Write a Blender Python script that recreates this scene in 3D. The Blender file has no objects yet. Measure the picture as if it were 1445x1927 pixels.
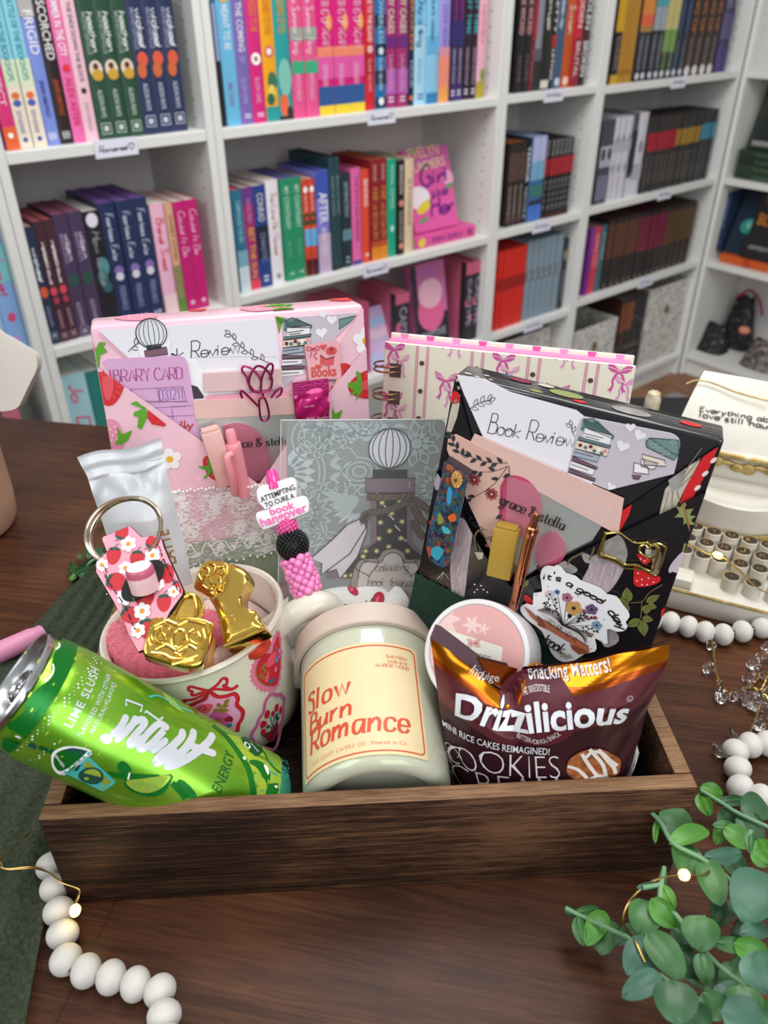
import bpy, bmesh, math, random
from mathutils import Vector, Matrix, Euler
from mathutils.geometry import tessellate_polygon
random.seed(7)
S = bpy.context.scene
COL = S.collection
PI = math.pi
W_PX, H_PX, F_PX = 1445.0, 1927.0, 1500.15
CAM_H = 0.40
PITCH, ROLL = math.radians(33.449), math.radians(-0.392)
YAW_SHELF = math.radians(39.228)
_cp, _sp = math.cos(PITCH), math.sin(PITCH)
_r = Vector((1, 0, 0)); _u = Vector((0, _sp, _cp)); _f = Vector((0, _cp, -_sp))
_c, _s = math.cos(ROLL), math.sin(ROLL)
CR = _c * _r + _s * _u
CU = -_s * _r + _c * _u
CF = _f
CO = Vector((0, 0, CAM_H))
cam = bpy.data.objects.new('camera', bpy.data.cameras.new('camera'))
COL.objects.link(cam)
cam.matrix_world = Matrix(((CR.x, CU.x, -CF.x, CO.x), (CR.y, CU.y, -CF.y, CO.y), (CR.z, CU.z, -CF.z, CO.z), (0, 0, 0, 1)))
cam.data.sensor_fit = 'VERTICAL'
cam.data.sensor_height = 36.0
cam.data.lens = F_PX / H_PX * 36.0
cam.data.clip_start = 0.01
cam.data.dof.use_dof = True
cam.data.dof.focus_distance = 0.46
cam.data.dof.aperture_fstop = 10.0
S.camera = cam
S.view_settings.view_transform = 'Standard'
S.view_settings.look = 'None'
S.view_settings.gamma = 1.0
S.view_settings.use_curve_mapping = False
S.view_settings.exposure = 0.24
wd = bpy.data.worlds.new('room_light')
S.world = wd
wd.use_nodes = True
nt = wd.node_tree
bg = nt.nodes['Background']
tc = nt.nodes.new('ShaderNodeTexCoord')
sx = nt.nodes.new('ShaderNodeSeparateXYZ')
rp = nt.nodes.new('ShaderNodeValToRGB')
mp = nt.nodes.new('ShaderNodeMapRange')
mp.inputs[1].default_value = -1.0
nt.links.new(tc.outputs['Generated'], sx.inputs[0])
nt.links.new(sx.outputs['Z'], mp.inputs[0])
nt.links.new(mp.outputs[0], rp.inputs[0])
rp.color_ramp.elements[0].color = (0.10, 0.085, 0.07, 1)
rp.color_ramp.elements[1].color = (0.95, 0.97, 1.0, 1)
e = rp.color_ramp.elements.new(0.48); e.color = (0.30, 0.29, 0.28, 1)
e = rp.color_ramp.elements.new(0.62); e.color = (0.62, 0.62, 0.62, 1)
nt.links.new(rp.outputs[0], bg.inputs[0])
bg.inputs[1].default_value = 0.5
def area(name, loc, target, size, power, color=(1, 1, 1), sy=None):
    l = bpy.data.lights.new(name, 'AREA')
    l.energy = power; l.color = color; l.size = size
    if sy: l.shape = 'RECTANGLE'; l.size_y = sy
    o = bpy.data.objects.new(name, l); COL.objects.link(o)
    d = Vector(target) - Vector(loc)
    o.location = loc
    o.rotation_euler = d.to_track_quat('-Z', 'Y').to_euler()
    return o
area('window_daylight', (-1.5, -0.9, 1.55), (0.1, 0.7, 0.0), 1.2, 18, (0.96, 0.98, 1.0), 1.5)
area('front_fill_light', (1.1, -1.5, 1.0), (0.75, 1.8, -0.25), 1.5, 20, (0.93, 0.95, 1.0), 1.6)  # added frontal fill that brightens the shelf interiors; no window here
area('ceiling_light', (0.35, 0.25, 1.62), (0.1, 0.5, 0.0), 0.55, 7.5, (1.0, 0.98, 0.95))
area('shelf_fill_light', (0.25, 1.1, 1.62), (0.6, 1.9, 0.0), 0.9, 19, (1.0, 0.99, 0.97))  # lamp added overhead only to brighten the shelves
def lin(h):
    h = h.lstrip('#')
    if len(h) == 3: h = ''.join(c * 2 for c in h)
    v = [int(h[i:i + 2], 16) / 255 for i in (0, 2, 4)]
    return tuple((x / 12.92 if x <= 0.04045 else ((x + 0.055) / 1.055) ** 2.4) for x in v) + (1.0,)
MATS = {}
def mat(hexc, rough=0.55, metal=0.0, **kw):
    """plain principled material with a little procedural variation"""
    key = (hexc, rough, metal, tuple(sorted(kw.items())))
    if key in MATS: return MATS[key]
    m = bpy.data.materials.new('m_' + hexc.lstrip('#'))
    m.use_nodes = True
    b = m.node_tree.nodes['Principled BSDF']
    c = lin(hexc)
    b.inputs['Base Color'].default_value = c
    b.inputs['Roughness'].default_value = rough
    b.inputs['Metallic'].default_value = metal
    for k, v in kw.items():
        k2 = {'coat': 'Coat Weight', 'coat_rough': 'Coat Roughness', 'trans': 'Transmission Weight', 'ior': 'IOR', 'alpha': 'Alpha', 'sheen': 'Sheen Weight',
              'sss': 'Subsurface Weight', 'spec': 'Specular IOR Level', 'emit': 'Emission Strength', 'film': 'Thin Film Thickness', 'aniso': 'Anisotropic'}.get(k)
        if k2: b.inputs[k2].default_value = v
    if 'emit' in kw: b.inputs['Emission Color'].default_value = c
    if 'sss' in kw: b.inputs['Subsurface Radius'].default_value = (0.004, 0.003, 0.002)
    if 'bump' in kw:
        n = m.node_tree
        t = n.nodes.new('ShaderNodeTexNoise'); t.inputs['Scale'].default_value = kw.get('bscale', 400)
        t.inputs['Detail'].default_value = 3
        g = n.nodes.new('ShaderNodeTexCoord'); n.links.new(g.outputs['Object'], t.inputs['Vector'])
        bp = n.nodes.new('ShaderNodeBump'); bp.inputs['Strength'].default_value = kw['bump']; bp.inputs['Distance'].default_value = 0.001
        n.links.new(t.outputs['Fac'], bp.inputs['Height']); n.links.new(bp.outputs[0], b.inputs['Normal'])
    MATS[key] = m
    return m
def ramp_mat(name, cols, vec_scale=(1, 1, 1), scale=5, detail=6, rough=0.5, dist=0.0, bump=0.0, kind='noise', coat=0.0, metal=0.0, rot=(0, 0, 0), bdist=0.001):
    """procedural noise / wave / voronoi texture through a colour ramp; cols = [(pos, hex)...]"""
    m = bpy.data.materials.new(name); m.use_nodes = True
    n = m.node_tree; b = n.nodes['Principled BSDF']
    g = n.nodes.new('ShaderNodeTexCoord'); mpn = n.nodes.new('ShaderNodeMapping')
    mpn.inputs['Scale'].default_value = vec_scale; mpn.inputs['Rotation'].default_value = rot
    n.links.new(g.outputs['Object'], mpn.inputs['Vector'])
    if kind == 'noise':
        t = n.nodes.new('ShaderNodeTexNoise'); t.inputs['Scale'].default_value = scale; t.inputs['Detail'].default_value = detail
        t.inputs['Distortion'].default_value = dist; out = t.outputs['Fac']
    elif kind == 'wave':
        t = n.nodes.new('ShaderNodeTexWave'); t.inputs['Scale'].default_value = scale; t.inputs['Distortion'].default_value = dist
        t.inputs['Detail'].default_value = detail; t.inputs['Detail Scale'].default_value = 2.0; out = t.outputs['Fac']
    else:
        t = n.nodes.new('ShaderNodeTexVoronoi'); t.inputs['Scale'].default_value = scale; out = t.outputs['Distance']
    n.links.new(mpn.outputs[0], t.inputs['Vector'])
    r = n.nodes.new('ShaderNodeValToRGB'); n.links.new(out, r.inputs[0])
    el = r.color_ramp.elements
    el[0].position = cols[0][0]; el[0].color = lin(cols[0][1])
    el[1].position = cols[-1][0]; el[1].color = lin(cols[-1][1])
    for p, c in cols[1:-1]:
        q = el.new(p); q.color = lin(c)
    n.links.new(r.outputs[0], b.inputs['Base Color'])
    b.inputs['Roughness'].default_value = rough; b.inputs['Coat Weight'].default_value = coat; b.inputs['Metallic'].default_value = metal
    if bump:
        bp = n.nodes.new('ShaderNodeBump'); bp.inputs['Strength'].default_value = bump; bp.inputs['Distance'].default_value = bdist
        n.links.new(out, bp.inputs['Height']); n.links.new(bp.outputs[0], b.inputs['Normal'])
    return m
def ray(px, py):
    return (CF + CR * ((px - W_PX / 2) / F_PX) - CU * ((py - H_PX / 2) / F_PX))
def proj(P):
    d = Vector(P) - CO
    z = d.dot(CF)
    return W_PX / 2 + F_PX * d.dot(CR) / z, H_PX / 2 - F_PX * d.dot(CU) / z
def on_z(px, py, z=0.0):
    d = ray(px, py); return CO + d * ((z - CAM_H) / d.z)
def at_dist(px, py, dist):
    return CO + ray(px, py).normalized() * dist
class Frame:
    """flat reference frame: X right, Y up, Z out of the face"""
    def __init__(s, o, X, Y, k=1.0):
        s.k = k; s.o = Vector(o); s.X = Vector(X).normalized(); s.Y = Vector(Y); s.Y = (s.Y - s.X * s.Y.dot(s.X)).normalized(); s.Z = s.X.cross(s.Y)
    @staticmethod
    def ylr(o, yaw, lean, roll, k=1.0):
        a, l, r = (math.radians(k) for k in (yaw, lean, roll))
        Z = Matrix.Rotation(a, 3, 'Z')
        X = Vector((1, 0, 0)); Y = Vector((0, math.sin(l), math.cos(l)))
        return Frame(o, Z @ (math.cos(r) * X + math.sin(r) * Y), Z @ (-math.sin(r) * X + math.cos(r) * Y), k)
    def M(s):
        k = s.k
        return Matrix(((s.X.x * k, s.Y.x * k, s.Z.x * k, s.o.x), (s.X.y * k, s.Y.y * k, s.Z.y * k, s.o.y), (s.X.z * k, s.Y.z * k, s.Z.z * k, s.o.z), (0, 0, 0, 1)))
    def uv(s, px, py, w=0.0):
        d = ray(px, py); o = s.o + s.Z * (w * s.k)
        P = CO + d * ((o - CO).dot(s.Z) / d.dot(s.Z)) - s.o
        return (P.dot(s.X) / s.k, P.dot(s.Y) / s.k)
    def p(s, u, v, w=0.0):                       # local point (a flat frame maps onto itself)
        return Vector((u, v, w))
    def world(s, u, v, w=0.0):
        return s.o + (s.X * u + s.Y * v + s.Z * w) * s.k
    def off(s, w, du=0, dv=0):
        return Frame(s.world(du, dv, w), s.X, s.Y)
class Cyl:
    """round (slightly conical) reference surface, axis = local Z of matrix; u = arc length round the axis, v = along it"""
    def __init__(s, o, axis, front, R, R1=None, L=1.0):
        s.o = Vector(o); s.Z = Vector(axis).normalized(); f = Vector(front); s.X = (f - s.Z * f.dot(s.Z)).normalized(); s.Y = s.Z.cross(s.X)
        s.R = R; s.k = ((R1 if R1 is not None else R) - R) / L
    def M(s):
        return Matrix(((s.X.x, s.Y.x, s.Z.x, s.o.x), (s.X.y, s.Y.y, s.Z.y, s.o.y), (s.X.z, s.Y.z, s.Z.z, s.o.z), (0, 0, 0, 1)))
    def uv(s, px, py, w=0.0):
        d = ray(px, py); c = CO - s.o
        D = Vector((d.dot(s.X), d.dot(s.Y), d.dot(s.Z))); C = Vector((c.dot(s.X), c.dot(s.Y), c.dot(s.Z)))
        R0 = s.R + w; k = s.k
        a = D.x ** 2 + D.y ** 2 - (k * D.z) ** 2
        b = 2 * (C.x * D.x + C.y * D.y - k * D.z * (R0 + k * C.z))
        cc = C.x ** 2 + C.y ** 2 - (R0 + k * C.z) ** 2
        q = b * b - 4 * a * cc
        t = (-b - math.sqrt(q)) / (2 * a) if q > 0 else -b / (2 * a)
        P = C + D * t
        return (math.atan2(P.y, P.x) * s.R, P.z)
    def p(s, u, v, w=0.0):
        r = s.R + s.k * v + w; a = u / s.R
        return Vector((r * math.cos(a), r * math.sin(a), v))
def spline(pts, n=8, closed=False):
    """Catmull-Rom through points (any dimension)"""
    P = [Vector(p) for p in pts]
    if len(P) < 3: return P
    out = []
    N = len(P)
    rng = range(N if closed else N - 1)
    for i in rng:
        if closed:
            p0, p1, p2, p3 = P[(i - 1) % N], P[i], P[(i + 1) % N], P[(i + 2) % N]
        else:
            p0, p1, p2, p3 = P[max(i - 1, 0)], P[i], P[i + 1], P[min(i + 2, N - 1)]
        for k in range(n):
            t = k / n
            out.append(0.5 * ((2 * p1) + (p2 - p0) * t + (2 * p0 - 5 * p1 + 4 * p2 - p3) * t * t + (3 * p1 - p0 - 3 * p2 + p3) * t ** 3))
    if not closed: out.append(P[-1])
    return out
class MB:
    """collects geometry of ONE mesh object"""
    def __init__(s):
        s.v = []; s.f = []; s.m = []; s.mats = []
    def mi(s, m):
        if m not in s.mats: s.mats.append(m)
        return s.mats.index(m)
    def add(s, vs, fs, m, T=None):
        o = len(s.v); i = s.mi(m)
        s.v += [(T @ Vector(v)) if T else Vector(v) for v in vs]
        for f in fs:
            s.f.append([o + k for k in f]); s.m.append(i)
        return s
    def bm(s, b, m, T=None):
        b.verts.ensure_lookup_table()
        for i, v in enumerate(b.verts): v.index = i
        s.add([v.co.copy() for v in b.verts], [[v.index for v in f.verts] for f in b.faces], m, T)
        b.free(); return s
    def box(s, x0, x1, y0, y1, z0, z1, m, T=None, bev=0.0, seg=2):
        b = bmesh.new()
        bmesh.ops.create_cube(b, size=1.0)
        for v in b.verts:
            v.co = Vector(((x0 + x1) / 2 + v.co.x * (x1 - x0), (y0 + y1) / 2 + v.co.y * (y1 - y0), (z0 + z1) / 2 + v.co.z * (z1 - z0)))
        if bev: bmesh.ops.bevel(b, geom=b.edges[:], offset=bev, segments=seg, affect='EDGES', profile=0.5)
        return s.bm(b, m, T)
    def lathe(s, prof, m, n=48, T=None, a0=0.0, a1=2 * PI):
        """prof: [(r, z)...] round local Z"""
        full = abs(a1 - a0 - 2 * PI) < 1e-6
        k = n if full else n + 1
        vs = []; fs = []
        for r, z in prof:
            for i in range(k):
                a = a0 + (a1 - a0) * i / n
                vs.append((r * math.cos(a), r * math.sin(a), z))
        for j in range(len(prof) - 1):
            for i in range(n):
                a, b2 = j * k + i, j * k + (i + 1) % k
                fs.append([a, b2, b2 + k, a + k])
        return s.add(vs, fs, m, T)
    def tube(s, path, r, m, n=8, closed=False, T=None, flat=1.0, cap=True):
        """round tube along 3-D path; r may be a list or number"""
        P = [Vector(p) for p in path]; N = len(P)
        rr = r if isinstance(r, (list, tuple)) else [r] * N
        vs = []; fs = []
        nrm = None
        for i in range(N):
            t = (P[(i + 1) % N] - P[i - 1]) if closed else (P[min(i + 1, N - 1)] - P[max(i - 1, 0)])
            if t.length < 1e-9: t = Vector((0, 0, 1))
            t.normalize()
            if nrm is None:
                nrm = t.orthogonal().normalized()
            nrm = (nrm - t * nrm.dot(t))
            if nrm.length < 1e-6: nrm = t.orthogonal()
            nrm.normalize()
            bn = t.cross(nrm)
            for k in range(n):
                a = 2 * PI * k / n
                vs.append(P[i] + nrm * (rr[i] * math.cos(a)) + bn * (rr[i] * flat * math.sin(a)))
        for i in range(N if closed else N - 1):
            j = (i + 1) % N
            for k in range(n):
                k2 = (k + 1) % n
                fs.append([i * n + k, i * n + k2, j * n + k2, j * n + k])
        if not closed and cap:
            fs.append(list(range(n))[::-1]); fs.append([(N - 1) * n + k for k in range(n)])
        return s.add(vs, fs, m, T)
    def prism(s, poly, z0, z1, m, T=None, mside=None, top=True, bottom=True):
        """extrude a 2-D outline from z0 to z1"""
        n = len(poly)
        if sum(poly[i][0] * poly[(i + 1) % n][1] - poly[(i + 1) % n][0] * poly[i][1] for i in range(n)) < 0: poly = list(poly)[::-1]
        vs = [(p[0], p[1], z0) for p in poly] + [(p[0], p[1], z1) for p in poly]
        if top: s.add([(p[0], p[1], z1) for p in poly], [list(range(n))], m, T)
        if bottom: s.add([(p[0], p[1], z0) for p in poly], [list(range(n))[::-1]], m, T)
        s.add(vs, [[i, (i + 1) % n, n + (i + 1) % n, n + i] for i in range(n)], mside or m, T)
        return s
    def ball(s, c, r, m, seg=16, rings=10, sc=(1, 1, 1), T=None, hole=None):
        b = bmesh.new(); bmesh.ops.create_uvsphere(b, u_segments=seg, v_segments=rings, radius=r)
        Q = Matrix.Translation(Vector(c)) @ Matrix.Diagonal((sc[0], sc[1], sc[2], 1))
        bmesh.ops.transform(b, matrix=Q, verts=b.verts)
        return s.bm(b, m, T)
    def grid(s, fn, nu, nv, m, T=None, cu=False, cv=False):
        """surface fn(i/nu, j/nv)"""
        vs = []; fs = []
        ku = nu if cu else nu + 1; kv = nv if cv else nv + 1
        for j in range(kv):
            for i in range(ku): vs.append(fn(i / nu, j / nv))
        for j in range(nv):
            for i in range(nu):
                a = j * ku + i; b2 = j * ku + (i + 1) % ku; c = ((j + 1) % kv) * ku + (i + 1) % ku; d = ((j + 1) % kv) * ku + i
                fs.append([a, b2, c, d])
        return s.add(vs, fs, m, T)
    def flat(s, surf, poly, m, w=0.0002, step=None):
        poly = [(p[0], p[1]) for p in poly]
        n = len(poly)
        if n < 3: return s
        if sum(poly[i][0] * poly[(i + 1) % n][1] - poly[(i + 1) % n][0] * poly[i][1] for i in range(n)) < 0: poly = poly[::-1]
        if isinstance(surf, Cyl) or step:
            st = step or 0.004
            b = bmesh.new()
            tri = tessellate_polygon([[Vector((p[0], p[1], 0)) for p in poly]])
            bv = [b.verts.new((p[0], p[1], 0)) for p in poly]
            for t in tri:
                try: f = b.faces.new([bv[k] for k in t])
                except ValueError: pass
            us = [p[0] for p in poly]
            k = math.ceil(min(us) / st)
            while k * st < max(us):
                bmesh.ops.bisect_plane(b, geom=b.verts[:] + b.edges[:] + b.faces[:], plane_co=(k * st, 0, 0), plane_no=(1, 0, 0)); k += 1
            if step:
                us = [p[1] for p in poly]; k = math.ceil(min(us) / st)
                while k * st < max(us):
                    bmesh.ops.bisect_plane(b, geom=b.verts[:] + b.edges[:] + b.faces[:], plane_co=(0, k * st, 0), plane_no=(0, 1, 0)); k += 1
            for f in b.faces:
                f.normal_update()
                if f.normal.z < 0: f.normal_flip()
            for v in b.verts: v.co = surf.p(v.co.x, v.co.y, w)
            return s.bm(b, m)
        vs = [surf.p(p[0], p[1], w) for p in poly]
        tri = tessellate_polygon([[Vector((p[0], p[1], 0)) for p in poly]])
        fs = []
        for t in tri:
            a, b2, c = (poly[k] for k in t)
            ar = (b2[0] - a[0]) * (c[1] - a[1]) - (c[0] - a[0]) * (b2[1] - a[1])
            fs.append(list(t) if ar > 0 else list(t)[::-1])
        return s.add(vs, fs, m)
    def line(s, surf, pts, wd, m, w=0.0003, closed=False, nib=None):
        """printed stroke of width wd (list or number); nib=(angle, thin ratio) for a broad pen"""
        P = [Vector((p[0], p[1])) for p in pts]; N = len(P)
        if N < 2: return s
        L = []; R = []
        for i in range(N):
            t = (P[(i + 1) % N] - P[i - 1]) if closed else (P[min(i + 1, N - 1)] - P[max(i - 1, 0)])
            if t.length < 1e-9: t = Vector((1, 0))
            t.normalize(); nn = Vector((-t.y, t.x))
            ww = wd[i] if isinstance(wd, (list, tuple)) else wd
            if nib:
                na = Vector((math.cos(nib[0]), math.sin(nib[0])))
                ww = ww * (nib[1] + (1 - nib[1]) * abs(nn.dot(na)))
            L.append(P[i] + nn * ww / 2); R.append(P[i] - nn * ww / 2)
        vs = [surf.p(q.x, q.y, w) for q in L] + [surf.p(q.x, q.y, w) for q in R]
        fs = [[i, N + i, N + (i + 1) % N, (i + 1) % N] for i in range(N if closed else N - 1)]
        return s.add(vs, fs, m)
    def text(s, surf, body, a, b2, m, h=1.0, w=0.0004, bold=0.0, shear=0.0, cond=None, font='sans', weight=0.1, nib=None, spacing=0.0):
        """lettering whose baseline runs from uv point a to uv point b2; h scales the letter height"""
        A = Vector(a); B = Vector(b2); d = B - A; L = d.length
        if L < 1e-9: return s
        ex = d / L; ey = Vector((-ex.y, ex.x))
        if font == 'sans':
            vs, fs, wid, cap = sans_text(body, bold, spacing)
            k = L / wid
            s.add([surf.p(*(A + ex * (x * k + shear * y * k * h) + ey * (y * k * h)), w) for x, y in vs], fs, m)
        else:
            strokes, wid = stroke_text(body, font, spacing)
            k = L / wid
            for st, ww in strokes:
                pts = [A + ex * (x * k + shear * y * k * h) + ey * (y * k * h) for x, y in st]
                s.line(surf, pts, weight * ww * k * 7, m, w, nib=nib)
        return s
    def obj(s, name, parent=None, smooth=35.0, M=None, label=None, dbl=False):
        me = bpy.data.meshes.new(name)
        me.from_pydata([tuple(v) for v in s.v], [], s.f)
        for m in s.mats: me.materials.append(m)
        me.polygons.foreach_set('material_index', s.m)
        if smooth:
            me.polygons.foreach_set('use_smooth', [True] * len(me.polygons))
            me.validate(); me.update()
            me.set_sharp_from_angle(angle=math.radians(smooth))
        else:
            me.validate(); me.update()
        o = bpy.data.objects.new(name, me); COL.objects.link(o)
        if parent: o.parent = parent
        if M is not None: o.matrix_world = M
        if label: o['label'] = label
        return o
_tc = {}
def sans_text(body, bold=0.0, spacing=0.0):
    key = (body, bold, spacing)
    if key not in _tc:
        c = bpy.data.curves.new('txt', 'FONT'); c.body = body; c.offset = bold; c.resolution_u = 3
        c.space_character = 1.0 + spacing
        o = bpy.data.objects.new('txt', c)
        me = bpy.data.meshes.new_from_object(o)
        vs = [(v.co.x, v.co.y) for v in me.vertices]; fs = [list(p.vertices) for p in me.polygons]
        bpy.data.objects.remove(o); bpy.data.curves.remove(c); bpy.data.meshes.remove(me)
        x0 = min(v[0] for v in vs); x1 = max(v[0] for v in vs)
        fs2 = []
        for f in fs:
            ar = sum(vs[f[i]][0] * vs[f[(i + 1) % len(f)]][1] - vs[f[(i + 1) % len(f)]][0] * vs[f[i]][1] for i in range(len(f)))
            fs2.append(f if ar > 0 else f[::-1])
        _tc[key] = ([(x - x0, y) for x, y in vs], fs2, max(x1 - x0, 1e-6), 0.7)
    return _tc[key]
GL = {
 'a': "4.6 ~44 34 14 03 01 10 20 31 43,44 41 ~41 40 50", 'b': "4.6 07 00,~01 20 40 51 53 44 24 03", 'c': "4 ~43 34 14 03 01 10 30 41", 'd': "4.8 ~43 34 14 03 01 10 30 41,47 40",
 'e': "4.2 ~02 42 43 34 14 03 01 10 30 41", 'f': "3 ~47 37 26 24 20,04 44", 'g': "4.6 ~43 34 14 03 01 10 30 41,~44 41 4z 3x 1x 0y", 'h': "4.8 07 00,~02 13 24 34 43 42 40", 'i': "1.8 04 00,06 05",
 'j': "2.4 ~24 22 20 2y 1x 0y,26 25", 'k': "4.4 07 00,44 02 40", 'l': "1.8 07 00", 'm': "7.4 04 00,~02 13 24 33 30,~32 43 54 63 60", 'n': "4.8 04 00,~02 13 24 34 43 42 40",
 'o': "4.4 ~24 14 03 01 10 30 41 43 34 24", 'p': "4.6 04 0x,~01 20 40 51 53 44 24 03", 'q': "4.6 ~43 34 14 03 01 10 30 41,44 4x", 'r': "3.4 04 00,~02 13 24 34", 's': "3.8 ~33 24 14 03 12 22 31 30 10 01",
 't': "3.2 ~16 12 11 20 30,04 34", 'u': "4.8 ~04 01 10 20 31 43,44 40", 'v': "4.2 04 20 44", 'w': "6 04 20 34 50 64", 'x': "4.2 04 40,44 00", 'y': "4.2 04 20,~44 20 1y 0x", 'z': "4 04 44 00 40",
 'A': "5.6 00 37 60,12 52", 'B': "5.2 07 00,~07 37 46 45 34 04,~04 34 53 51 40 00", 'C': "5.4 ~56 47 27 05 02 20 40 51", 'D': "5.6 07 00,~07 27 56 54 53 51 20 00", 'E': "4.6 47 07 00 40,04 34", 'F': "4.4 47 07 00,04 34",
 'G': "5.8 ~56 47 27 05 02 20 40 51 53,33 53", 'H': "5.4 07 00,57 50,04 54", 'I': "1.8 07 00", 'J': "3.8 ~37 32 20 10 01", 'K': "5.2 07 00,57 03,24 50", 'L': "4.4 07 00 40", 'M': "6.6 00 07 30 67 60", 'N': "5.6 00 07 50 57",
 'O': "5.8 ~37 27 05 02 20 40 62 65 47 37", 'P': "4.8 07 00,~07 37 56 55 43 03", 'Q': "5.8 ~37 27 05 02 20 40 62 65 47 37,42 60", 'R': "5.2 07 00,~07 37 56 55 43 03,23 50", 'S': "4.8 ~46 37 17 06 15 34 42 40 20 01",
 'T': "5 07 57,37 30", 'U': "5.4 ~07 02 20 40 52 57", 'V': "5.4 07 30 57", 'W': "7.6 07 20 47 60 87", 'X': "5.2 07 50,57 00", 'Y': "5 07 33 57,33 30", 'Z': "5 07 57 00 50",
 '0': "4.4 ~27 17 05 02 10 30 42 45 37 27", '1': "3 06 27 20", '2': "4.4 ~06 17 37 46 44 00,00 40", '3': "4.4 ~06 17 37 46 35 24,~24 34 42 40 20 01", '&': "5.4 ~51 06 17 37 36 13 01 10 30 53", '.': "1.6 00 01", "'": "1.6 07 05", ' ': "2.6", '-': "3 03 23", '!': "1.8 07 02,00 01", '%': "5 00 57,~06 17 16 06,~41 51 50 40", '+': "3 13 15,04 24",
}
_gc = {}
YC = {'z': -1, 'y': -2, 'x': -3}
def glyph(ch):
    if ch not in _gc:
        t = GL.get(ch, GL[' ']).split(' ', 1)
        adv = float(t[0]); st = []
        if len(t) > 1:
            for part in t[1].split(','):
                part = part.strip(); cur = part.startswith('~'); part = part.lstrip('~')
                if '~' in part:
                    part = part.replace('~', '')
                pts = [(int(q[0]), YC.get(q[1], None) if q[1] in YC else int(q[1])) for q in part.split()]
                st.append((cur, pts))
        _gc[ch] = (adv, st)
    return _gc[ch]
def stroke_text(body, font, spacing=0.0):
    """font 'script' = smooth joined monoline, 'serif' = pen letters with serifs, 'pen' = plain"""
    x = 0.0; out = []; last = None
    for ch in body:
        adv, st = glyph(ch)
        for cur, pts in st:
            p = [Vector((x + a, b)) for a, b in pts]
            if font == 'script':
                sy = 0.72 if (ch.islower()) else 1.06
                p = [Vector((v.x + 0.22 * v.y * sy, v.y * sy)) for v in p]
            q = [Vector((v.x, v.y)) for v in (spline(p, 5) if cur else p)]
            if not cur and font == 'script' and len(p) == 2: q = [p[0], (p[0] + p[1]) / 2 + Vector((0.15, 0)), p[1]]
            out.append(([(v.x, v.y) for v in q], 1.0))
            if font == 'serif' and not cur:
                for e, f in ((p[0], p[1]), (p[-1], p[-2])):
                    if abs(e.y - f.y) > 1.2 and e.y in (0, 4, 7, -3):
                        out.append(([(e.x - 0.75, e.y), (e.x + 0.75, e.y)], 0.5))
        if font == 'script' and st:
            if last is not None and ch.islower() and ch not in 'g':
                f = st[0][1][0]
                g_ = Vector((x + f[0] + 0.22 * 0.72 * min(f[1], 3), 0.72 * min(f[1], 3)))
                out.append(([(v.x, v.y) for v in spline([last, last.lerp(g_, .45) + Vector((0.1, -0.35)), g_], 5)], 1.0))
            e = st[-1][1][-1]
            last = Vector((x + e[0] + 0.16 * max(e[1], 0), 0.72 * max(e[1], 0))) if ch.islower() and ch not in 'ij' else None
        else: last = None
        x += adv + (1.1 if font != 'script' else 0.7) + spacing
    return out, max(x - 1.1 - spacing, 0.5)
def empty(name, M, label, cat, group=None):
    o = bpy.data.objects.new(name, None); COL.objects.link(o)
    o.empty_display_size = 0.01
    o.matrix_world = M
    o['label'] = label; o['category'] = cat
    if group: o['group'] = group
    return o
def tag(o, label, cat, group=None):
    o['label'] = label; o['category'] = cat
    if group: o['group'] = group
    return o
def structure(o):
    o['kind'] = 'structure'; return o
class Crop:
    """reads coordinates measured in an enlarged crop of the picture"""
    def __init__(s, surf, ox, oy, sc, w=0.0):
        s.surf = surf; s.ox = ox; s.oy = oy; s.sc = sc; s.w = w
    def __call__(s, *c):
        r = [s.surf.uv(s.ox + c[i] / s.sc, s.oy + c[i + 1] / s.sc, s.w) for i in range(0, len(c), 2)]
        return r if len(r) > 1 else r[0]
    def path(s, txt, smooth=0, closed=False):
        c = [float(k) for k in txt.split()]
        r = [s.surf.uv(s.ox + c[i] / s.sc, s.oy + c[i + 1] / s.sc, s.w) for i in range(0, len(c), 2)]
        if smooth: r = [(v.x, v.y) for v in spline([Vector(p) for p in r], smooth, closed)]
        return r
def circ(c, r, n=20, ry=None, rot=0.0, a0=0.0, a1=2 * PI):
    ry = ry or r
    out = []
    for i in range(n):
        a = a0 + (a1 - a0) * i / n
        x, y = r * math.cos(a), ry * math.sin(a)
        out.append((c[0] + x * math.cos(rot) - y * math.sin(rot), c[1] + x * math.sin(rot) + y * math.cos(rot)))
    return out
def rrect(x0, x1, y0, y1, r, n=6):
    out = []
    for cx, cy, a in ((x1 - r, y1 - r, 0), (x0 + r, y1 - r, PI / 2), (x0 + r, y0 + r, PI), (x1 - r, y0 + r, 1.5 * PI)):
        for i in range(n + 1):
            t = a + PI / 2 * i / n
            out.append((cx + r * math.cos(t), cy + r * math.sin(t)))
    return out
def heart(c, r, rot=0.0, n=24):
    out = []
    for i in range(n):
        t = 2 * PI * i / n
        x = 16 * math.sin(t) ** 3 / 16 * r; y = (13 * math.cos(t) - 5 * math.cos(2 * t) - 2 * math.cos(3 * t) - math.cos(4 * t)) / 16 * r
        out.append((c[0] + x * math.cos(rot) - y * math.sin(rot), c[1] + x * math.sin(rot) + y * math.cos(rot)))
    return out
def leaf(a, b, wid, n=8):
    A = Vector(a); B = Vector(b); d = B - A; nn = Vector((-d.y, d.x)).normalized()
    L = [A + d * (i / n) + nn * (wid / 2 * math.sin(PI * (i / n) ** 0.8)) for i in range(n + 1)]
    R = [A + d * (i / n) - nn * (wid / 2 * math.sin(PI * (i / n) ** 0.8)) for i in range(n - 1, 0, -1)]
    return [(p.x, p.y) for p in L + R]
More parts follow.
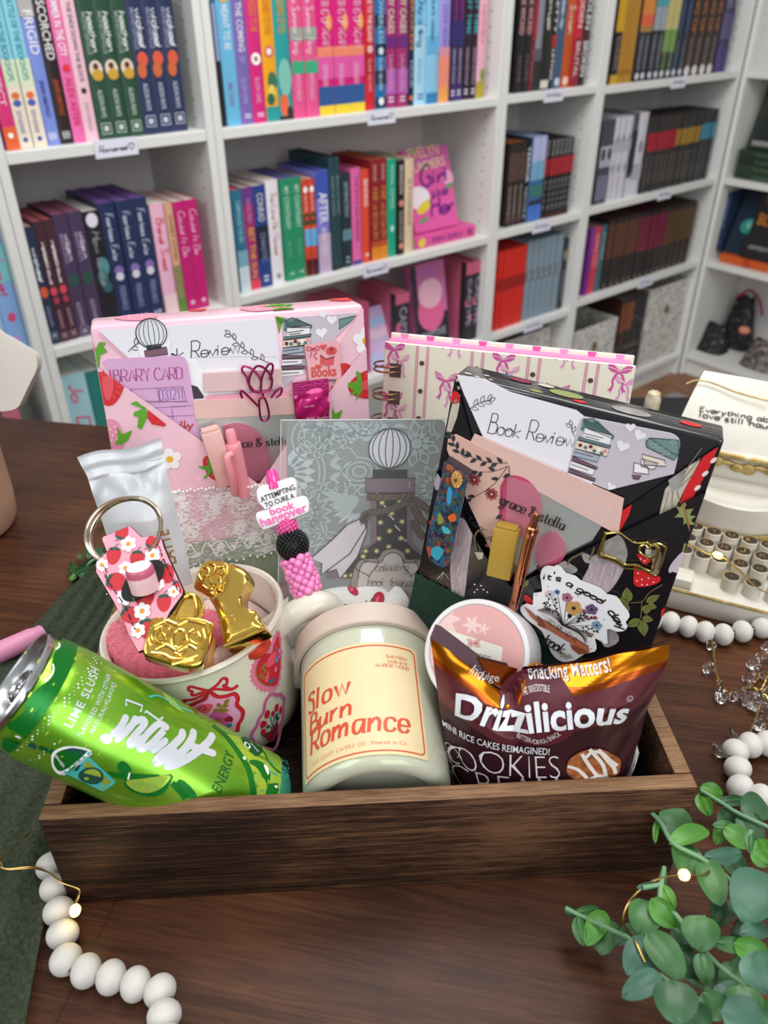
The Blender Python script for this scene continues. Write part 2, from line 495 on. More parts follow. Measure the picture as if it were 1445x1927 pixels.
def clip_half(poly, a, b):
    """keep the part of poly on the left of the line a->b"""
    out = []
    n = len(poly)
    sd = lambda p: (b[0] - a[0]) * (p[1] - a[1]) - (b[1] - a[1]) * (p[0] - a[0])
    for i in range(n):
        p, q = poly[i], poly[(i + 1) % n]; sp, sq = sd(p), sd(q)
        if sp >= 0: out.append(p)
        if sp * sq < 0:
            t = sp / (sp - sq); out.append((p[0] + (q[0] - p[0]) * t, p[1] + (q[1] - p[1]) * t))
    return out
def clip(poly, bound):
    """clip to a convex counter-clockwise outline"""
    for i in range(len(bound)):
        poly = clip_half(poly, bound[i], bound[(i + 1) % len(bound)])
        if len(poly) < 3: return []
    return poly
FLOOR_Z = -0.87
D_SHELF = 1.513
UV_ = Vector((math.cos(YAW_SHELF), math.sin(YAW_SHELF), 0)); NV = Vector((math.sin(YAW_SHELF), -math.cos(YAW_SHELF), 0))
BCF = Frame(-NV * D_SHELF, UV_, (0, 0, 1))            # u along the shelves, v = height, w towards the viewer
U_E = 2.725
SEF = Frame(BCF.world(U_E, 0, 0), NV, (0, 0, 1))       # side bookcase: u towards the viewer, w towards -U (its front)
def frame_u(fr, px, v, w=0.0):
    A = fr.world(0, v, w) - CO; B = fr.X
    k = (px - W_PX / 2) / F_PX
    return (k * A.dot(CF) - A.dot(CR)) / (B.dot(CR) - k * B.dot(CF))
def frame_v(fr, u, py, w=0.0):
    A = fr.world(u, 0, w) - CO; B = fr.Y
    k = -(py - H_PX / 2) / F_PX
    return (k * A.dot(CF) - A.dot(CU)) / (B.dot(CU) - k * B.dot(CF))
wall_m = ramp_mat('painted_wall', [(0.3, '#c9c6c0'), (0.7, '#d2d0ca')], scale=3, rough=0.9)
floor_m = ramp_mat('floor_laminate', [(0.25, '#6e4a33'), (0.55, '#8a6246'), (0.8, '#a07a5a')], vec_scale=(1, 9, 1), scale=6, rough=0.45, dist=1.5)
b = MB(); b.box(-2.6, U_E + 0.7, -0.02, 0.0, -0.5, 3.2, floor_m)
structure(b.obj('floor', M=Frame(BCF.world(0, FLOOR_Z, -0.0), UV_, (0, 0, 1)).M()))
b = MB(); b.box(-2.6, U_E + 0.32, 0, 2.6, -0.36, -0.30, wall_m)
structure(b.obj('wall_back', M=Frame(BCF.world(0, FLOOR_Z, 0), UV_, (0, 0, 1)).M()))
b = MB(); b.box(U_E + 0.30, U_E + 0.36, 0, 2.6, -0.30, 1.7, wall_m)
structure(b.obj('wall_right', M=Frame(BCF.world(0, FLOOR_Z, 0), UV_, (0, 0, 1)).M()))
rug_m = ramp_mat('rug_weave', [(0.3, '#8d8785'), (0.6, '#b5afae'), (0.8, '#9a9492')], scale=60, rough=0.95, bump=0.4)
rug = MB(); rug.box(0.1, 2.55, 0.0, 0.008, 0.10, 1.5, rug_m, bev=0.003)
tag(rug.obj('floor_rug', M=Frame(BCF.world(0, FLOOR_Z, 0), UV_, (0, 0, 1)).M()), 'grey woven rug on the wood floor before the corner bookcases', 'rug')
white_m = mat('#e3e4e0', 0.42)
white_in = mat('#dcd9d6', 0.5)
Z_TOP = 1.13
def bookcase(fr, u0, u1, shelves, label, depth=0.28, holes=True):
    r = empty('bookcase', Frame(fr.world(u0, FLOOR_Z, 0), fr.X, fr.Y).M(), label, 'bookcase', 'white bookcases round the corner')
    w = u1 - u0; t = 0.018; H = Z_TOP - FLOOR_Z
    for x in (0, w - t):
        m = MB(); m.box(x + 0.0006, x + t - 0.0006, 0, H, -depth, 0, white_m, bev=0.0012, seg=1)
        if holes:                       # rows of shelf-pin holes
            xs = x + t - 0.0005 if x == 0 else x + 0.0005
            for dz in (-0.04, -depth + 0.04):
                k = 0.13
                while k < H - 0.1:
                    c = [(dz + 0.0025 * math.cos(a * PI / 4), k + 0.0025 * math.sin(a * PI / 4)) for a in range(8)]
                    xo = xs + (0.0002 if x == 0 else -0.0002)
                    fs = list(range(8)) if x else list(range(8))[::-1]
                    m.add([(xo, q[1], q[0]) for q in c], [fs], mat('#77746f', 0.8))
                    k += 0.032
        m.obj('side_panel', r)
    m = MB(); m.box(t, w - t, 0.07, H, -depth, -depth + 0.005, white_in); m.obj('back_panel', r)
    m = MB(); m.box(t, w - t, 0, 0.072, -0.035, -0.02, white_m); m.obj('plinth', r)
    for z in shelves:
        m = MB(); m.box(t, w - t, z - FLOOR_Z - 0.019, z - FLOOR_Z, -depth + 0.005, -0.001, white_m, bev=0.001, seg=1); m.obj('shelf', r)
    m = MB(); m.box(t, w - t, H - 0.018, H, -depth, 0, white_m); m.obj('top_panel', r)
    return r
SH = {'Z': (0.172, -0.178, -0.47), 'A': (0.170, -0.175, -0.468), 'B': (0.169, -0.163, -0.455), 'C': (0.171, -0.159, -0.451), 'D': (0.166, -0.154, -0.434)}
UN = {'Z': (-0.395, 0.408), 'A': (0.408, 0.820), 'B': (0.820, 1.623), 'C': (1.623, 2.010), 'D': (2.010, 2.722)}
for k, nm in (('Z', 'white bookcase cut off at the left edge of the picture'), ('A', 'narrow white bookcase with green, navy and purple books at the left'), ('B', 'wide white bookcase in the middle with pink romance paperbacks'),
              ('C', 'narrow white bookcase with red and grey book sets right of the middle'), ('D', 'white corner bookcase with patterned storage boxes at its foot')):
    bookcase(BCF, UN[k][0], UN[k][1], SH[k] + (-0.785, 0.52, 0.83), nm)
bookcase(SEF, 0.0, 0.80, (0.166, -0.154, -0.434, -0.785, 0.52, 0.83), 'white side bookcase standing at a right angle in the corner')
page_m = mat('#d9cfbd', 0.9)
NBOOK = [0]
def make_book(fr, u, v, w, th, H, dep, cover, pages, decor, label, group, name='book', Mx=None, cat='book', gloss=0.38, face=None):
    """spine faces the viewer (front of the shelf)"""
    cm = mat(cover, gloss); pm = mat(pages, 0.9) if pages else page_m
    M0 = Mx if Mx is not None else Frame(fr.world(u, v, w), fr.X, fr.Y).M()
    r = empty(name, M0, label, cat, group)
    m = MB(); e = 0.0009
    prof = [(0, -dep), (0, -0.002), (th * 0.12, -0.0006), (th * 0.5, 0), (th * 0.88, -0.0006), (th, -0.002), (th, -dep), (th - e, -dep), (th - e, -0.004), (e, -0.004), (e, -dep)]
    vs = []
    for y in (0, H): vs += [(p[0], y, p[1]) for p in prof]
    n = len(prof)
    fs = [[i, (i + 1) % n, n + (i + 1) % n, n + i] for i in range(n)]
    caps = [(0, 1, 9, 10), (1, 2, 3, 4, 5, 8, 9), (5, 6, 7, 8)]
    for c in caps:
        fs.append([n + k for k in c][::1]); fs.append(list(c)[::-1])
    m.add(vs, fs, cm)
    cov = m
    m = MB(); m.box(e, th - e, 0.0008, H - 0.0012, -dep + 0.003, -0.0042, pm); m.obj('page_block', r, 0)
    if decor:
        d = cov; sf = Frame((0, 0, 0), (1, 0, 0), (0, 1, 0))
        lev = 0
        for tok in decor.split(';'):
            q = tok.strip().split(',')
            if q[0] == 'b':
                lev += 1
                d.flat(sf, [(0.0002, H * float(q[1])), (th - 0.0002, H * float(q[1])), (th - 0.0002, H * float(q[2])), (0.0002, H * float(q[2]))], mat(q[3], gloss), 0.0002 + lev * 0.00003)
            elif q[0] == 't':
                v1, v0 = H * float(q[2]), H * float(q[3]); cap = float(q[6]) * th if len(q) > 6 else 0.42 * th; uu = float(q[5]) * th if len(q) > 5 else 0.3 * th
                fnt = q[7] if len(q) > 7 else 'sans'
                if fnt == 'sans':
                    _, _, wid, cp = sans_text(q[1], 0.01); k = (v1 - v0) / wid; d.text(sf, q[1], (uu, v1), (uu, v0), mat(q[4], 0.5), cap / (cp * k), 0.0006, bold=0.01)
                else:
                    _, wid = stroke_text(q[1], fnt); k = (v1 - v0) / wid; d.text(sf, q[1], (uu, v1), (uu, v0), mat(q[4], 0.5), cap / (7 * k), 0.0006, font=fnt, weight=float(q[8]) if len(q) > 8 else 0.13)
            elif q[0] == 'o':
                d.flat(sf, circ((th * float(q[2]), H * float(q[1])), th * float(q[3]), 12, th * float(q[3]) * (float(q[5]) if len(q) > 5 else 1)), mat(q[4], 0.5), 0.0005 + 0.00002 * lev); lev += 1
            elif q[0] == 'r':                                     # publisher mark: framed square
                y = H * float(q[1]); sz = th * 0.3
                d.line(sf, [(th / 2 - sz, y - sz), (th / 2 + sz, y - sz), (th / 2 + sz, y + sz), (th / 2 - sz, y + sz)], th * 0.06, mat(q[2], 0.5), 0.0005, closed=True)
                d.flat(sf, [(th / 2 - sz / 2, y - sz / 2), (th / 2 + sz / 2, y - sz / 2), (th / 2 + sz / 2, y + sz / 2), (th / 2 - sz / 2, y + sz / 2)], mat(q[2], 0.5), 0.0005)
    cov.obj('cover', r, 40)
    NBOOK[0] += 1
    return r
ORD = ['first', 'second', 'third', 'fourth', 'fifth', 'sixth', 'seventh', 'eighth', 'ninth', 'tenth']
NUMW = {2: 'two', 3: 'three', 4: 'four', 5: 'five', 6: 'six', 7: 'seven'}
def shelf_row(unit, row, place, rows, dep=0.135, set_w=-0.022, Hd=0.21):
    z = SH[unit][row]
    grp = 'books on the ' + place
    for ln in rows.strip().split('\n'):
        a = [k.strip() for k in ln.split('|')]
        nums = a[0].split(); xl, xr = float(nums[0]), float(nums[1]); top = nums[2]; n = int(nums[3]) if len(nums) > 3 else 1
        ul = frame_u(BCF, xl, z, set_w); ur = frame_u(BCF, xr, z, set_w)
        ul = max(ul, UN[unit][0] + .0185); ur = min(ur, UN[unit][1] - .0185)
        if ur - ul < .003: continue
        cols = a[1].split(); cover = cols[0]; pages = cols[1] if len(cols) > 1 else None; dp = float(cols[2]) if len(cols) > 2 else dep
        if top == '-': H = Hd
        elif top.startswith('h'): H = float(top[1:])
        else: H = frame_v(BCF, (ul + ur) / 2, float(top), set_w) - z
        for i in range(n):
            t0 = ul + (ur - ul) * i / n; t1 = ul + (ur - ul) * (i + 1) / n
            nm = a[2]
            lab = nm + ', ' + place if n == 1 else '%s of %s %s, %s' % (ORD[i], NUMW[n], nm.replace('paperback', 'paperbacks', 1).replace('hardback', 'hardbacks', 1), place)
            make_book(BCF, t0 + 0.0004, z + 0.0003, set_w - random.uniform(0, 0.004), t1 - t0 - 0.0008, H, dp, cover, pages, a[3] if len(a) > 3 else '', lab, grp)
shelf_row('A', 0, 'upper left shelf', '''
-14 11 - | #8d7bc0 | lilac paperback
14 40 - | #e2357f | hot pink paperback with orange foot | b,0,.16,#ee6a3a;t,MAKES PERFECT,.92,.3,#f6dce8,.3,.42;o,.1,.5,.2,#ffffff
40 91 - 2 | #8fd3e6 | aqua-to-cream paperback | b,0,.42,#f1e3cc;b,.42,.6,#dce9c4;t,BATTLE OF THE BOOKSHOPS,.99,.46,#2f9aa8,.28,.42;o,.36,.5,.3,#e8743b,.8;o,.31,.5,.3,#4a63b8,.8;t,EDITH ALEXANDER,.26,.1,#7480b8,.3,.32;o,.06,.5,.18,#3a5fb0
91 117 - | #7f93dc | periwinkle blue paperback with white title | b,.86,1,#b9b4b4;t,FRIGID,.9,.62,#f4f4fa,.24,.6;t,JENNIFER ARMENTROUT,.45,.2,#2f3d86,.34,.32;t,lBl,.09,.04,#e8e8f4,.2,.6
117 141 - | #2c2224 | black paperback with white and rust lettering | t,SCORCHED,.96,.58,#f0eeee,.24,.6;t,JENNIFER ARMENTROUT,.45,.2,#c4562f,.34,.36;t,lBl,.09,.04,#cfcfcf,.2,.6
141 164 - | #ee6fae | bubblegum pink paperback with red author name | t,SUMMER IN THE CITY,1,.6,#ffffff,.22,.56;o,.52,.5,.3,#e23046,1;t,ALEX ASTER,.46,.12,#d83060,.25,.5
164 189 - | #f3c6d3 | pale pink paperback with grey title | t,THE ENDS DOWN THE BLOCK,.95,.42,#5c5a70,.36,.3;o,.36,.5,.2,#3a3034,1;t,JODY PUSHUH,.28,.08,#b79aa4,.36,.28
190 274 - 3 | #2c4f3c | forest green paperback with daisy | t,heathen,.88,.62,#e6ece6,.5,.5,script,.13;t,MONSTERVILLE,.88,.6,#9fb3a6,.18,.26;o,.5,.5,.42,#e7d3c0,1.2;o,.46,.55,.36,#d2a238,.9;o,.52,.5,.18,#5a3326;t,ALISON RHYS,.36,.16,#c9d4cc,.34,.3;r,.08,#c9d4cc
274 357 - 3 | #2b3557 | navy paperback with orange roses | t,wicked,.9,.64,#eceef6,.5,.5,script,.13;t,MONSTERVILLE,.9,.62,#98a2c0,.18,.26;o,.55,.55,.34,#dd5c3e,1.2;o,.47,.42,.3,#d0693b,1.4;t,ALISON RHYS,.38,.18,#c9cfdf,.34,.3;r,.1,#c9cfdf
''', Hd=0.222)
shelf_row('A', 1, 'middle left shelf', '''
98 116 428 | #2a3753 #b98f86 | dark navy paperback with orange flower | t,wicked,.84,.56,#eceef6,.3,.5,script,.13;o,.46,.5,.4,#dd5f38,1.5;t,ALISON RHYS,.34,.16,#9aa6bf,.34,.3;r,.08,#aab4c9
116 151 416 2 | #4a2c38 #a8505a | maroon paperback with red blossoms | t,rebellious,.84,.5,#e8dde0,.3,.45,script,.13;o,.44,.45,.36,#dd4a5b,1.3;o,.36,.5,.3,#b53a52,1.3;t,ALISON RHYS,.28,.12,#c09aa6,.34,.34;r,.06,#b48f9c
151 201 402 2 | #4b3a59 #8a5068 | plum paperback with dark green leaf | t,villain,.85,.64,#ddd6e4,.5,.4,script,.13;t,MANOR RHYS,.85,.62,#a493b4,.18,.26;o,.48,.5,.4,#2f5148,1.2;t,ALISON RHYS,.3,.1,#b6a6c4,.3,.3;r,.05,#a493b4
201 231 398 | #23232a #c6c2bd | black paperback with pale moon and teal smoke | o,.93,.45,.34,#e6e4f0,1.2;t,How to die,.84,.4,#8a8f93,.3,.4,script,.16;o,.55,.6,.34,#4f8f96,1.6;o,.46,.45,.3,#3e747c,1.6;o,.38,.6,.3,#345f69,1.2
231 313 378 3 | #26345a #75509a .165 | navy hardback with lavender crest | t,Fearless Exile,.92,.56,#c9cde2,.3,.42,script,.14;o,.47,.5,.3,#8a6fb4,1;o,.42,.5,.26,#d9d9e2,1;t,FERRARO,.34,.14,#8e97bb,.32,.36;t,S,.08,.04,#c3c9de,.3,.5
315 339 384 | #f0b9d2 #d9d2c4 | blush pink paperback with coral script | b,0,.2,#f3d3d6;t,Brandi Sweet,.88,.42,#e0566f,.3,.5,script,.16
340 354 383 | #dba987 #cfc6ba | peach paperback fading to a green foot | b,0,.14,#5f8f3e;b,.14,.45,#8d8a5e;t,SWEET CITIES,.9,.5,#8f5a48,.3,.36
355 396 378 2 | #c71f74 #cfc2b8 | magenta paperback with pink script | t,Could It Be,.92,.52,#f2b7d4,.28,.5,script,.12;o,.08,.5,.2,#f2b7d4
''')
shelf_row('A', 2, 'lower left shelf', '''
132 159 716 | #c2186e #cfc6ba | bright magenta paperback | t,LOVE STORY,.8,.3,#f0b0d0,.3,.36
159 200 706 | #9ccfd8 #cfd4d0 | aqua paperback with rose lettering | b,0,1,#a5d3dd;t,Jo  Dee,.92,.3,#d9638a,.26,.5,script,.14
200 226 700 | #2f7f78 #cfd4d0 | teal paperback half behind the pink parcel |
''')
shelf_row('Z', 1, 'far left middle shelf', '''
-84 -22 h.215 2 | #6fb3d2 | sky blue paperback | o,.4,.5,.3,#c77fa8,1.5
-22 24 h.225 | #9fc4e6 | pale blue paperback with pink flowers | b,.55,.8,#78c0cf;o,.2,.5,.35,#d487b4,1;o,.46,.4,.3,#c76a98,1.2;t,MAGNOLIA,.95,.6,#d46a94,.3,.4
24 66 h.225 | #86aee0 | cornflower blue paperback with pink lettering | b,.6,.9,#7cc4c8;t,August,.82,.5,#d64f86,.3,.5,script,.13;o,.32,.5,.22,#d6477c,1.2;o,.12,.4,.3,#b69ad6,1
''')
shelf_row('Z', 2, 'far left lower shelf', '''
-6 24 h.17 | #4f7fb0 | blue paperback with a green stripe | b,.3,.5,#a9b98c
24 49 h.18 | #4f3f86 | violet paperback |
49 80 h.21 | #2b2a38 | black paperback with pink petals | b,.75,1,#c76f80;o,.55,.4,.35,#d0708c,1.4;t,Heartless,.7,.1,#b9a9b4,.4,.4,script,.16
''')
shelf_row('B', 0, 'upper centre shelf', '''
421 429 h.205 | #23272c | black slim paperback with a lilac top | b,.55,1,#8ea0c8
430 456 - | #6cbbe2 | sky blue paperback with a yellow star | o,.98,.5,.35,#f0b52e,1.4;t,MEANT TO BE,.9,.58,#eaf6fc,.3,.44;t,EMILY GIFFIN,.34,.16,#9a7fae,.3,.3
456 480 - | #7d69b2 | purple paperback with white title | o,.98,.5,.36,#8a9bb8;t,THE COMING,.92,.56,#eeeaf8,.3,.44;o,.5,.5,.24,#8f7dc0;t,ELLEN SIMS,.36,.16,#b6a6d8,.3,.34;t,ll,.08,.05,#e6e2f2,.3,.5
480 504 - | #d7297f | raspberry pink paperback with orange title | t,DRESSED TO BE,.96,.7,#f0862f,.28,.5;o,.5,.5,.36,#ffffff;o,.5,.5,.16,#a8772f;t,ELLEN SIMS,.36,.16,#f3a0cc,.3,.34;t,ll,.08,.05,#f6d6e6,.3,.5
504 528 - | #f2a916 | golden yellow paperback with teal foot | b,0,.12,#2a9b9b;t,RUSHED TO YOU,.96,.68,#d9772a,.28,.5;o,.55,.5,.34,#e05a6a;o,.55,.5,.2,#f6efe2;o,.32,.6,.36,#3c7356,1.6;o,.24,.5,.3,#e9cf5a,1.4;o,.18,.4,.3,#31664e,1.2
528 555 - | #2a9e9f | teal paperback with an orange fish foot | b,0,.03,#2d2a28;t,DREAMING OF YOU,.96,.68,#d0a84a,.28,.5;o,.34,.55,.45,#7fc4b6,2.2;o,.12,.4,.3,#ec6a40,2;o,.06,.75,.2,#2d2a28,1.6
556 603 - 2 | #e6568f | pink and green striped paperback | b,.36,.46,#3fae7f;b,.62,.72,#9aa89a;b,.46,.5,#e0638e;t,The Summer Fling,1,.52,#f6e3ec,.28,.5,script,.13;t,KRISTEN BAILEY,.36,.14,#f4b6d2,.3,.32
603 689 - 3 | #d81b7c | hot pink paperback with navy and yellow foot | b,0,.12,#f0cf3a;b,.08,.24,#2f5a96;b,.48,.56,#f08a6a;b,.3,.48,#e45aa6;o,.75,.8,.18,#f0a04a,2;t,ACTING UP AGAIN,1,.55,#f7d3e6,.36,.42,script,.13;t,SOPHIE PENHALIGON,.42,.24,#f2b8d6,.3,.32
690 708 - | #cf2231 | scarlet paperback with white title | b,.3,.52,#b51c2c;t,TRUE TO THE ISLAND,.98,.58,#f3dcdc,.3,.44;o,.52,.5,.28,#e8b8bc;t,ELSIE SILVER,.44,.16,#e99a9e,.3,.32
708 728 - | #1f6da3 | blue paperback with black stripes | b,.02,.1,#1a2836;b,.22,.34,#1a2836;b,.46,.56,#1a2836;b,.7,.8,#1a2836;b,.92,1,#1a2836;t,POWERLESS,.98,.56,#9fcbe6,.3,.42;o,.5,.5,.24,#cfe4f2;t,ELSIE SILVER,.44,.16,#b2d2e6,.3,.32;o,.07,.5,.26,#e9f2f8
728 767 - 2 | #a3316f | plum pink paperback with cream capitals | b,.52,.62,#6f2a78;b,.12,.34,#b760b2;t,MY CAGES,.95,.64,#e2d6c4,.26,.52;t,LAUREN BIEL,.46,.14,#d79ac8,.3,.36;t,ll,.1,.05,#e8c6dc,.25,.5
768 780 - | #1f2440 | dark navy paperback with orange title | t,BROKEN,.92,.5,#dd8238,.24,.5;t,NOUR,.4,.16,#a9b4c9,.3,.44;o,.07,.5,.3,#dd6a38
780 802 - | #a8d6ee | pale blue paperback with dark script | b,.7,1,#7fc0e6;t,Only a fling,.94,.52,#3d5a86,.3,.5,script,.16;t,Anna Lane,.42,.2,#9ab4d8,.3,.36;t,ll,.1,.05,#5d86a8,.3,.5
802 824 - | #86c5e6 | ocean blue paperback with blue script | b,0,.1,#2f80b8;b,.45,.6,#67b0da;t,yours ocean,.96,.55,#3f86b0,.3,.5,script,.16;t,LUCY SCORE,.4,.2,#bfe0f0,.3,.3
824 844 - | #a294dc | lilac paperback fading to orange | b,0,.14,#f0a05a;b,.14,.42,#ef8f78;b,.42,.5,#d891a6;t,LOVE NOW,.86,.5,#7a6ac0,.3,.4
845 870 - 2 | #2a1f4a | midnight purple paperback with magenta title | b,.5,.72,#312b68;t,SUPERNOVA,1,.72,#a02a96,.26,.5;t,SARAH ECHOLS,.48,.16,#b8a9c9,.3,.42;b,0,.14,#3f2f6e;t,ll,.1,.05,#e2dcea,.25,.5
871 896 - 2 | #2e1a2c | black-plum paperback with teal title | t,LAST TIME,1,.6,#3fb6c2,.26,.52;t,SARAH ECHOLS,.48,.14,#b6a2b4,.3,.42;t,ll,.1,.05,#e2dcea,.25,.5
896 912 - | #eeb0c4 | soft pink paperback with green foot | b,0,.16,#b3a33c;t,HONEY,.85,.5,#d7879a,.3,.4;o,.22,.7,.3,#7d9a4a,1.6
''', Hd=0.225)
shelf_row('B', 1, 'middle centre shelf', '''
455 474 358 | #2e7391 #c4394a | teal paperback fading to white | b,0,.26,#cfe3ea;b,.26,.42,#7fb0c4;t,CAMPHOUSE THE SEA,.9,.5,#9fcbda,.3,.4
474 493 354 | #a62f74 #b9a9a0 | magenta paperback with yellow title | b,.85,1,#6b3a8c;b,0,.1,#e24a5a;t,BET THE SUN,.62,.12,#e3b13a,.28,.5;t,DEVNEY PERRY,.9,.66,#c98ac0,.3,.36
493 515 350 | #26438a #cbbfae | royal blue paperback with a black panel | b,.3,.62,#22283a;t,CONRAD,.93,.66,#d9d3d8,.26,.5;t,CHAOTIC,.55,.26,#8a94b4,.3,.4;t,ll,.12,.06,#d6dcea,.3,.4
516 538 340 | #ece6ef #d2c6b6 | white paperback with copper script | t,The Love He Wanted,.9,.3,#c99a86,.3,.44,script,.16;o,.08,.5,.2,#9a9a9a
541 579 336 2 | #279066 #6a5aa0 | emerald green paperback | t,MY CONTRARY,.93,.52,#bfe4d2,.3,.42;t,ELISE,.4,.24,#66b896,.34,.3;t,Y,.1,.05,#c4e6d6,.3,.44
580 601 338 2 | #d8492f #cfc3b0 | orange-red paperback with a sky blue band | b,0,.18,#4a1a20;b,.32,.5,#5fb8ea;b,.18,.24,#c2473a;b,.54,.66,#3a4a30;b,.5,.54,#e2503a;o,.9,.5,.36,#ffffff,1.3;o,.61,.5,.3,#d84a35,1;t,KATE,.84,.68,#f0c6b6,.3,.4
603 626 322 | #7f7fd0 #3d4a9a | lavender blue paperback with white capitals | b,.75,1,#3f56b0;b,0,.4,#c3aac9;t,AFTER,.8,.5,#f4f2fa,.2,.66;t,ANNA TODD,.46,.18,#eee6f2,.3,.4
627 647 297 2 | #24474c #2c3038 .16 | tall dark teal slim paperback | t,SEVEN OF SWEET,.85,.5,#7f9a9c,.3,.44;b,0,.04,#1c2a2e
648 665 328 | #24343c #3a4048 | charcoal teal paperback with grey title | b,.3,.42,#5e8a94;t,SATISFACTION,.92,.56,#9fb2b6,.3,.4;t,ll,.12,.05,#93a4a8,.3,.4
667 684 317 | #e468a8 #7f2a3a | candy pink paperback | b,0,.05,#3f4a9a;t,THE BOYS ARE FRIENDS,.93,.25,#b83a7a,.34,.36
685 699 320 | #e24a30 #8a5a3a | orange-red paperback with white capitals | t,BINDING,.9,.62,#f6e3da,.24,.52;t,K,.1,.06,#ffffff,.3,.5
700 730 300 2 | #8f1f2a #a8542f | crimson paperback with gold title and flames | b,0,.14,#e08a2a;b,.14,.2,#c2512a;t,FIRE AND OATH,.74,.24,#e0a040,.24,.5,script,.13;t,ENNIS,.95,.8,#d9b0a0,.34,.3
731 747 300 | #1fa583 #b9ab94 | mint green paperback | t,FINAL OFFER,.94,.5,#9fe0cc,.3,.42;o,.3,.5,.2,#bff0e0,1.5
748 761 302 | #221e1e #8a8074 | black paperback with cream lettering | t,BRANDON,.95,.66,#d9cfc0,.24,.46;o,.56,.5,.36,#d98a80;t,COVE COTES,.48,.16,#cfc4b4,.26,.4;o,.1,.5,.34,#e0917f
762 778 299 | #e0c8a6 #b7a78e | cream paperback with brown lettering | t,STORIES,.8,.3,#a8896a,.36,.3
''', dep=0.15)
shelf_row('C', 0, 'upper narrow shelf', '''
966 994 - 2 | #1e1b22 | black paperback with pink blocks | b,.75,1,#2a2128;t,DARK WICKED,1,.56,#e2a9a9,.22,.56;t,HOPE,.36,.1,#6f6068,.3,.4
994 1001 - | #6e1c28 | dark red slim paperback | b,.5,1,#a3262e;t,KISS,.4,.1,#a88,.3,.3
1001 1015 - | #8d8b9c | pearl grey paperback with black foot | b,0,.3,#2b2b30;b,.3,.42,#5d5c68
1015 1030 - | #22261f | black-green paperback with white script | t,Corrupt,.98,.6,#e8e6e0,.28,.5,script,.13;b,.02,.1,#d9d6cc
1030 1039 - | #241a1e | black paperback with red middle | b,.42,.54,#b02a35;t,PRETTY,1,.56,#f0eeee,.24,.5;t,LETHAL,.4,.08,#f0eeee,.24,.5
1039 1055 - | #3f5a77 | slate blue paperback with white script | t,Hideaway,.98,.6,#dfe6ee,.28,.5,script,.13;o,.07,.5,.3,#cfd8e2
1055 1072 - | #c4521d | burnt orange paperback with white script | t,Kill Switch,1,.55,#f6e6da,.28,.5,script,.13;o,.07,.5,.3,#f0d6c4
1072 1086 - | #c42a3c | crimson red paperback with pale blocks | b,.0,.5,#8f2030;t,HIDDEN,1,.6,#f3d6da,.24,.56;t,BRUTAL,.46,.1,#eecad0,.24,.56
1087 1100 - | #2a1a20 | black paperback with heavy white lettering | b,.46,.56,#4a1c28;t,STOLEN,1,.58,#f0eeee,.2,.6;t,BROKEN,.46,.1,#f0eeee,.2,.62
''', Hd=0.225)
shelf_row('C', 1, 'middle narrow shelf', '''
950 981 268 3 | #2c2320 #a8642f | brown-black paperback | b,.55,.88,#54403a;b,.05,.1,#54303a;t,GODFREY,.5,.08,#a99a90,.28,.44
981 991 262 | #17171c #23232a | black paperback with white capitals | t,TERROR,.92,.5,#ededf2,.24,.5;t,NICOLE,.44,.06,#b8b8c0,.24,.5
991 1017 257 4 | #3f6a9f #d9d9e6 | icy blue slim paperback | b,.72,1,#b9bfe6;b,.5,.72,#7ab0d0;b,.3,.44,#3a7a72;b,.16,.26,#2a2f48;b,.02,.2,#4a78d0
1017 1069 262 7 | #1d1a1d #2a282c | black and red slim paperback | b,.56,.78,#a81f2c;b,0,.06,#4a161c;t,ROYAL,1,.8,#b9b9bd,.24,.52;t,ELITE,.5,.1,#86868c,.24,.5
''')
shelf_row('C', 2, 'lower narrow shelf', '''
929 982 468 5 | #d8231a #b81d16 | bright red hardback | b,.5,.66,#a81c17;t,SCARLET,.64,.52,#7a1612,.3,.4
984 1047 447 6 | #8295a2 #5f7688 | silver grey hardback | b,.5,.64,#707f8c;t,SILVER,.62,.52,#b9c4cc,.3,.4
1048 1059 450 | #20262c #2a3038 | black hardback with silver lettering | t,NIGHT,.55,.1,#8a949c,.3,.4;o,.78,.5,.3,#8f8a6a,2
''')
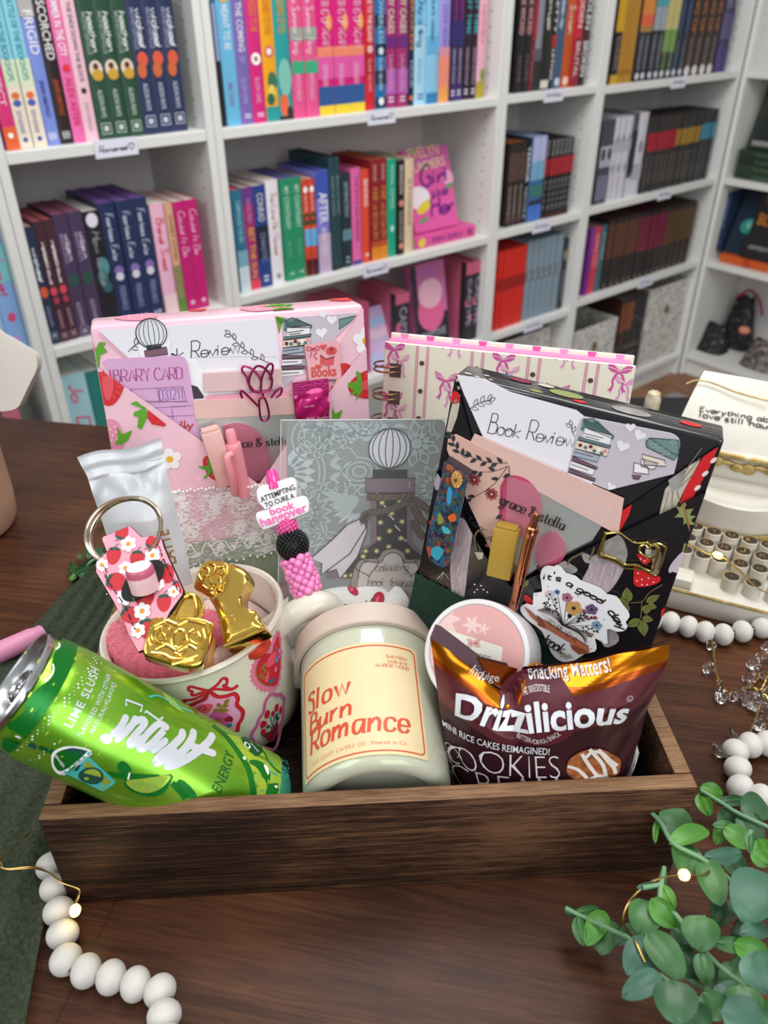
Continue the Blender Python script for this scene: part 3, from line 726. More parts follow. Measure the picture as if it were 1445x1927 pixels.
shelf_row('D', 0, 'upper corner shelf', '''
1147 1161 - | #231c20 | black paperback with yellow title | b,.55,1,#d9a516;b,.0,.1,#c9a02c;b,.55,.56,#7a5a12;t,DARK,.5,.14,#8d8690,.3,.4
1162 1188 - 4 | #b3812a | mustard gold slim hardback | b,.1,.14,#9a6c20;b,.9,.94,#9a6c20
1190 1214 - 2 | #26262c | black paperback with flame orange top | b,.72,1,#d98a3a;b,.6,.72,#e0623a;b,.54,.6,#a8843a;t,CRESCENT,.5,.12,#9a9ca6,.28,.4;o,.06,.5,.3,#d6d6de
1214 1237 - 2 | #23272e | black paperback with aqua top | b,.8,1,#4fa3ad;b,.55,.8,#9aa6ae;t,CRESCENT,.5,.12,#9a9ca6,.28,.4;o,.06,.5,.3,#d6d6de
1237 1260 - 2 | #2a3a22 | dark green paperback with cream-yellow top | b,.55,1,#c9bd7a;b,.3,.55,#6f9a3e;t,GROVE,.5,.12,#9aa88a,.28,.4;o,.06,.5,.3,#d6d6de
1260 1282 - 2 | #1f2733 | blue-black paperback with blue title | t,ZODIAC,1,.5,#4a6fa8,.26,.5;t,TWISTED,.42,.1,#74869f,.26,.46;o,.06,.5,.3,#d6d6de
1282 1340 - 4 | #2b1a18 | dark brown paperback with copper title | t,KING OF,1,.5,#b0703a,.24,.52;t,ANA HUANG,.44,.12,#8d7a70,.28,.44;o,.06,.5,.34,#e2dcd6
1341 1364 - 3 | #3a3358 | dusky violet slim paperback | b,.4,.7,#59507a;b,.0,.3,#44307a;t,TWIST,1,.75,#b4aec4,.24,.5
''', Hd=0.225)
shelf_row('D', 1, 'middle corner shelf', '''
1117 1140 226 2 | #4a4852 #9a9aa0 | charcoal and white marbled hardback | b,.45,.7,#b9b6c4;b,.05,.35,#7d7890;o,.6,.5,.3,#2a282e,2
1140 1172 220 3 | #cfccd6 #c6c6ca | white marbled hardback | b,.6,.75,#b9b6c2;o,.4,.4,.25,#a09ca8,2;o,.75,.6,.2,#8e8a96,2
1173 1184 214 | #55525a #9a9aa0 | half black half white marbled hardback | b,.3,.8,#25242a;b,0,.24,#d4d2da
1184 1201 212 | #d2d0da #c6c6ca | tall white marbled hardback | b,.2,.4,#b6b2c0;o,.6,.5,.2,#8e8a96,2
1203 1256 218 6 | #33302f #3c2a28 | charcoal hardback with red band | b,.56,.8,#a81a2c;t,XAVIER,.5,.1,#77706c,.28,.5
1256 1301 212 5 | #34322f #3a2e28 | charcoal hardback with gold band | b,.58,.8,#a8802f;t,XAVIER,.5,.1,#77706c,.28,.5
1301 1329 207 3 | #30343a #23444a | charcoal hardback with blue band | b,.6,.82,#3f8aa6;t,XAVIER,.5,.1,#77706c,.28,.5
''')
shelf_row('D', 2, 'lower corner shelf', '''
1098 1106 430 | #7a2a86 #9a8a90 | purple slim paperback | b,.6,1,#8a3a9a
1106 1118 427 | #d9354a #9a8a90 | coral red paperback | b,.4,.6,#e0606c;t,GIRL,.9,.6,#f2b6bc,.3,.4
1118 1129 424 | #3f6a74 #4a4a50 | steel teal paperback | t,STORM,.9,.5,#9fc0c6,.3,.44
1130 1188 408 5 | #2b2322 #4a3026 | dark hardback with rust brown band | b,.44,.94,#5c3626;o,.05,.5,.14,#8a7d74
1188 1240 396 5 | #2a2122 #55102c | dark hardback with wine red band | b,.42,.94,#74193c;o,.05,.5,.14,#8a7d74
1240 1293 385 5 | #2a2422 #513c20 | dark hardback with bronze band | b,.42,.94,#5c4426;o,.05,.5,.14,#8a7d74
''')
def face_book(fr_corners, th, cover, pages, label, group, art=None, cat='book', name='book'):
    """a book whose front cover faces out; corners TL,TR,BL as world points"""
    TL, TR, BL = (Vector(c) for c in fr_corners)
    f = Frame(BL, TR - TL, TL - BL); w = (TR - TL).length; h = (TL - BL).length
    r = empty(name, f.M(), label, cat, group)
    m = MB(); cm = mat(cover, 0.35)
    m.box(0, w, 0, h, -0.0012, 0, cm); m.box(0, w, 0, h, -th, -th + 0.0012, cm); m.box(0, 0.0012, 0, h, -th, 0, cm); m.obj('cover', r, 0)
    m = MB(); m.box(0.0012, w - 0.002, 0.002, h - 0.002, -th + 0.0013, -0.0013, mat(pages, 0.9)); m.obj('page_block', r, 0)
    if art:
        d = MB(); art(d, Frame((0, 0, 0), (1, 0, 0), (0, 1, 0)), w, h); d.obj('cover_print', r, 0)
    return r
zb = SH['B'][1]
def art_girl(d, s, w, h):
    d.flat(s, [(0, h * .8), (w, h * .8), (w, h), (0, h)], mat('#cf5fa8', .4), .0002)
    d.flat(s, circ((w * .2, h * .42), w * .25, 14, h * .14), mat('#f2e6ee', .4), .0003)
    d.flat(s, circ((w * .3, h * .3), w * .2, 14, h * .06, .4), mat('#e6c93a', .4), .0004)
    for q in ((.12, .12), (.8, .48), (.1, .95)): d.flat(s, leaf((w * q[0], h * q[1]), (w * (q[0] + .25), h * (q[1] + .04)), h * .06), mat('#5f9a5a', .4), .0005)
    d.flat(s, circ((w * .92, h * .6), w * .12, 12, h * .1), mat('#f0a6c8', .4), .0003)
    d.text(s, 'EVELYN', (w * .12, h * .88), (w * .8, h * .9), mat('#f3c6a0', .4), 1.2, .0006, bold=.01)
    d.text(s, 'SUMMERS', (w * .1, h * .72), (w * .9, h * .76), mat('#f3d6b6', .4), 1.1, .0006, bold=.01)
    for t, y, x0, x1 in (('Girl', .54, .3, .9), ('like', .38, .5, .85), ('Her', .16, .42, .95)):
        d.text(s, t, (w * x0, h * y), (w * x1, h * (y + .03)), mat('#7a1f86', .4), 1.0, .0006, font='script', weight=.17)
uL = frame_u(BCF, 781, zb + 0.03, -0.05); uR = frame_u(BCF, 862, zb + 0.03, -0.05)
o_ = lambda u, v, w: BCF.world(u, v, w)
face_book((o_(uL - 0.006, zb + 0.222, -0.105), o_(uL + (uR - uL) - 0.006, zb + 0.222, -0.105), o_(uL, zb + 0.034, -0.05)), 0.022, '#e25aa4', '#cfc4b4',
          'pink novel standing face out with purple lettering beside the cream paperback', 'books on the middle centre shelf', art_girl)
def lying_book(fr, u0, u1, v, th, w0, dep, cover, pages, label, group, decor=''):
    """book lying flat, spine to the front"""
    M0 = Frame(fr.world(u1, v, w0), fr.Y, -fr.X).M()
    return make_book(fr, 0, 0, 0, th, u1 - u0, dep, cover, pages, decor, label, group, Mx=M0)
lying_book(BCF, frame_u(BCF, 781, zb, -0.03), frame_u(BCF, 893, zb, -0.03), zb + 0.0005, 0.03, -0.028, 0.14, '#e0559c', '#cfc4b4', 'pink novel lying flat under the face-out pink novel', 'books on the middle centre shelf',
           't,LIKE HER,.25,.75,#8a2a8a,.3,.4;o,.9,.5,.4,#e6c93a;o,.1,.5,.3,#8f3f6a')
zb2 = SH['B'][2]
GB = 'books on the lower shelf of the middle bookcase'
def box_book(px0, px1, H, w0, cover, side, label, decor):
    u0 = frame_u(BCF, px0, zb2 + 0.1, w0); u1 = frame_u(BCF, px1, zb2 + 0.1, w0)
    r = make_book(BCF, u0, zb2 + 0.0003, w0, u1 - u0, H, 0.16, cover, side, decor, label, GB)
    d = MB(); s = Frame((0, 0, 0), (0, 0, 1), (0, 1, 0))           # printed left cover: x runs towards the front
    d.add([(-0.0003, 0.001, -0.16), (-0.0003, 0.001, -0.02), (-0.0003, H - 0.001, -0.02), (-0.0003, H - 0.001, -0.16)], [[0, 1, 2, 3]], mat(side, 0.5))
    d.obj('cover_print', r, 0)
for a in ((744, 770, .19, -.03, 'black spined hardback with rose pink cover left of the face-out pink novel'), (874, 888, .225, -.025, 'first of two black spined pink hardbacks right of the face-out novel'), (888, 904, .225, -.025, 'second of two black spined pink hardbacks right of the face-out novel')):
    box_book(a[0], a[1], a[2], a[3], '#2a2630', '#c8607f', a[4], 't,CAPTIVE,.8,.2,#a9a3b4,.3,.5;b,.85,1,#c8607f;o,.5,.2,.2,#c8607f,2;o,.3,.8,.2,#d87a98,2')
def art_heart(d, s, w, h):
    d.flat(s, [(0, 0), (w, 0), (w, h * .42), (0, h * .42)], mat('#2c2834', .4), .0002)
    d.flat(s, [(0, h * .3), (w * .15, h * .3), (w * .15, h), (0, h)], mat('#35303f', .4), .0003)
    d.flat(s, circ((w * .5, h * .45), w * .4, 16, h * .22), mat('#e86a9c', .4), .0004)
    d.flat(s, circ((w * .52, h * .66), w * .36, 16, h * .17), mat('#f0b8ca', .4), .0005)
    d.flat(s, circ((w * .5, h * .9), w * .3, 12, h * .08), mat('#c96fb4', .4), .0005)
    d.text(s, 'CAPTIVE', (w * .15, h * .14), (w * .9, h * .16), mat('#b9b3c4', .4), 1.2, .0007, bold=.01)
u0 = frame_u(BCF, 777, zb2 + .1, -.06); u1 = frame_u(BCF, 838, zb2 + .1, -.06)
face_book((o_(u0, zb2 + .235, -.075), o_(u1, zb2 + .235, -.075), o_(u0, zb2 + .001, -.035)), 0.03, '#d070a8', '#caa', 'pink and black novel standing face out between pink hardbacks', GB, art_heart)
def art_holo(d, s, w, h):
    for i, c in enumerate(('#b9c4ea', '#d9b6e0', '#e8c9de', '#a9c8ea')):
        d.flat(s, [(w * .05, h * (.1 + .2 * i)), (w * .95, h * (.1 + .2 * i)), (w * .95, h * (.24 + .2 * i)), (w * .05, h * (.24 + .2 * i))], mat(c, .3), .0003)
u0 = frame_u(BCF, 690, zb2 + .05, -.05); u1 = frame_u(BCF, 742, zb2 + .05, -.05)
face_book((o_(u0, zb2 + .15, -.09), o_(u1, zb2 + .15, -.09), o_(u0, zb2 + .001, -.03)), 0.02, '#cfb9e2', '#e6e0ea', 'pastel rainbow paperback leaning low beside the pink hardback', GB, art_holo)
u0 = frame_u(BCF, 640, zb2 + .05, -.05); u1 = frame_u(BCF, 688, zb2 + .05, -.05)
make_book(BCF, u0, zb2 + 0.0003, -0.03, u1 - u0, 0.19, 0.16, '#b64a70', '#c8607f', '', 'rose pink hardback half hidden behind the pink parcel', GB)
pat_m = ramp_mat('floral_card', [(0.35, '#8f8c84'), (0.5, '#d6d3cc'), (0.8, '#e3e1dc')], scale=45, rough=0.8, dist=2.0)
dark_in = mat('#2a2826', 0.9)
def storage_box(u0, u1, z0, H, w0, dep, label):
    r = empty('storage_box', Frame(BCF.world(u0, z0, w0), BCF.X, BCF.Y).M(), label, 'storage box', 'patterned storage boxes in the bookcases')
    w = u1 - u0; t = 0.004; m = MB()
    m.box(0, w, 0, H, -t, 0, pat_m); m.box(0, w, 0, H, -dep, -dep + t, pat_m); m.box(0, t, 0, H, -dep + t, -t, pat_m); m.box(w - t, w, 0, H, -dep + t, -t, pat_m); m.box(t, w - t, 0, t, -dep + t, -t, dark_in)
    m.obj('box_body', r, 0)
    m = MB(); br = mat('#8a7a4e', 0.35, 0.9)
    m.box(w / 2 - 0.009, w / 2 + 0.009, H * .68 - .014, H * .68 + .014, 0, 0.002, br, bev=.001); m.tube(spline([(w / 2 - .007, H * .68 + .006, .002), (w / 2 - .006, H * .68 - .004, .011), (w / 2 + .006, H * .68 - .004, .011), (w / 2 + .007, H * .68 + .006, .002)], 5), .0018, br)
    m.obj('ring_handle', r)
zf = -0.785
wB = -0.02
def ub(px, z=-0.55): return frame_u(BCF, px, z, wB)
storage_box(ub(1082), ub(1163), zf + .0005, 0.235, wB, 0.24, 'patterned white storage box with brass pull, left of the dark books')
storage_box(ub(1222), min(ub(1306, -0.5), 2.70), zf + .0005, 0.29, wB, 0.24, 'taller patterned white storage box with brass pull at the corner')
GD = 'books on the bottom shelf of the corner bookcase'
u0, u1 = ub(1168), ub(1217)
zz = zf
for i, c in enumerate(('#2a2a2e', '#34302e', '#26242a', '#3a3432')):
    lying_book(BCF, u0, u1, zz + .0005, .03, wB, .15, c, '#8a837a', '%s book from the bottom in the dark pile between the storage boxes' % ORD[i], GD, 't,ETERNAL,.2,.7,#7d7a78,.3,.4')
    zz += .031
for i, (c, d_) in enumerate((('#3a2420', 'b,.3,.9,#7a3f22'), ('#33211e', 'b,.3,.9,#84462a'), ('#232529', 'b,.5,.56,#4a4c52'), ('#26272c', 'b,.4,.45,#55565e'))):
    k0 = u0 + (u1 - u0) * i / 4
    make_book(BCF, k0, zz + .0006, wB, (u1 - u0) / 4 - .0008, .165, .14, c, '#6a625a', d_, ['rust-banded hardback nearest the left box', 'rust-banded hardback beside the black ones', 'black hardback beside the rust-banded pair', 'black hardback nearest the taller box'][i] + ' on the dark pile', GD)
def uc(px, z=-.5): return frame_u(BCF, px, z, wB)
storage_box(uc(940, -.6), uc(1045, -.6), zf + .0005, .27, wB - .03, .2, 'patterned storage box at the foot of the narrow bookcase')
lab_m = mat('#e4e4f2', 0.6); ink = mat('#3a3a4a', 0.6)
def shelf_label(unit, row, px0, px1, txt, label):
    z = SH[unit][row]; u0 = frame_u(BCF, px0, z - .012, 0.001); u1 = frame_u(BCF, px1, z - .012, 0.001)
    m = MB(); f = Frame(BCF.world(u0, z - .026, 0.0012), BCF.X, BCF.Y); s = Frame((0, 0, 0), (1, 0, 0), (0, 1, 0)); w = u1 - u0; h = .03
    m.box(0, w, 0, h, -.0008, 0, lab_m)
    if txt:
        m.text(s, txt, (w * .1, h * .32), (w * .74, h * .34), ink, 1.0, .0003, font='script', weight=.16)
        m.line(s, [(p[0], p[1]) for p in heart((w * .85, h * .5), h * .2)], h * .05, ink, .0003, closed=True)
    else:
        m.line(s, [(w * (.12 + .76 * i / 24), h * (.5 + .2 * math.sin(i * 1.9) * (1 if i % 3 else .4))) for i in range(25)], h * .07, ink, .0003)
    o = m.obj('shelf_label', M=f.M(), smooth=0)
    tag(o, label, 'label', 'paper labels on the shelf edges')
for a in (('A', 0, 178, 259, 'Romance', 'handwritten white label on the upper shelf edge of the left bookcase'), ('B', 0, 692, 744, 'Romance', 'handwritten white label on the upper shelf edge of the middle bookcase'), ('B', 1, 684, 731, 'Romance', 'handwritten white label on the middle shelf edge of the middle bookcase'),
          ('C', 0, 1024, 1060, '', 'white label on the upper shelf edge of the narrow bookcase'), ('C', 1, 1002, 1036, '', 'white label on the middle shelf edge of the narrow bookcase'), ('C', 2, 986, 1021, '', 'white label on the lower shelf edge of the narrow bookcase'),
          ('D', 0, 1263, 1290, '', 'white label on the upper shelf edge of the corner bookcase'), ('D', 1, 1238, 1263, '', 'white label on the middle shelf edge of the corner bookcase'), ('D', 2, 1201, 1229, '', 'white label on the lower shelf edge of the corner bookcase')):
    shelf_label(*a)
GE = 'books in the side bookcase'
we = -0.03
def ue(px, z, w=we): return frame_u(SEF, px, z, w)
z1, z2, z3, z4 = -0.154, -0.434, -0.785, 0.166
u0 = ue(1383, z1 + .02)
zz = z1
for i, c in enumerate(('#26362a', '#2c3e2e', '#22302a', '#2a3a2c')):
    lying_book(SEF, u0, u0 + .2, zz + .0005, .022, we, .15, c, '#3a4a3a', '%s dark green book from the bottom of the pile in the side bookcase' % ORD[i], GE, 't,EMERALD,.2,.7,#5a7a5c,.3,.4'); zz += .0228
def art_dark(d, s, w, h):
    d.text(s, 'EVE', (w * .3, h * .7), (w * .7, h * .7), mat('#7f8a78', .5), 1, .0004); d.flat(s, circ((w * .5, h * .5), w * .1, 10), mat('#6f7a68', .5), .0003); d.flat(s, [(w * .1, h * .05), (w * .9, h * .05), (w * .9, h * .12), (w * .1, h * .12)], mat('#8a8a86', .5), .0003)
e_ = lambda u, v, w: SEF.world(u, v, w)
uu = ue(1408, z1 + .11, -.06)
face_book((e_(uu, z1 + .30, -.11), e_(uu + .15, z1 + .30, -.11), e_(uu, zz + .002, -.05)), .03, '#232c27', '#3a403a', 'dark green book standing face out on the green pile', GE, art_dark)
u0 = ue(1352, z2, we)
lying_book(SEF, u0, u0 + .23, z2 + .0005, .028, we, .15, '#cf5a26', '#b87a4a', 'orange book lying flat in the side bookcase', GE, 'b,.0,.2,#e08a3a;b,.5,.6,#b8481c')
def art_teal(d, s, w, h):
    d.flat(s, circ((w * .55, h * .45), w * .3, 12, h * .12, .5), mat('#2f8f86', .4), .0003); d.flat(s, circ((w * .6, h * .47), w * .14, 12, h * .06, .5), mat('#6fc0a8', .4), .0004)
uu = ue(1352, z2 + .05, -.07)
make_book(SEF, uu - .002, z2 + .03, -.045, .026, .2, .13, '#1c3050', '#2a3a4a', 't,SERPENT,.9,.4,#7f9ab4,.3,.4', 'dark blue hardback standing on the orange book', GE)
face_book((e_(uu + .03, z2 + .235, -.13), e_(uu + .13, z2 + .235, -.13), e_(uu + .03, z2 + .0295, -.06)), .02, '#16283c', '#2a3a4a', 'midnight blue book with teal swirl standing face out', GE, art_teal)
def art_gold(d, s, w, h):
    d.text(s, 'BLOOD', (w * .1, h * .42), (w * .95, h * .42), mat('#b8741c', .35), 1.3, .0004, bold=.02); d.text(s, 'ARMENTROUT', (w * .1, h * .12), (w * .95, h * .12), mat('#b0b0ac', .4), 1, .0004)
    d.flat(s, circ((w * .3, h * .75), w * .2, 10), mat('#5a6048', .5), .0003)
uu = uu + .105
face_book((e_(uu, z2 + .29, -.12), e_(uu + .16, z2 + .29, -.12), e_(uu, z2 + .0295, -.04)), .035, '#22221f', '#3a3a36', 'black book with gold lettering standing face out on the orange book', GE, art_gold)
def pouch(c, sx, sy, sz, m, label, strap=None, M0=None):
    r = empty('cosmetic_pouch', Frame(SEF.world(*c), SEF.X, SEF.Y).M(), label, 'pouch', 'zip pouches in the side bookcase')
    b = MB(); b.grid(lambda a, t: Vector((sx * (.5 + .5 * (1 - .45 * t) * (abs(math.cos(2 * PI * a)) ** .6) * (1 if math.cos(2 * PI * a) > 0 else -1)), sy * t * (1 + .08 * math.sin(5 * a * 2 * PI)), -sz * .5 + sz * .5 * (1 - .9 * t) * (abs(math.sin(2 * PI * a)) ** .6) * (1 if math.sin(2 * PI * a) > 0 else -1))), 28, 10, m, cu=True)
    b.obj('body', r, 60)
    b = MB(); b.tube([(sx * .25 + sx * .5 * k / 8, sy * (1 + .03 * math.sin(k)), -sz * .5) for k in range(9)], .004, mat('#2a2a2a', .4)); b.obj('zipper', r)
    if strap:
        b = MB(); b.tube(spline(strap[1], 6), .008, strap[0], flat=.35); b.obj('strap', r)
blk_fl = ramp_mat('black_floral_cloth', [(0.45, '#151314'), (0.62, '#1d1a1b'), (0.72, '#8a7a78')], scale=70, rough=0.7, detail=2)
gry_fl = ramp_mat('grey_floral_vinyl', [(0.4, '#3a3838'), (0.6, '#77706e'), (0.75, '#c9a6a8')], scale=60, rough=0.4, detail=2)
uu = ue(1303, z3 + .02, -.06)
pouch((uu - .005, z3 + .0005, -.06), .12, .10, .10, blk_fl, 'flat black floral pouch at the front of the bottom side shelf')
pouch((ue(1345, z3 + .05, -.16), z3 + .0005, -.165), .13, .19, .10, blk_fl, 'tall black floral pouch with magenta strap', (mat('#a0155a', .5), [(.04, .19, -.03), (.07, .22, -.05), (.11, .19, -.06), (.14, .14, -.05)]))
pouch((ue(1385, z3 + .02, -.045), z3 + .0005, -.045), .15, .10, .09, gry_fl, 'clear grey pouch with pink blossoms on the bottom side shelf')
tag(MB().ball((0, 0, 0), .018, mat('#d98a70', .6), sc=(1.2, .8, 1)).obj('pompom', M=Frame(SEF.world(ue(1388, z3 + .11, -.06) + .01, z3 + .118, -.085), SEF.X, SEF.Y).M()), 'small coral pompom resting on the clear grey pouch', 'pompom')
def wood(name, cols, plank=None, gscale=(1.5, 28, 28), rough=0.4, bump=0.25, dist=1.2, scale=9, fleck=0.5):
    m = bpy.data.materials.new(name); m.use_nodes = True; n = m.node_tree; b = n.nodes['Principled BSDF']
    g = n.nodes.new('ShaderNodeTexCoord'); mp_ = n.nodes.new('ShaderNodeMapping'); mp_.inputs['Scale'].default_value = gscale
    n.links.new(g.outputs['Object'], mp_.inputs[0])
    t = n.nodes.new('ShaderNodeTexNoise'); t.inputs['Scale'].default_value = scale; t.inputs['Detail'].default_value = 9; t.inputs['Distortion'].default_value = dist; t.inputs['Roughness'].default_value = 0.62
    n.links.new(mp_.outputs[0], t.inputs['Vector'])
    t2 = n.nodes.new('ShaderNodeTexNoise'); t2.inputs['Scale'].default_value = 7; t2.inputs['Detail'].default_value = 3
    n.links.new(g.outputs['Object'], t2.inputs['Vector'])
    mp3 = n.nodes.new('ShaderNodeMapping'); mp3.inputs['Scale'].default_value = (gscale[0] * 6, gscale[1] * 9, gscale[2] * 9); n.links.new(g.outputs['Object'], mp3.inputs[0])
    t3 = n.nodes.new('ShaderNodeTexNoise'); t3.inputs['Scale'].default_value = scale; t3.inputs['Detail'].default_value = 2
    n.links.new(mp3.outputs[0], t3.inputs['Vector'])
    mx = n.nodes.new('ShaderNodeMath'); mx.operation = 'MULTIPLY_ADD'; mx.inputs[1].default_value = 0.55; n.links.new(t2.outputs['Fac'], mx.inputs[0])
    ad = n.nodes.new('ShaderNodeMath'); ad.operation = 'MULTIPLY'; ad.inputs[1].default_value = 0.5; n.links.new(t.outputs['Fac'], ad.inputs[0])
    n.links.new(ad.outputs[0], mx.inputs[2])
    m2 = n.nodes.new('ShaderNodeMath'); m2.operation = 'MULTIPLY_ADD'; m2.inputs[1].default_value = fleck; n.links.new(t3.outputs['Fac'], m2.inputs[0]); n.links.new(mx.outputs[0], m2.inputs[2])
    m3 = n.nodes.new('ShaderNodeMath'); m3.operation = 'SUBTRACT'; m3.inputs[1].default_value = fleck * 0.5; n.links.new(m2.outputs[0], m3.inputs[0])
    r = n.nodes.new('ShaderNodeValToRGB'); el = r.color_ramp.elements
    el[0].position = cols[0][0]; el[0].color = lin(cols[0][1]); el[1].position = cols[-1][0]; el[1].color = lin(cols[-1][1])
    for p, c in cols[1:-1]: q = el.new(p); q.color = lin(c)
    n.links.new(m3.outputs[0], r.inputs[0]); out = r.outputs[0]
    if plank:
        br = n.nodes.new('ShaderNodeTexBrick'); br.inputs['Scale'].default_value = 1.0; br.inputs['Brick Width'].default_value = plank[0]; br.inputs['Row Height'].default_value = plank[1]
        br.inputs['Mortar Size'].default_value = 0.0005; br.inputs['Color1'].default_value = (0.78, 0.74, 0.72, 1); br.inputs['Color2'].default_value = (1.18, 1.12, 1.08, 1); br.inputs['Mortar'].default_value = (0.62, 0.58, 0.55, 1); br.offset = 0.37
        n.links.new(g.outputs['Object'], br.inputs['Vector'])
        mul = n.nodes.new('ShaderNodeMixRGB'); mul.blend_type = 'MULTIPLY'; mul.inputs[0].default_value = 1.0; n.links.new(out, mul.inputs[1]); n.links.new(br.outputs['Color'], mul.inputs[2]); out = mul.outputs[0]
    n.links.new(out, b.inputs['Base Color']); b.inputs['Roughness'].default_value = rough; b.inputs['Specular IOR Level'].default_value = .22
    bp = n.nodes.new('ShaderNodeBump'); bp.inputs['Strength'].default_value = bump; bp.inputs['Distance'].default_value = 0.0006; n.links.new(m3.outputs[0], bp.inputs['Height']); n.links.new(bp.outputs[0], b.inputs['Normal'])
    return m
table_m = wood('walnut_table_top', [(0.30, '#1c0e08'), (0.45, '#382014'), (0.58, '#50311f'), (0.76, '#734a30')], plank=(0.62, 0.145), rough=0.42, bump=0.15, fleck=0.16)
crate_m = wood('burnt_paulownia', [(0.36, '#0d0705'), (0.46, '#23150e'), (0.55, '#3a2519'), (0.70, '#74523a')], gscale=(1.2, 30, 30), rough=0.6, bump=0.6, fleck=0.5)
crate_edge = wood('sanded_toplit_edge', [(0.25, '#3c2a1d'), (0.45, '#6a4b35'), (0.65, '#8f6d4f'), (0.85, '#b08c68')], gscale=(1.2, 26, 26), rough=0.6, bump=0.6, fleck=0.6)  # sanded top edges; light from above is also put into this colour
TB = Frame.ylr((-0.429, 0.806, 0), -11.03, 90, 0)          # back edge of the table: X along the edge, Y away from the viewer, Z up
r = empty('table', Frame(TB.o + Vector((0, 0, -0.87)), TB.X, TB.Y).M(), 'dark walnut plank table everything stands on', 'table')
m = MB(); m.box(-0.55, 1.05, -0.86, 0.0, 0.84, 0.87, table_m, bev=0.003); m.obj('table_top', r)
for x in (-0.5, 1.0):
    for y in (-0.81, -0.05):
        m = MB(); m.box(x - 0.03, x + 0.03, y - 0.03, y + 0.03, 0, 0.84, table_m, bev=0.003); m.obj('leg', r)
CRF = Frame.ylr((-0.1655, 0.2355, 0), 2.9, 90, 0)          # crate: X along the front, Y to the back, Z up
CW, CD_, CH, CT = 0.3195, 0.298, 0.0705, 0.0088
r = empty('wooden_crate', CRF.M(), 'open dark wooden crate holding the gifts', 'crate')
def board(nm, x0, x1, y0, y1, z0, z1):
    m = MB(); m.box(x0, x1, y0, y1, z0, z1, crate_m, bev=0.0012)
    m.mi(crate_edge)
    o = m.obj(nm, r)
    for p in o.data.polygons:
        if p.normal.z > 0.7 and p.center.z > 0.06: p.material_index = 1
    return o
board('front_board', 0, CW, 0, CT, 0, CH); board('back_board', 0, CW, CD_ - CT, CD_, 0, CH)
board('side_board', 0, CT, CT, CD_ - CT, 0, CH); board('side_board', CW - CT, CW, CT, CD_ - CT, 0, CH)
m = MB(); m.box(CT, CW - CT, CT, CD_ - CT, 0.0, 0.0045, crate_m); m.obj('base_board', r)
cloth_m = ramp_mat('olive_gauze', [(0.3, '#262d20'), (0.6, '#39422f'), (0.8, '#454e3a')], vec_scale=(1, 1, 1), scale=420, detail=2, rough=0.95, bump=0.5)
def cloth_pt(a, t):
    Lp = spline([Vector(k) for k in ((-0.240, 0.545, 0), (-0.262, 0.449, 0), (-0.285, 0.36, 0), (-0.315, 0.27, 0), (-0.33, 0.16, 0))], 10)
    Rp = spline([Vector(k) for k in ((-0.176, 0.585, 0), (-0.1785, 0.449, 0), (-0.1765, 0.36, 0), (-0.178, 0.262, 0), (-0.162, 0.15, 0))], 10)
    i = min(int(t * 40), 39); f = t * 40 - i
    l = Lp[i].lerp(Lp[i + 1], f); q = Rp[i].lerp(Rp[i + 1], f)
    p = l.lerp(q, a)
    ph = a * 46 + 2.2 * math.sin(t * 5) + 1.5 * math.sin(t * 11 + a * 5)
    p.z = 0.0030 + 0.0018 * math.sin(ph) + 0.0035 * (0.5 + 0.5 * math.sin(t * 7 + a * 8)) * min(1, 6 * a, 6 * (1 - a)) + (0.012 * max(0, t - 0.55) * math.sin(a * 15 + 1) ** 2 if 0.06 < a < 0.94 else 0)
    return p
m = MB(); m.grid(cloth_pt, 120, 90, cloth_m)
o = m.obj('cloth', smooth=180); md = o.modifiers.new('thick', 'SOLIDIFY'); md.thickness = 0.0008; md.offset = 1.0
tag(o, 'crinkled olive green cloth lying along the left of the crate', 'cloth')
bead_m = ramp_mat('white_painted_bead', [(0.3, '#c6c3bc'), (0.7, '#d2cfc8')], scale=120, rough=0.65, bump=0.15)
hole_m = mat('#6a6258', 0.9)
bead_me = {}
def bead_mesh(r):
    if r not in bead_me:
        m = MB(); R = r; hr = r * 0.26
        prof = [(hr * 0.9, -R * .4)] + [(math.sqrt(max(R * R - (z * 1.0) ** 2, 0)), z * 0.86) for z in [R * math.sin(a) for a in [(-75 + 150 * i / 16) * PI / 180 for i in range(17)]]] + [(hr * 0.9, R * .4)]
        m.lathe(prof, bead_m, 28)
        me = m.obj('bead', smooth=60); d = me.data; bpy.data.objects.remove(me); bead_me[r] = d
    return bead_me[r]
def garland(label, pts, r, thread='#b9a98a'):
    P = [on_z(x, y, r) if len(q) == 2 else Vector(q) for q in pts for x, y in [q[:2]]]
    root = empty('bead_garland', Matrix.Translation(P[0] - Vector((0, 0, r))), label, 'bead garland')
    for i, p in enumerate(P):
        t = (P[min(i + 1, len(P) - 1)] - P[max(i - 1, 0)]).normalized()
        o = bpy.data.objects.new('bead', bead_mesh(r)); COL.objects.link(o); o.parent = root
        o.matrix_local = Matrix.Translation(p - root.matrix_world.translation) @ t.to_track_quat('Z', 'Y').to_matrix().to_4x4()
    m = MB(); m.tube([p - root.matrix_world.translation for p in spline(P, 5)], 0.0009, mat(thread, .8), 6); m.obj('thread', root)
garland('white wooden bead garland curling out from under the crate corner at the lower left',
        [(96, 1630), (104, 1671), (111, 1715), (118, 1758), (124, 1806), (162, 1827), (209, 1839), (255, 1852), (301, 1865), (309, 1911), (316, 1960)], 0.0079)
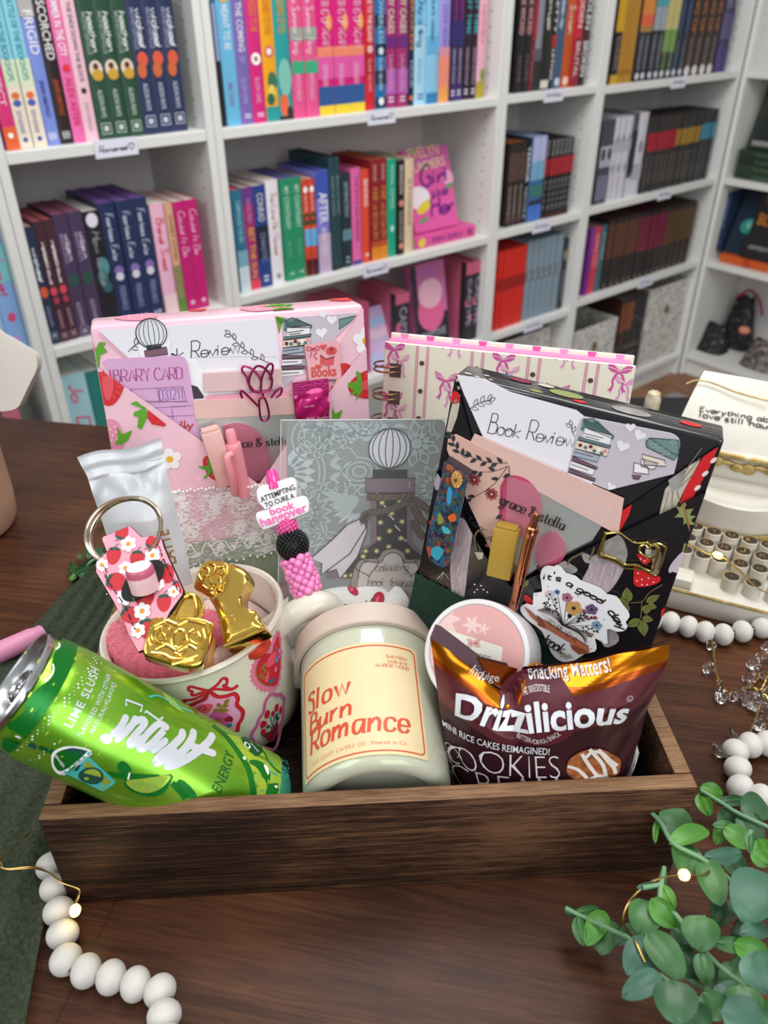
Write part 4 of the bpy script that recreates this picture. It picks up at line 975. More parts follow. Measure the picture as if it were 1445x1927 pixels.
garland('white wooden bead garland winding in front of the typewriter at the right',
        [(1228, 1166), (1262, 1171), (1295, 1179), (1326.5, 1189), (1361, 1194), (1396.6, 1188), (1433, 1181), (1470, 1174), (1505, 1180), (1532, 1200), (1548, 1232), (1556, 1266), (1558, 1302), (1550, 1338), (1530, 1368), (1500, 1388), (1474, 1397), (1444, 1399), (1412, 1402), (1384, 1414), (1388, 1446), (1392, 1481), (1431, 1501), (1472, 1512), (1512, 1520)], 0.0080)
gold_wire = mat('#b89a5a', 0.3, 1.0)
led_m = mat('#ffd98a', 0.2, emit=2.2)
def fairy(label, pts, leds, r=0.00045):
    P = [Vector(p) for p in pts]
    root = empty('fairy_light_string', Matrix.Translation(P[0]), label, 'fairy lights')
    m = MB(); q = [p - P[0] for p in spline(P, 8)]
    m.tube(q, r, gold_wire, 6); m.tube([p + Vector((0.0005 * math.sin(i * .25), 0.0005 * math.cos(i * .2), 0.0005)) for i, p in enumerate(q)], r * .8, gold_wire, 5)
    m.obj('wire', root)
    for (a, b_) in leds:
        A = Vector(a) - P[0]; B = Vector(b_) - P[0]
        m = MB(); m.tube(spline([A, A.lerp(B, .3), A.lerp(B, .7), B], 4), [0.0006, .0012, .0018, .0023, .0026, .0027, .0027, .0026, .0025, .0022, .0018, .0012, .0006], led_m, 10)
        o = m.obj('led_bulb', root, label='glowing warm yellow bulb')
        l = bpy.data.lights.new('led_glow', 'POINT'); l.energy = 0.004; l.color = (1, .72, .25); l.shadow_soft_size = .004
        lo = bpy.data.objects.new('led_glow', l); COL.objects.link(lo); lo.parent = root; lo.location = A.lerp(B, .5) + Vector((0.004, -0.004, 0.004))
fairy('fairy light wire looping over the olive cloth with one glowing bulb on the beads', [on_z(64, 1558, .012), on_z(8, 1608, .012), on_z(2, 1626, .012), on_z(14, 1636, .012), on_z(60, 1634, .014), on_z(92, 1642, .020), on_z(118, 1660, .021), on_z(147, 1674, .020), on_z(148, 1688, .019), on_z(143, 1700, .018)],
      [(on_z(145, 1701, .018), on_z(138, 1726, .0175))])
fairy('fairy light wire among the eucalyptus leaves at the right corner', [on_z(1335, 1641, .05), on_z(1316, 1648, .052), on_z(1285, 1646, .055), on_z(1240, 1654, .05), on_z(1208, 1672, .045), on_z(1184, 1698, .04), on_z(1172, 1732, .04), on_z(1180, 1752, .045), on_z(1195, 1772, .05), on_z(1215, 1812, .05)],
      [(on_z(1298, 1648, .054), on_z(1276, 1645, .055))])
crystal = mat('#f2f0ee', 0.03, trans=1.0, ior=1.5)
root = empty('crystal_garland', Matrix.Translation(on_z(1356, 1290, 0)), 'gold wire garland of clear teardrop crystals on the table at the right', 'crystal garland')
R0 = root.matrix_world.translation.copy()
def drop(px0, py0, px1, py1, wd, z=.006, part=root):
    A = on_z(px0, py0, z) - R0; B = on_z(px1, py1, z * .8) - R0; L = (B - A).length; k = wd
    m = MB(); n_ = 12
    m.tube([A.lerp(B, i / n_) for i in range(n_ + 1)], [max(.0004, k * math.sin(PI * (i / n_) ** 1.6) ** .7 if 0 < i < n_ else .0004) for i in range(n_ + 1)], crystal, 10, flat=.6)
    m.obj('crystal', part, 50)
dz = .004
wire_paths = ['1340 1208 1344 1240 1347 1262 1352 1285 1362 1296 1374 1306 1394 1300 1412 1288 1428 1274 1432 1250 1440 1232', '1428 1330 1420 1358 1405 1384 1385 1395 1360 1402', '1394 1300 1420 1296 1440 1310 1452 1330', '1412 1288 1430 1300 1445 1270 1455 1240', '1440 1382 1448 1370 1456 1352']
m = MB()
for w_ in wire_paths:
    c = [float(k) for k in w_.split()]
    P = spline([on_z(c[i], c[i + 1], dz + .003 * (i % 4 == 0)) - R0 for i in range(0, len(c), 2)], 8)
    m.tube(P, .0006, gold_wire, 6); m.tube([p + Vector((.0006 * math.sin(i * 1.6), .0006 * math.cos(i * 1.6), .0004)) for i, p in enumerate(P)], .0005, gold_wire, 5)
m.obj('wire', root)
for q in ('1332 1202 1344 1222 .0035', '1347 1264 1324 1252 .0042', '1366 1300 1346 1296 .0062', '1372 1306 1346 1316 .0038', '1376 1300 1386 1318 .0036', '1392 1292 1394 1312 .0048', '1412 1286 1412 1268 .005', '1402 1300 1418 1324 .0062', '1420 1308 1420 1336 .0045', '1430 1310 1434 1340 .0052', '1428 1262 1416 1238 .0055', '1438 1244 1436 1228 .005', '1446 1262 1438 1276 .0048', '1444 1290 1452 1310 .005', '1436 1350 1426 1374 .004', '1440 1340 1444 1364 .0055', '1392 1384 1372 1388 .0048', '1362 1402 1344 1418 .0042', '1412 1296 1404 1282 .004', '1450 1225 1440 1210 .004'):
    a = [float(k) for k in q.split()]; drop(a[0], a[1], a[2], a[3], a[4] * 1.2)
leaf_a = ramp_mat('eucalyptus_leaf', [(0.3, '#2f5a2c'), (0.6, '#3f703a'), (0.8, '#5a8a56')], scale=60, rough=0.42, bump=0.1)
leaf_b = ramp_mat('eucalyptus_leaf_bluish', [(0.3, '#2c5240'), (0.6, '#3f6b55'), (0.8, '#5f8672')], scale=60, rough=0.45, bump=0.1)
leaf_c = ramp_mat('eucalyptus_leaf_young', [(0.3, '#3f7a26'), (0.6, '#528f30'), (0.8, '#69a040')], scale=60, rough=0.42, bump=0.1)
leaf_d = ramp_mat('eucalyptus_leaf_dark', [(0.3, '#274a2c'), (0.6, '#345e3a'), (0.8, '#47724c')], scale=60, rough=0.42, bump=0.1)
LM = {'a': leaf_a, 'b': leaf_b, 'c': leaf_c, 'd': leaf_d}
def leaf3(m, A, B, wd, mt, up=None, cup=.25, thick=.0007, ovate=.86):
    A = Vector(A); B = Vector(B); d = B - A; L = d.length; ex = d / L
    up = up or (CO - A).normalized(); up = (up + Vector((random.uniform(-.45, .45), random.uniform(-.3, .3), random.uniform(-.1, .5)))).normalized()
    ey = up.cross(ex).normalized(); ez = ex.cross(ey)
    def fn(u, v, s=0):
        w = wd * (math.sin(PI * min(1, u ** ovate)) ** .52 if 0 < u < 1 else 0.02)
        x = (v - .5) * w
        return A + ex * (u * L) + ey * x + ez * (cup * (x * x) / max(wd, 1e-4) * 2 - .12 * L * (2 * u - 1) ** 2 + .05 * L - s + .0005 * (abs(v - .5) < .06))
    m.grid(lambda u, v: fn(u, v), 12, 8, mt)
    m.grid(lambda u, v: fn(u, 1 - v, thick), 12, 8, mt)
def plant(label, name, leaves, stems, ox, oy, sc, base, zf):
    root = empty(name, Matrix.Translation(base), label, 'eucalyptus')
    m = MB(); s = MB()
    for q in leaves.strip().split(';'):
        a = q.split()
        if len(a) < 6: continue
        x0, y0, x1, y1, w = (float(k) for k in a[:5]); z = float(a[6]) if len(a) > 6 else zf
        A = on_z(ox + x0 / sc, oy + y0 / sc, z); B = on_z(ox + x1 / sc, oy + y1 / sc, max(z - .004, .004))
        dd = (A - CO).length; leaf3(m, A - base, B - base, w / sc / F_PX * dd, LM[a[5]], up=(CO - A).normalized())
    for q in stems.strip().split(';'):
        a = [float(k) for k in q.split()]
        if len(a) < 6: continue
        P = [on_z(ox + a[i] / sc, oy + a[i + 1] / sc, a[i + 2]) - base for i in range(0, len(a), 3)]
        s.tube(spline(P, 6), .0011, mat('#6f9a72', .5), 8)
    m.obj('foliage', root, 60); s.obj('stems', root)
plant('green eucalyptus spray with round leaves in the lower right corner', 'eucalyptus_spray', '''
415 900 480 965 34 a .05;490 965 475 1080 26 c .05;490 970 665 1005 130 a .052;552 1075 735 1015 82 c .055;615 1070 615 1230 130 a .05;710 1150 895 1128 66 b .05;700 1150 785 1372 112 a .05;
690 825 800 862 70 c .02;685 845 732 955 64 c .018;770 892 915 882 46 d .02;785 925 850 1005 80 d .018;885 930 1010 905 120 d .025;885 930 965 1095 100 d .022;810 985 760 1085 60 c .025;800 1010 920 1100 88 c .03;750 995 870 1012 40 a .03;
922 1010 918 1130 34 a .05;930 1120 1010 1190 64 c .05;1004 1215 885 1440 190 b .055;800 1330 772 1470 92 d .04;
58 1382 112 1422 34 a .022;108 1408 225 1387 42 a .022;112 1420 142 1562 54 a .022;245 1395 158 1556 84 c .024;262 1430 225 1600 112 a .02;330 1470 400 1530 70 a .03;
522 1190 498 1362 34 b .05;400 1290 502 1272 30 b .05;508 1275 570 1392 52 c .05;455 1350 400 1505 132 a .045;455 1345 588 1476 92 c .05;470 1530 345 1690 124 b .05;440 1495 612 1716 124 a .055;690 1415 690 1586 142 a .055;690 1590 722 1745 74 a .05;505 1690 325 1800 92 b .06;555 1715 585 1930 165 d .06;600 1590 690 1725 90 d .045;
760 1545 905 1562 60 a .05;850 1555 1010 1605 94 c .05;945 1580 1010 1790 150 b .06;765 1745 860 1860 124 b .05;880 1740 905 1910 132 a .055;790 1870 1000 1935 150 b .06;880 1505 1010 1475 72 b .05;560 1480 645 1565 92 d .04;700 1780 800 1905 104 a .05;640 1640 590 1560 70 d .04;830 1640 960 1720 120 d .04;700 1660 830 1760 110 d .035;900 1660 800 1780 120 a .04;940 1440 850 1560 110 d .04;620 1850 720 1960 140 d .05;900 1850 1010 1960 160 a .05;330 1480 300 1560 60 d .03;1000 1330 940 1240 120 d .04;960 1060 1012 1180 80 c .04;820 1130 880 1230 90 d .03;560 1560 660 1620 80 d .035;
''', '''420 905 .05 500 980 .052 560 1080 .054 690 1150 .05 800 1230 .045 880 1330 .04 1000 1500 .035;690 835 .02 780 890 .02 860 940 .022 1010 1010 .025;900 1100 .045 925 1020 .05;60 1385 .022 150 1430 .022 280 1490 .03 420 1560 .04 640 1720 .04 850 1850 .035 1010 1900 .03;520 1195 .05 500 1350 .05 560 1400 .05 640 1500 .05 760 1640 .045 900 1750 .04;420 1290 .05 505 1275 .05;700 1420 .05 760 1560 .045 880 1560 .04 1010 1500 .035;500 1700 .055 620 1780 .045 800 1870 .04''',
      1040, 1150, 2.479, on_z(1400, 1800, 0), .05)
plant('small green eucalyptus sprig on the table behind the mug', 'eucalyptus_sprig', '''
760 1050 790 940 90 d .012;830 1060 870 950 70 d .012;620 1170 640 1090 90 a .01;660 1190 820 1100 100 d .01;610 1240 680 1180 50 c .008;700 1190 740 1230 60 d .008;690 1060 690 1010 40 a .01;860 740 910 700 40 a .012;840 1080 900 1140 80 d .01
''', '''600 1240 .006 680 1180 .008 780 1090 .01 900 1020 .01''', 0, 820, 4.586, on_z(160, 1065, 0), .01)
tw_w = ramp_mat('aged_white_resin', [(0.3, '#c4bfb0'), (0.6, '#d3cfc4'), (0.8, '#dad6cd')], scale=18, rough=0.4)
tw_gold = ramp_mat('rubbed_gold_paint', [(0.35, '#8f7640'), (0.6, '#b49a5c'), (0.75, '#d9d0b4')], scale=90, rough=0.45, metal=0.35)
TW = Frame(Vector((0.217, 0.468, 0)), (0.9063, -0.4226, 0), (0.4226, 0.9063, 0))
r = empty('typewriter', TW.M(), 'white and gold decorative typewriter with round black keys at the right', 'typewriter')
m = MB(); m.box(-0.035, 0.20, 0, 0.17, 0.0, 0.0195, tw_w, bev=0.003); m.box(-0.035, 0.2, 0.105, 0.17, 0.019, 0.060, tw_w, bev=0.004)
m.box(-0.03, 0.012, 0.004, 0.020, 0.019, 0.027, tw_w, bev=0.001)
m.obj('body', r)
m = MB(); m.tube([(-0.035, 0.0, 0.0195), (0.2, 0.0, 0.0195)], 0.0011, tw_gold, 6); m.tube([(-0.03, 0.0042, 0.0195), (0.012, 0.0042, 0.0195)], 0.0008, tw_gold, 6); m.obj('gold_trim', r)
pd = on_z(1385, 925, 0.056) - TW.o; rd = 0.047
dc = (pd.dot(TW.X), pd.dot(TW.Y) + .012)
m = MB(); ribs = 60
prof = []
m.grid(lambda a, t: Vector((dc[0] + (rd + .0012 * (1 if int(a * ribs * 2) % 2 else 0) * (t < .9)) * math.cos(PI + PI * a), dc[1] + rd * math.sin(PI + PI * a), .038 + .022 * t)), ribs * 2, 4, tw_w)
m.lathe([(rd, .060), (rd * .96, .0615), (rd * .8, .058), (rd * .45, .053), (0.001, .052)], tw_w, 48, Matrix.Translation((dc[0], dc[1], 0)))
m.obj('type_basket', r, 25)
m = MB(); m.tube([(dc[0] + (rd + .003) * math.cos(PI + PI * i / 40), dc[1] + (rd + .003) * math.sin(PI + PI * i / 40), .037) for i in range(41)], .0022, tw_gold, 8); m.obj('gold_trim', r)
m = MB(); m.box(-0.03, 0.20, 0.112, 0.150, 0.058, 0.082, tw_w, bev=.004); m.obj('carriage', r)
m = MB()
for i in range(27):
    x = -0.025 + i * .0083
    m.ball((x, .1105, .074 + .002 * math.sin(i * 1.7)), .0052, tw_gold, 10, 6, (1.2, .6, .7 + .3 * math.sin(i * 2.1)))
m.tube([(-.03, .111, .0815), (.2, .111, .0815)], .0022, tw_gold, 8)
m.obj('carved_band', r)
PF = Frame(Vector((-0.03, 0.118, 0.078)), (1, 0, 0), (0, .8, .6))
PW = Frame(TW.world(-0.03, 0.118, 0.078), TW.X, TW.Y * .8 + TW.Z * .6)
m = MB(); m.grid(lambda a, t: PF.world(.012 * t + a * (.215 - .012 * t), .072 * t, .006 * math.sin(PI * t) + .004 * math.cos(a * 4)), 20, 12, tw_w)
m.grid(lambda a, t: PF.world(.012 * t + (1 - a) * (.215 - .012 * t), .072 * t, .006 * math.sin(PI * t) - .008), 20, 12, tw_w)
for (a0, b0, a1, b1) in ((0, 0, .012, .072), (.215, 0, .215, .072)):
    m.grid(lambda a, t: PF.world(a0 + (a1 - a0) * t, b0 + (b1 - b0) * t, .006 * math.sin(PI * t) + .004 * math.cos(0 if a0 == 0 else 4) - a * .013), 2, 12, tw_w)
m.grid(lambda a, t: PF.world(.012 + .203 * a, .072, .004 * math.cos(a * 4) - .012 * t), 20, 2, tw_w)
sheet = m.obj('paper_sheet', r, 60)
m = MB(); ik = mat('#3d3a36', .7)
class SheetS:
    def p(s, u, v, w=0): return PF.world(u, v, .006 * math.sin(PI * min(max(v / .072, 0), 1)) + .004 * math.cos(u / .215 * 4) + w + .0006)
SS = SheetS()
c = Crop(PW, 1200, 680, 5.898, .008)
a, b_ = c(685, 568), c(1640, 700); m.text(SS, 'Everything about', a, b_, ik, .75, font='pen', weight=.16)
a, b_ = c(685, 628), c(1640, 775); m.text(SS, 'love still haunts', a, b_, ik, .75, font='pen', weight=.16)
m.obj('lettering', sheet)
m = MB(); cc = c.path('505 295 600 245 700 232 850 270 1100 375 1440 470', 6)
m.tube([PF.world(u, v, .0075 + .006 * math.sin(PI * min(v / .072, 1))) for u, v in cc if 0 <= u <= .21], .0008, tw_gold, 6); m.obj('gold_line', sheet)
k = TW.uv(1246, 775, 0.085)
m = MB(); m.ball((-.048, .13, .082), .010, tw_w, 16, 10, (1.2, .8, .8)); m.lathe([(.0035, 0), (.005, .008), (.0062, .016), (.0066, .024), (.005, .030), (.001, .0325)], ramp_mat('ivory_knob', [(.4, '#b8a27a'), (.6, '#e2dccc')], scale=60, rough=.35), 16, Matrix.Translation((-.051, .13, .086)))
m.tube([(-.048, .13, .08), (-.03, .13, .075)], .006, tw_w, 10); m.obj('platen_knob', r)
key_blk = mat('#25211c', .35); key_ring = mat('#a8884a', .35, .6)
for ch, x, y in (('T', 1309, 990), ('Y', 1343.3, 999.8), ('U', 1377, 1007), ('I', 1411.6, 1016.6), ('O', 1446, 1025), ('P', 1482, 1034), ('F', 1296, 1011), ('G', 1329.3, 1021), ('H', 1363, 1029.7), ('J', 1398.5, 1037), ('K', 1435, 1046.5), ('L', 1472, 1056), ('C', 1289, 1034), ('V', 1322.8, 1043.7), ('B', 1354.5, 1051), ('N', 1393.8, 1060.5), ('M', 1430, 1069.9), ('.', 1377, 1084.8), ('.', 1418, 1097), ('.', 1460, 1109)):
    z = {'T': .042, 'Y': .042, 'U': .042, 'I': .042, 'O': .042, 'P': .042, 'F': .038, 'G': .038, 'H': .038, 'J': .038, 'K': .038, 'L': .038, '.': .030}.get(ch, .034)
    P = on_z(x, y, z) - TW.o; kx, ky = P.dot(TW.X), P.dot(TW.Y)
    m = MB(); T = Matrix.Translation((kx, ky, 0)); R = .0062
    m.lathe([(R * 1.02, .019), (R, z - .001), (R * .99, z), (R * .93, z + .0004), (R * .90, z - .0002)], tw_w, 24, T)
    ko = m.obj('key', r)
    m = MB(); m.lathe([(R * .91, z - .0002), (R * .86, z + .0002), (.0001, z + .0002)], key_blk, 24, T); m.lathe([(R * .88, z + .0003), (R * .85, z + .0006), (R * .80, z + .0003)], key_ring, 24, T)
    s2 = Frame((0, 0, 0), (1, 0, 0), (0, 1, 0))
    if ch == '.': m.flat(s2, circ((kx, ky), .0006, 8), key_ring, z + .0005)
    else: m.text(s2, ch, (kx - .0018, ky - .0022), (kx + .0018, ky - .0022), key_ring, 1.0 if ch != 'I' else .3, z + .0005, font='serif', weight=.16)
    m.obj('key_cap', ko)
fairy('fairy light wire crossing the typewriter keys with a lit bulb', [TW.world(-.02, .045, .043), on_z(1318, 1037, .046), on_z(1345, 1046, .046), on_z(1362, 1051, .046), on_z(1392, 1076, .040), on_z(1418, 1101, .034), on_z(1445, 1117, .028), on_z(1480, 1130, .02)], [(on_z(1360, 1049, .046), on_z(1341, 1041, .046))])
beige = mat('#c29a80', 0.5); cream = mat('#d6d0c6', 0.42)
r = empty('tumbler', Matrix.Translation((-0.373, 0.585, 0)), 'beige tumbler with a broad cream handle cut off at the left edge', 'tumbler')
m = MB(); m.lathe([(0, 0), (.036, 0), (.043, .003), (.046, .010), (.0475, .03), (.0475, .155), (.046, .165), (0, .166)], beige, 56); m.obj('body', r)
m = MB(); m.lathe([(.0485, .155), (.0495, .16), (.0495, .185), (.047, .19), (0, .19)], cream, 48); m.obj('lid', r)
HF = Frame(Vector((-0.33, 0.60, 0.17)), (0.96, 0.1, -0.02), (0, .35, .94))
out = [HF.uv(px, py) for px, py in ((-40, 612), (0, 627), (40, 650), (60, 662), (68, 672), (70, 688), (66, 702), (56, 722), (42, 752), (34, 766), (20, 772), (0, 774), (-40, 772))]
sm = [(v.x, v.y) for v in spline([Vector(p) for p in out], 3, True)]
m = MB(); m.prism(sm, -.012, 0, cream)
o = m.obj('handle'); o.matrix_world = Matrix.Translation((0.373, -0.585, 0)) @ HF.M(); o.parent = r
pinkp = mat('#d98fb0', 0.45)
A, B = on_z(-40, 1245, .010), on_z(60, 1200, .010); C_ = on_z(79, 1190, .009)
m = MB(); m.tube([A, A.lerp(B, .5), B, B.lerp(C_, .5), C_, C_.lerp(B, -.02)], [.0075, .0075, .0072, .006, .0058, .003], pinkp, 18, flat=.95); tag(m.obj('lip_gloss_tube'), 'pink round plastic tube lying on the table behind the can lid', 'tube')
r = empty('chair', Matrix.Translation((0.42, 1.05, FLOOR_Z)), 'black padded office chair behind the table at the right', 'chair')
blk = mat('#111112', 0.7)
m = MB(); m.box(-.30, .26, -.28, .27, .56, .66, blk, bev=.045, seg=4); m.obj('seat', r)
m = MB(); m.lathe([(.03, .08), (.03, .56)], mat('#1a1a1a', .4), 16); m.obj('column', r)
for i in range(5):
    a = i * 2 * PI / 5; m = MB(); m.tube([(0, 0, .1), (.27 * math.cos(a), .27 * math.sin(a), .06)], .018, mat('#1a1a1a', .4), 8); m.ball((.27 * math.cos(a), .27 * math.sin(a), .03), .03, mat('#161616', .5), 12, 8); m.obj('leg', r)
def _textp(s, surf, body, pts, m, cap, w=0.0004, font='sans', bold=0.0, weight=0.12, shear=0.0, nib=None, spacing=0.0):
    """lettering along a poly-line; cap = letter height in metres"""
    P = [Vector(p) for p in spline([Vector(q) for q in pts], 8)] if len(pts) > 2 else [Vector(p) for p in pts]
    acc = [0.0]
    for i in range(1, len(P)): acc.append(acc[-1] + (P[i] - P[i - 1]).length)
    T = acc[-1]
    def at(x):
        x = max(-0.2 * T, min(1.2 * T, x)); i = 1
        while i < len(P) - 1 and acc[i] < x: i += 1
        d = (P[i] - P[i - 1]); L = max(d.length, 1e-9); d = d / L
        return P[i - 1] + d * (x - acc[i - 1]), d
    if font == 'sans':
        vs, fs, wid, ch = sans_text(body, bold, spacing); k = T / wid; ky = cap / ch
        out = []
        for x, y in vs:
            q, d = at((x) * k + shear * y * ky); out.append(surf.p(*(q + Vector((-d.y, d.x)) * y * ky), w))
        s.add(out, fs, m)
    else:
        st, wid = stroke_text(body, font, spacing); k = T / wid; ky = cap / 7
        for pl, ww in st:
            o = []
            for x, y in pl:
                q, d = at(x * k + shear * y * ky); o.append(q + Vector((-d.y, d.x)) * y * ky)
            s.line(surf, o, weight * ww * cap, m, w, nib=nib)
    return s
MB.textp = _textp
class Bump:
    """flat face with soft bulges: b = [(u, v, radius, height)...]"""
    def __init__(s, fr, base, bumps): s.fr = fr; s.base = base; s.b = bumps
    def h(s, u, v): return s.base + sum(h * math.exp(-((u - a) ** 2 + (v - c) ** 2) / (r * r)) for a, c, r, h in s.b)
    def p(s, u, v, w=0.0): return Vector((u, v, s.h(u, v) + w))
    def uv(s, px, py, w=0.0): 
        u, v = s.fr.uv(px, py, s.base)
        for _ in range(3): u, v = s.fr.uv(px, py, s.h(u, v) + w)
        return u, v
def tri_sheet(mb, S_, A, B, C, D, m, n=24, thick=.0004):
    """curved sheet with corners A,B (free edge), D,C (outer edge)"""
    A, B, C, D = (Vector(q) for q in (A, B, C, D))
    def f(a, t, o): q = A.lerp(B, a).lerp(D.lerp(C, a), t); return S_.p(q.x, q.y, o)
    mb.grid(lambda a, t: f(a, t, 0), n, n, m); mb.grid(lambda a, t: f(1 - a, t, -thick), n, n, m)
    mb.grid(lambda a, t: f(a, 0, -thick * (1 - t)), n, 1, m)
def sheet(name, surf, poly, z0, z1, m, label, cat, group=None, M=None):
    """thin card as a thing: prism in the frame of surf"""
    r = empty(name, M if M is not None else surf.M(), label, cat, group)
    b = MB(); b.prism(poly, z0, z1, m); o = b.obj('card', r)
    return r
RED = mat('#d3222c', .4); REDL = mat('#e4525a', .4); GRN = mat('#5aa320', .45); GRND = mat('#3f7f1c', .45); PNKB = mat('#e58fa8', .45); WHT = mat('#f4f0f2', .5); YEL = mat('#e6b422', .5); INK = mat('#2b2d33', .6)
def strawberry(d, S_, c, r, rot, style='whole', w=.0003, bound=None, leafy=True):
    body = {'whole': RED, 'slice': RED, 'pink': PNKB}[style]
    P = []
    for i in range(22):
        t = 2 * PI * i / 22; x = r * math.sin(t) * (1 + .12 * math.cos(t)); y = r * 1.12 * math.cos(t) - .18 * r * math.cos(2 * t)
        P.append((x, y))
    R_ = lambda q: (c[0] + q[0] * math.cos(rot) - q[1] * math.sin(rot), c[1] + q[0] * math.sin(rot) + q[1] * math.cos(rot))
    cl = (lambda q: clip(q, bound)) if bound else (lambda q: q)
    d.flat(S_, cl([R_(q) for q in P]), body, w, step=.006)
    if style == 'slice':
        d.flat(S_, cl([R_((x * .34, y * .72)) for x, y in P]), REDL, w + .00005, step=.006)
        for i in range(12):
            a = 2 * PI * i / 12
            q = [R_((r * k * math.sin(a), r * k * 1.1 * math.cos(a))) for k in (.55, .86)]
            if not bound or all(len(clip([p_, (p_[0] + 1e-5, p_[1]), (p_[0], p_[1] + 1e-5)], bound)) >= 3 for p_ in q): d.line(S_, q, r * .06, REDL, w + .00008)
    else:
        sd = mat('#f3d98a', .5) if style == 'whole' else mat('#f9e3e8', .5)
        for i in range(14):
            a = i * 2.4; k = r * .78 * math.sqrt((i + .5) / 14); q = cl(circ(R_((k * math.sin(a), k * math.cos(a))), r * .055, 6, r * .08))
            if len(q) > 2: d.flat(S_, q, sd, w + .0001)
    if leafy:
        for a in (-1.25, -.65, 0, .65, 1.25):
            q = cl(leaf(R_((0, r * .72)), R_((r * .95 * math.sin(a), r * .75 + r * .75 * math.cos(a))), r * .42))
            if len(q) > 2: d.flat(S_, q, GRN, w + .00015, step=.006)
def daisy(d, S_, c, r, w=.0003, n=5, pet=None, ctr=None, rot=0.3, bound=None):
    cl = (lambda q: clip(q, bound)) if bound else (lambda q: q)
    for i in range(n):
        a = rot + 2 * PI * i / n; q = cl(circ((c[0] + r * .58 * math.cos(a), c[1] + r * .58 * math.sin(a)), r * .44, 12, r * .40, a))
        if len(q) > 2: d.flat(S_, q, pet or WHT, w + .00002 * i)
    q = cl(circ(c, r * .3, 12))
    if len(q) > 2: d.flat(S_, q, ctr or YEL, w + .0002)
PB = Frame.ylr((-0.1669, 0.4376, 0.2391), 17.6, 10.2, -1.7, 1.12)
PW_, PH_, PT_ = 0.145, 0.2025, 0.028
pink_m = ramp_mat('pink_gift_wrap', [(0.3, '#eebccb'), (0.7, '#f2c6d2')], scale=10, rough=0.28, coat=.3)
root = empty('wrapped_book', PB.M(), 'book wrapped in pink strawberry paper with lace and sage ribbon', 'gift-wrapped book', 'gift-wrapped books in the crate')
m = MB(); m.box(0, PW_, -PH_, 0, -PT_, 0, pink_m, bev=.0025, seg=3)
m.obj('parcel', root)
d = MB()
TOPF = Frame((0, 0.0, 0), (1, 0, 0), (0, 0, -1))                 # top face, y runs to the back
class TopS:
    def p(s, u, v, w=0): return Vector((u, .0002 + w, -v))
TS = TopS()
for c, r_, st in (((.024, .016), .011, 'pink'), ((.092, .012), .0125, 'pink'), ((.138, .022), .0066, 'whole'), ((.056, .027), .006, 'whole')):
    bb = [(.002, .002), (PW_ - .002, .002), (PW_ - .002, PT_ - .002), (.002, PT_ - .002)]
    strawberry(d, TS, c, r_, .3, st, .0002, bb, leafy=(st == 'whole'))
for a in (-.9, -.3, .3, .9): d.flat(TS, clip(leaf((.1, .012), (.1 + .012 * math.sin(a), .012 + .012 * math.cos(a)), .005), [(.002, .002), (PW_, .002), (PW_, PT_ - .002), (.002, PT_ - .002)]), GRN, .0004)
for a in (2.4, 3.1, 3.7):
    q = clip(leaf((.1, .008), (.1 + .010 * math.sin(a), .008 + .012 * math.cos(a)), .005), [(.002, .001), (PW_, .001), (PW_, PT_), (.002, PT_)])
    if len(q) > 2: d.flat(TS, q, GRN, .0004)
Z1 = Crop(PB, 150, 550, 2.580)
for t in ('950 120 985 130 968 200 960 160', '945 115 1010 125 975 160'): d.flat(PB, Z1.path(t), GRN, .0006)
d.obj('printed_fruit', root)
FB = Bump(PB, .0045, [(.073, -.093, .022, .006), (.088, -.10, .02, .004)])
FI = Bump(PB, .0017, [])
fl = MB()
V0 = FB.uv(487, 912)
TLc = (0.0006, -.002); TRc = (PW_ - .0006, -.002)
TLo = (0.0006, FB.uv(181, 692)[1]); TRo = (PW_ - .0006, FB.uv(688.8, 654.7)[1])
for S_, a_, b_ in ((FI, TLc, TRc), (FB, TLo, TRo)):
    tri_sheet(fl, S_, a_, V0, (V0[0], -.197), (0.0006, -.197), pink_m)
    tri_sheet(fl, S_, V0, b_, (PW_ - .0006, -.197), (V0[0], -.197), pink_m)
for x, y, z in ((.0006, TLo[1], .0045), (PW_ - .0006, TRo[1], .0045)): fl.add([(x, y, z), (x, -.197, z), (x, -.197, -.002), (x, y, -.002)], [[0, 1, 2, 3], [3, 2, 1, 0]], pink_m)
o = fl.obj('pocket_flap', root)
d = MB()
LB = [TLo, (0.0006, -.197), (V0[0], -.197), V0]            # left flap outline, counter-clockwise
RB = [V0, (V0[0], -.197), (PW_ - .0006, -.197), TRo]
LI = [TLc, (0.0006, -.197), (V0[0], -.197), V0]; RI = [V0, (V0[0], -.197), (PW_ - .0006, -.197), TRc]
Z = Crop(FB, 150, 550, 2.580); ZI = Crop(FI, 150, 550, 2.580)
strawberry(d, FB, Z(137, 455), .0082, -.15, 'slice', .0003, LB, leafy=False)
d.flat(FI, clip(ZI.path('75 280 95 240 135 245 115 262 135 290 100 305 95 370 70 340'), LI), GRN, .0003)
d.flat(FI, clip(ZI.path('52 200 75 270 95 340 60 330'), LI), RED, .0002)
for t in ('245 540 275 527 298 548 322 560 330 600 300 665 280 655 285 605 260 600 265 580 305 565', '180 650 205 690 255 668 235 715 200 740 170 735 185 710'):
    d.flat(FB, clip(Z.path(t), LB), GRN, .0005, step=.006)
q = [Z(330, 570), Z(420, 640), Z(410, 652), Z(350, 640), Z(325, 605)]; d.flat(FB, clip(q, LB), RED, .0004, step=.006)
strawberry(d, FB, Z(140, 690), .0078, .5, 'pink', .0003, LB, leafy=False)
daisy(d, FB, Z(437, 810), .0064, .0003)
strawberry(d, FB, Z(662, 850), .0066, -2.4, 'whole', .0003, LB, leafy=False)
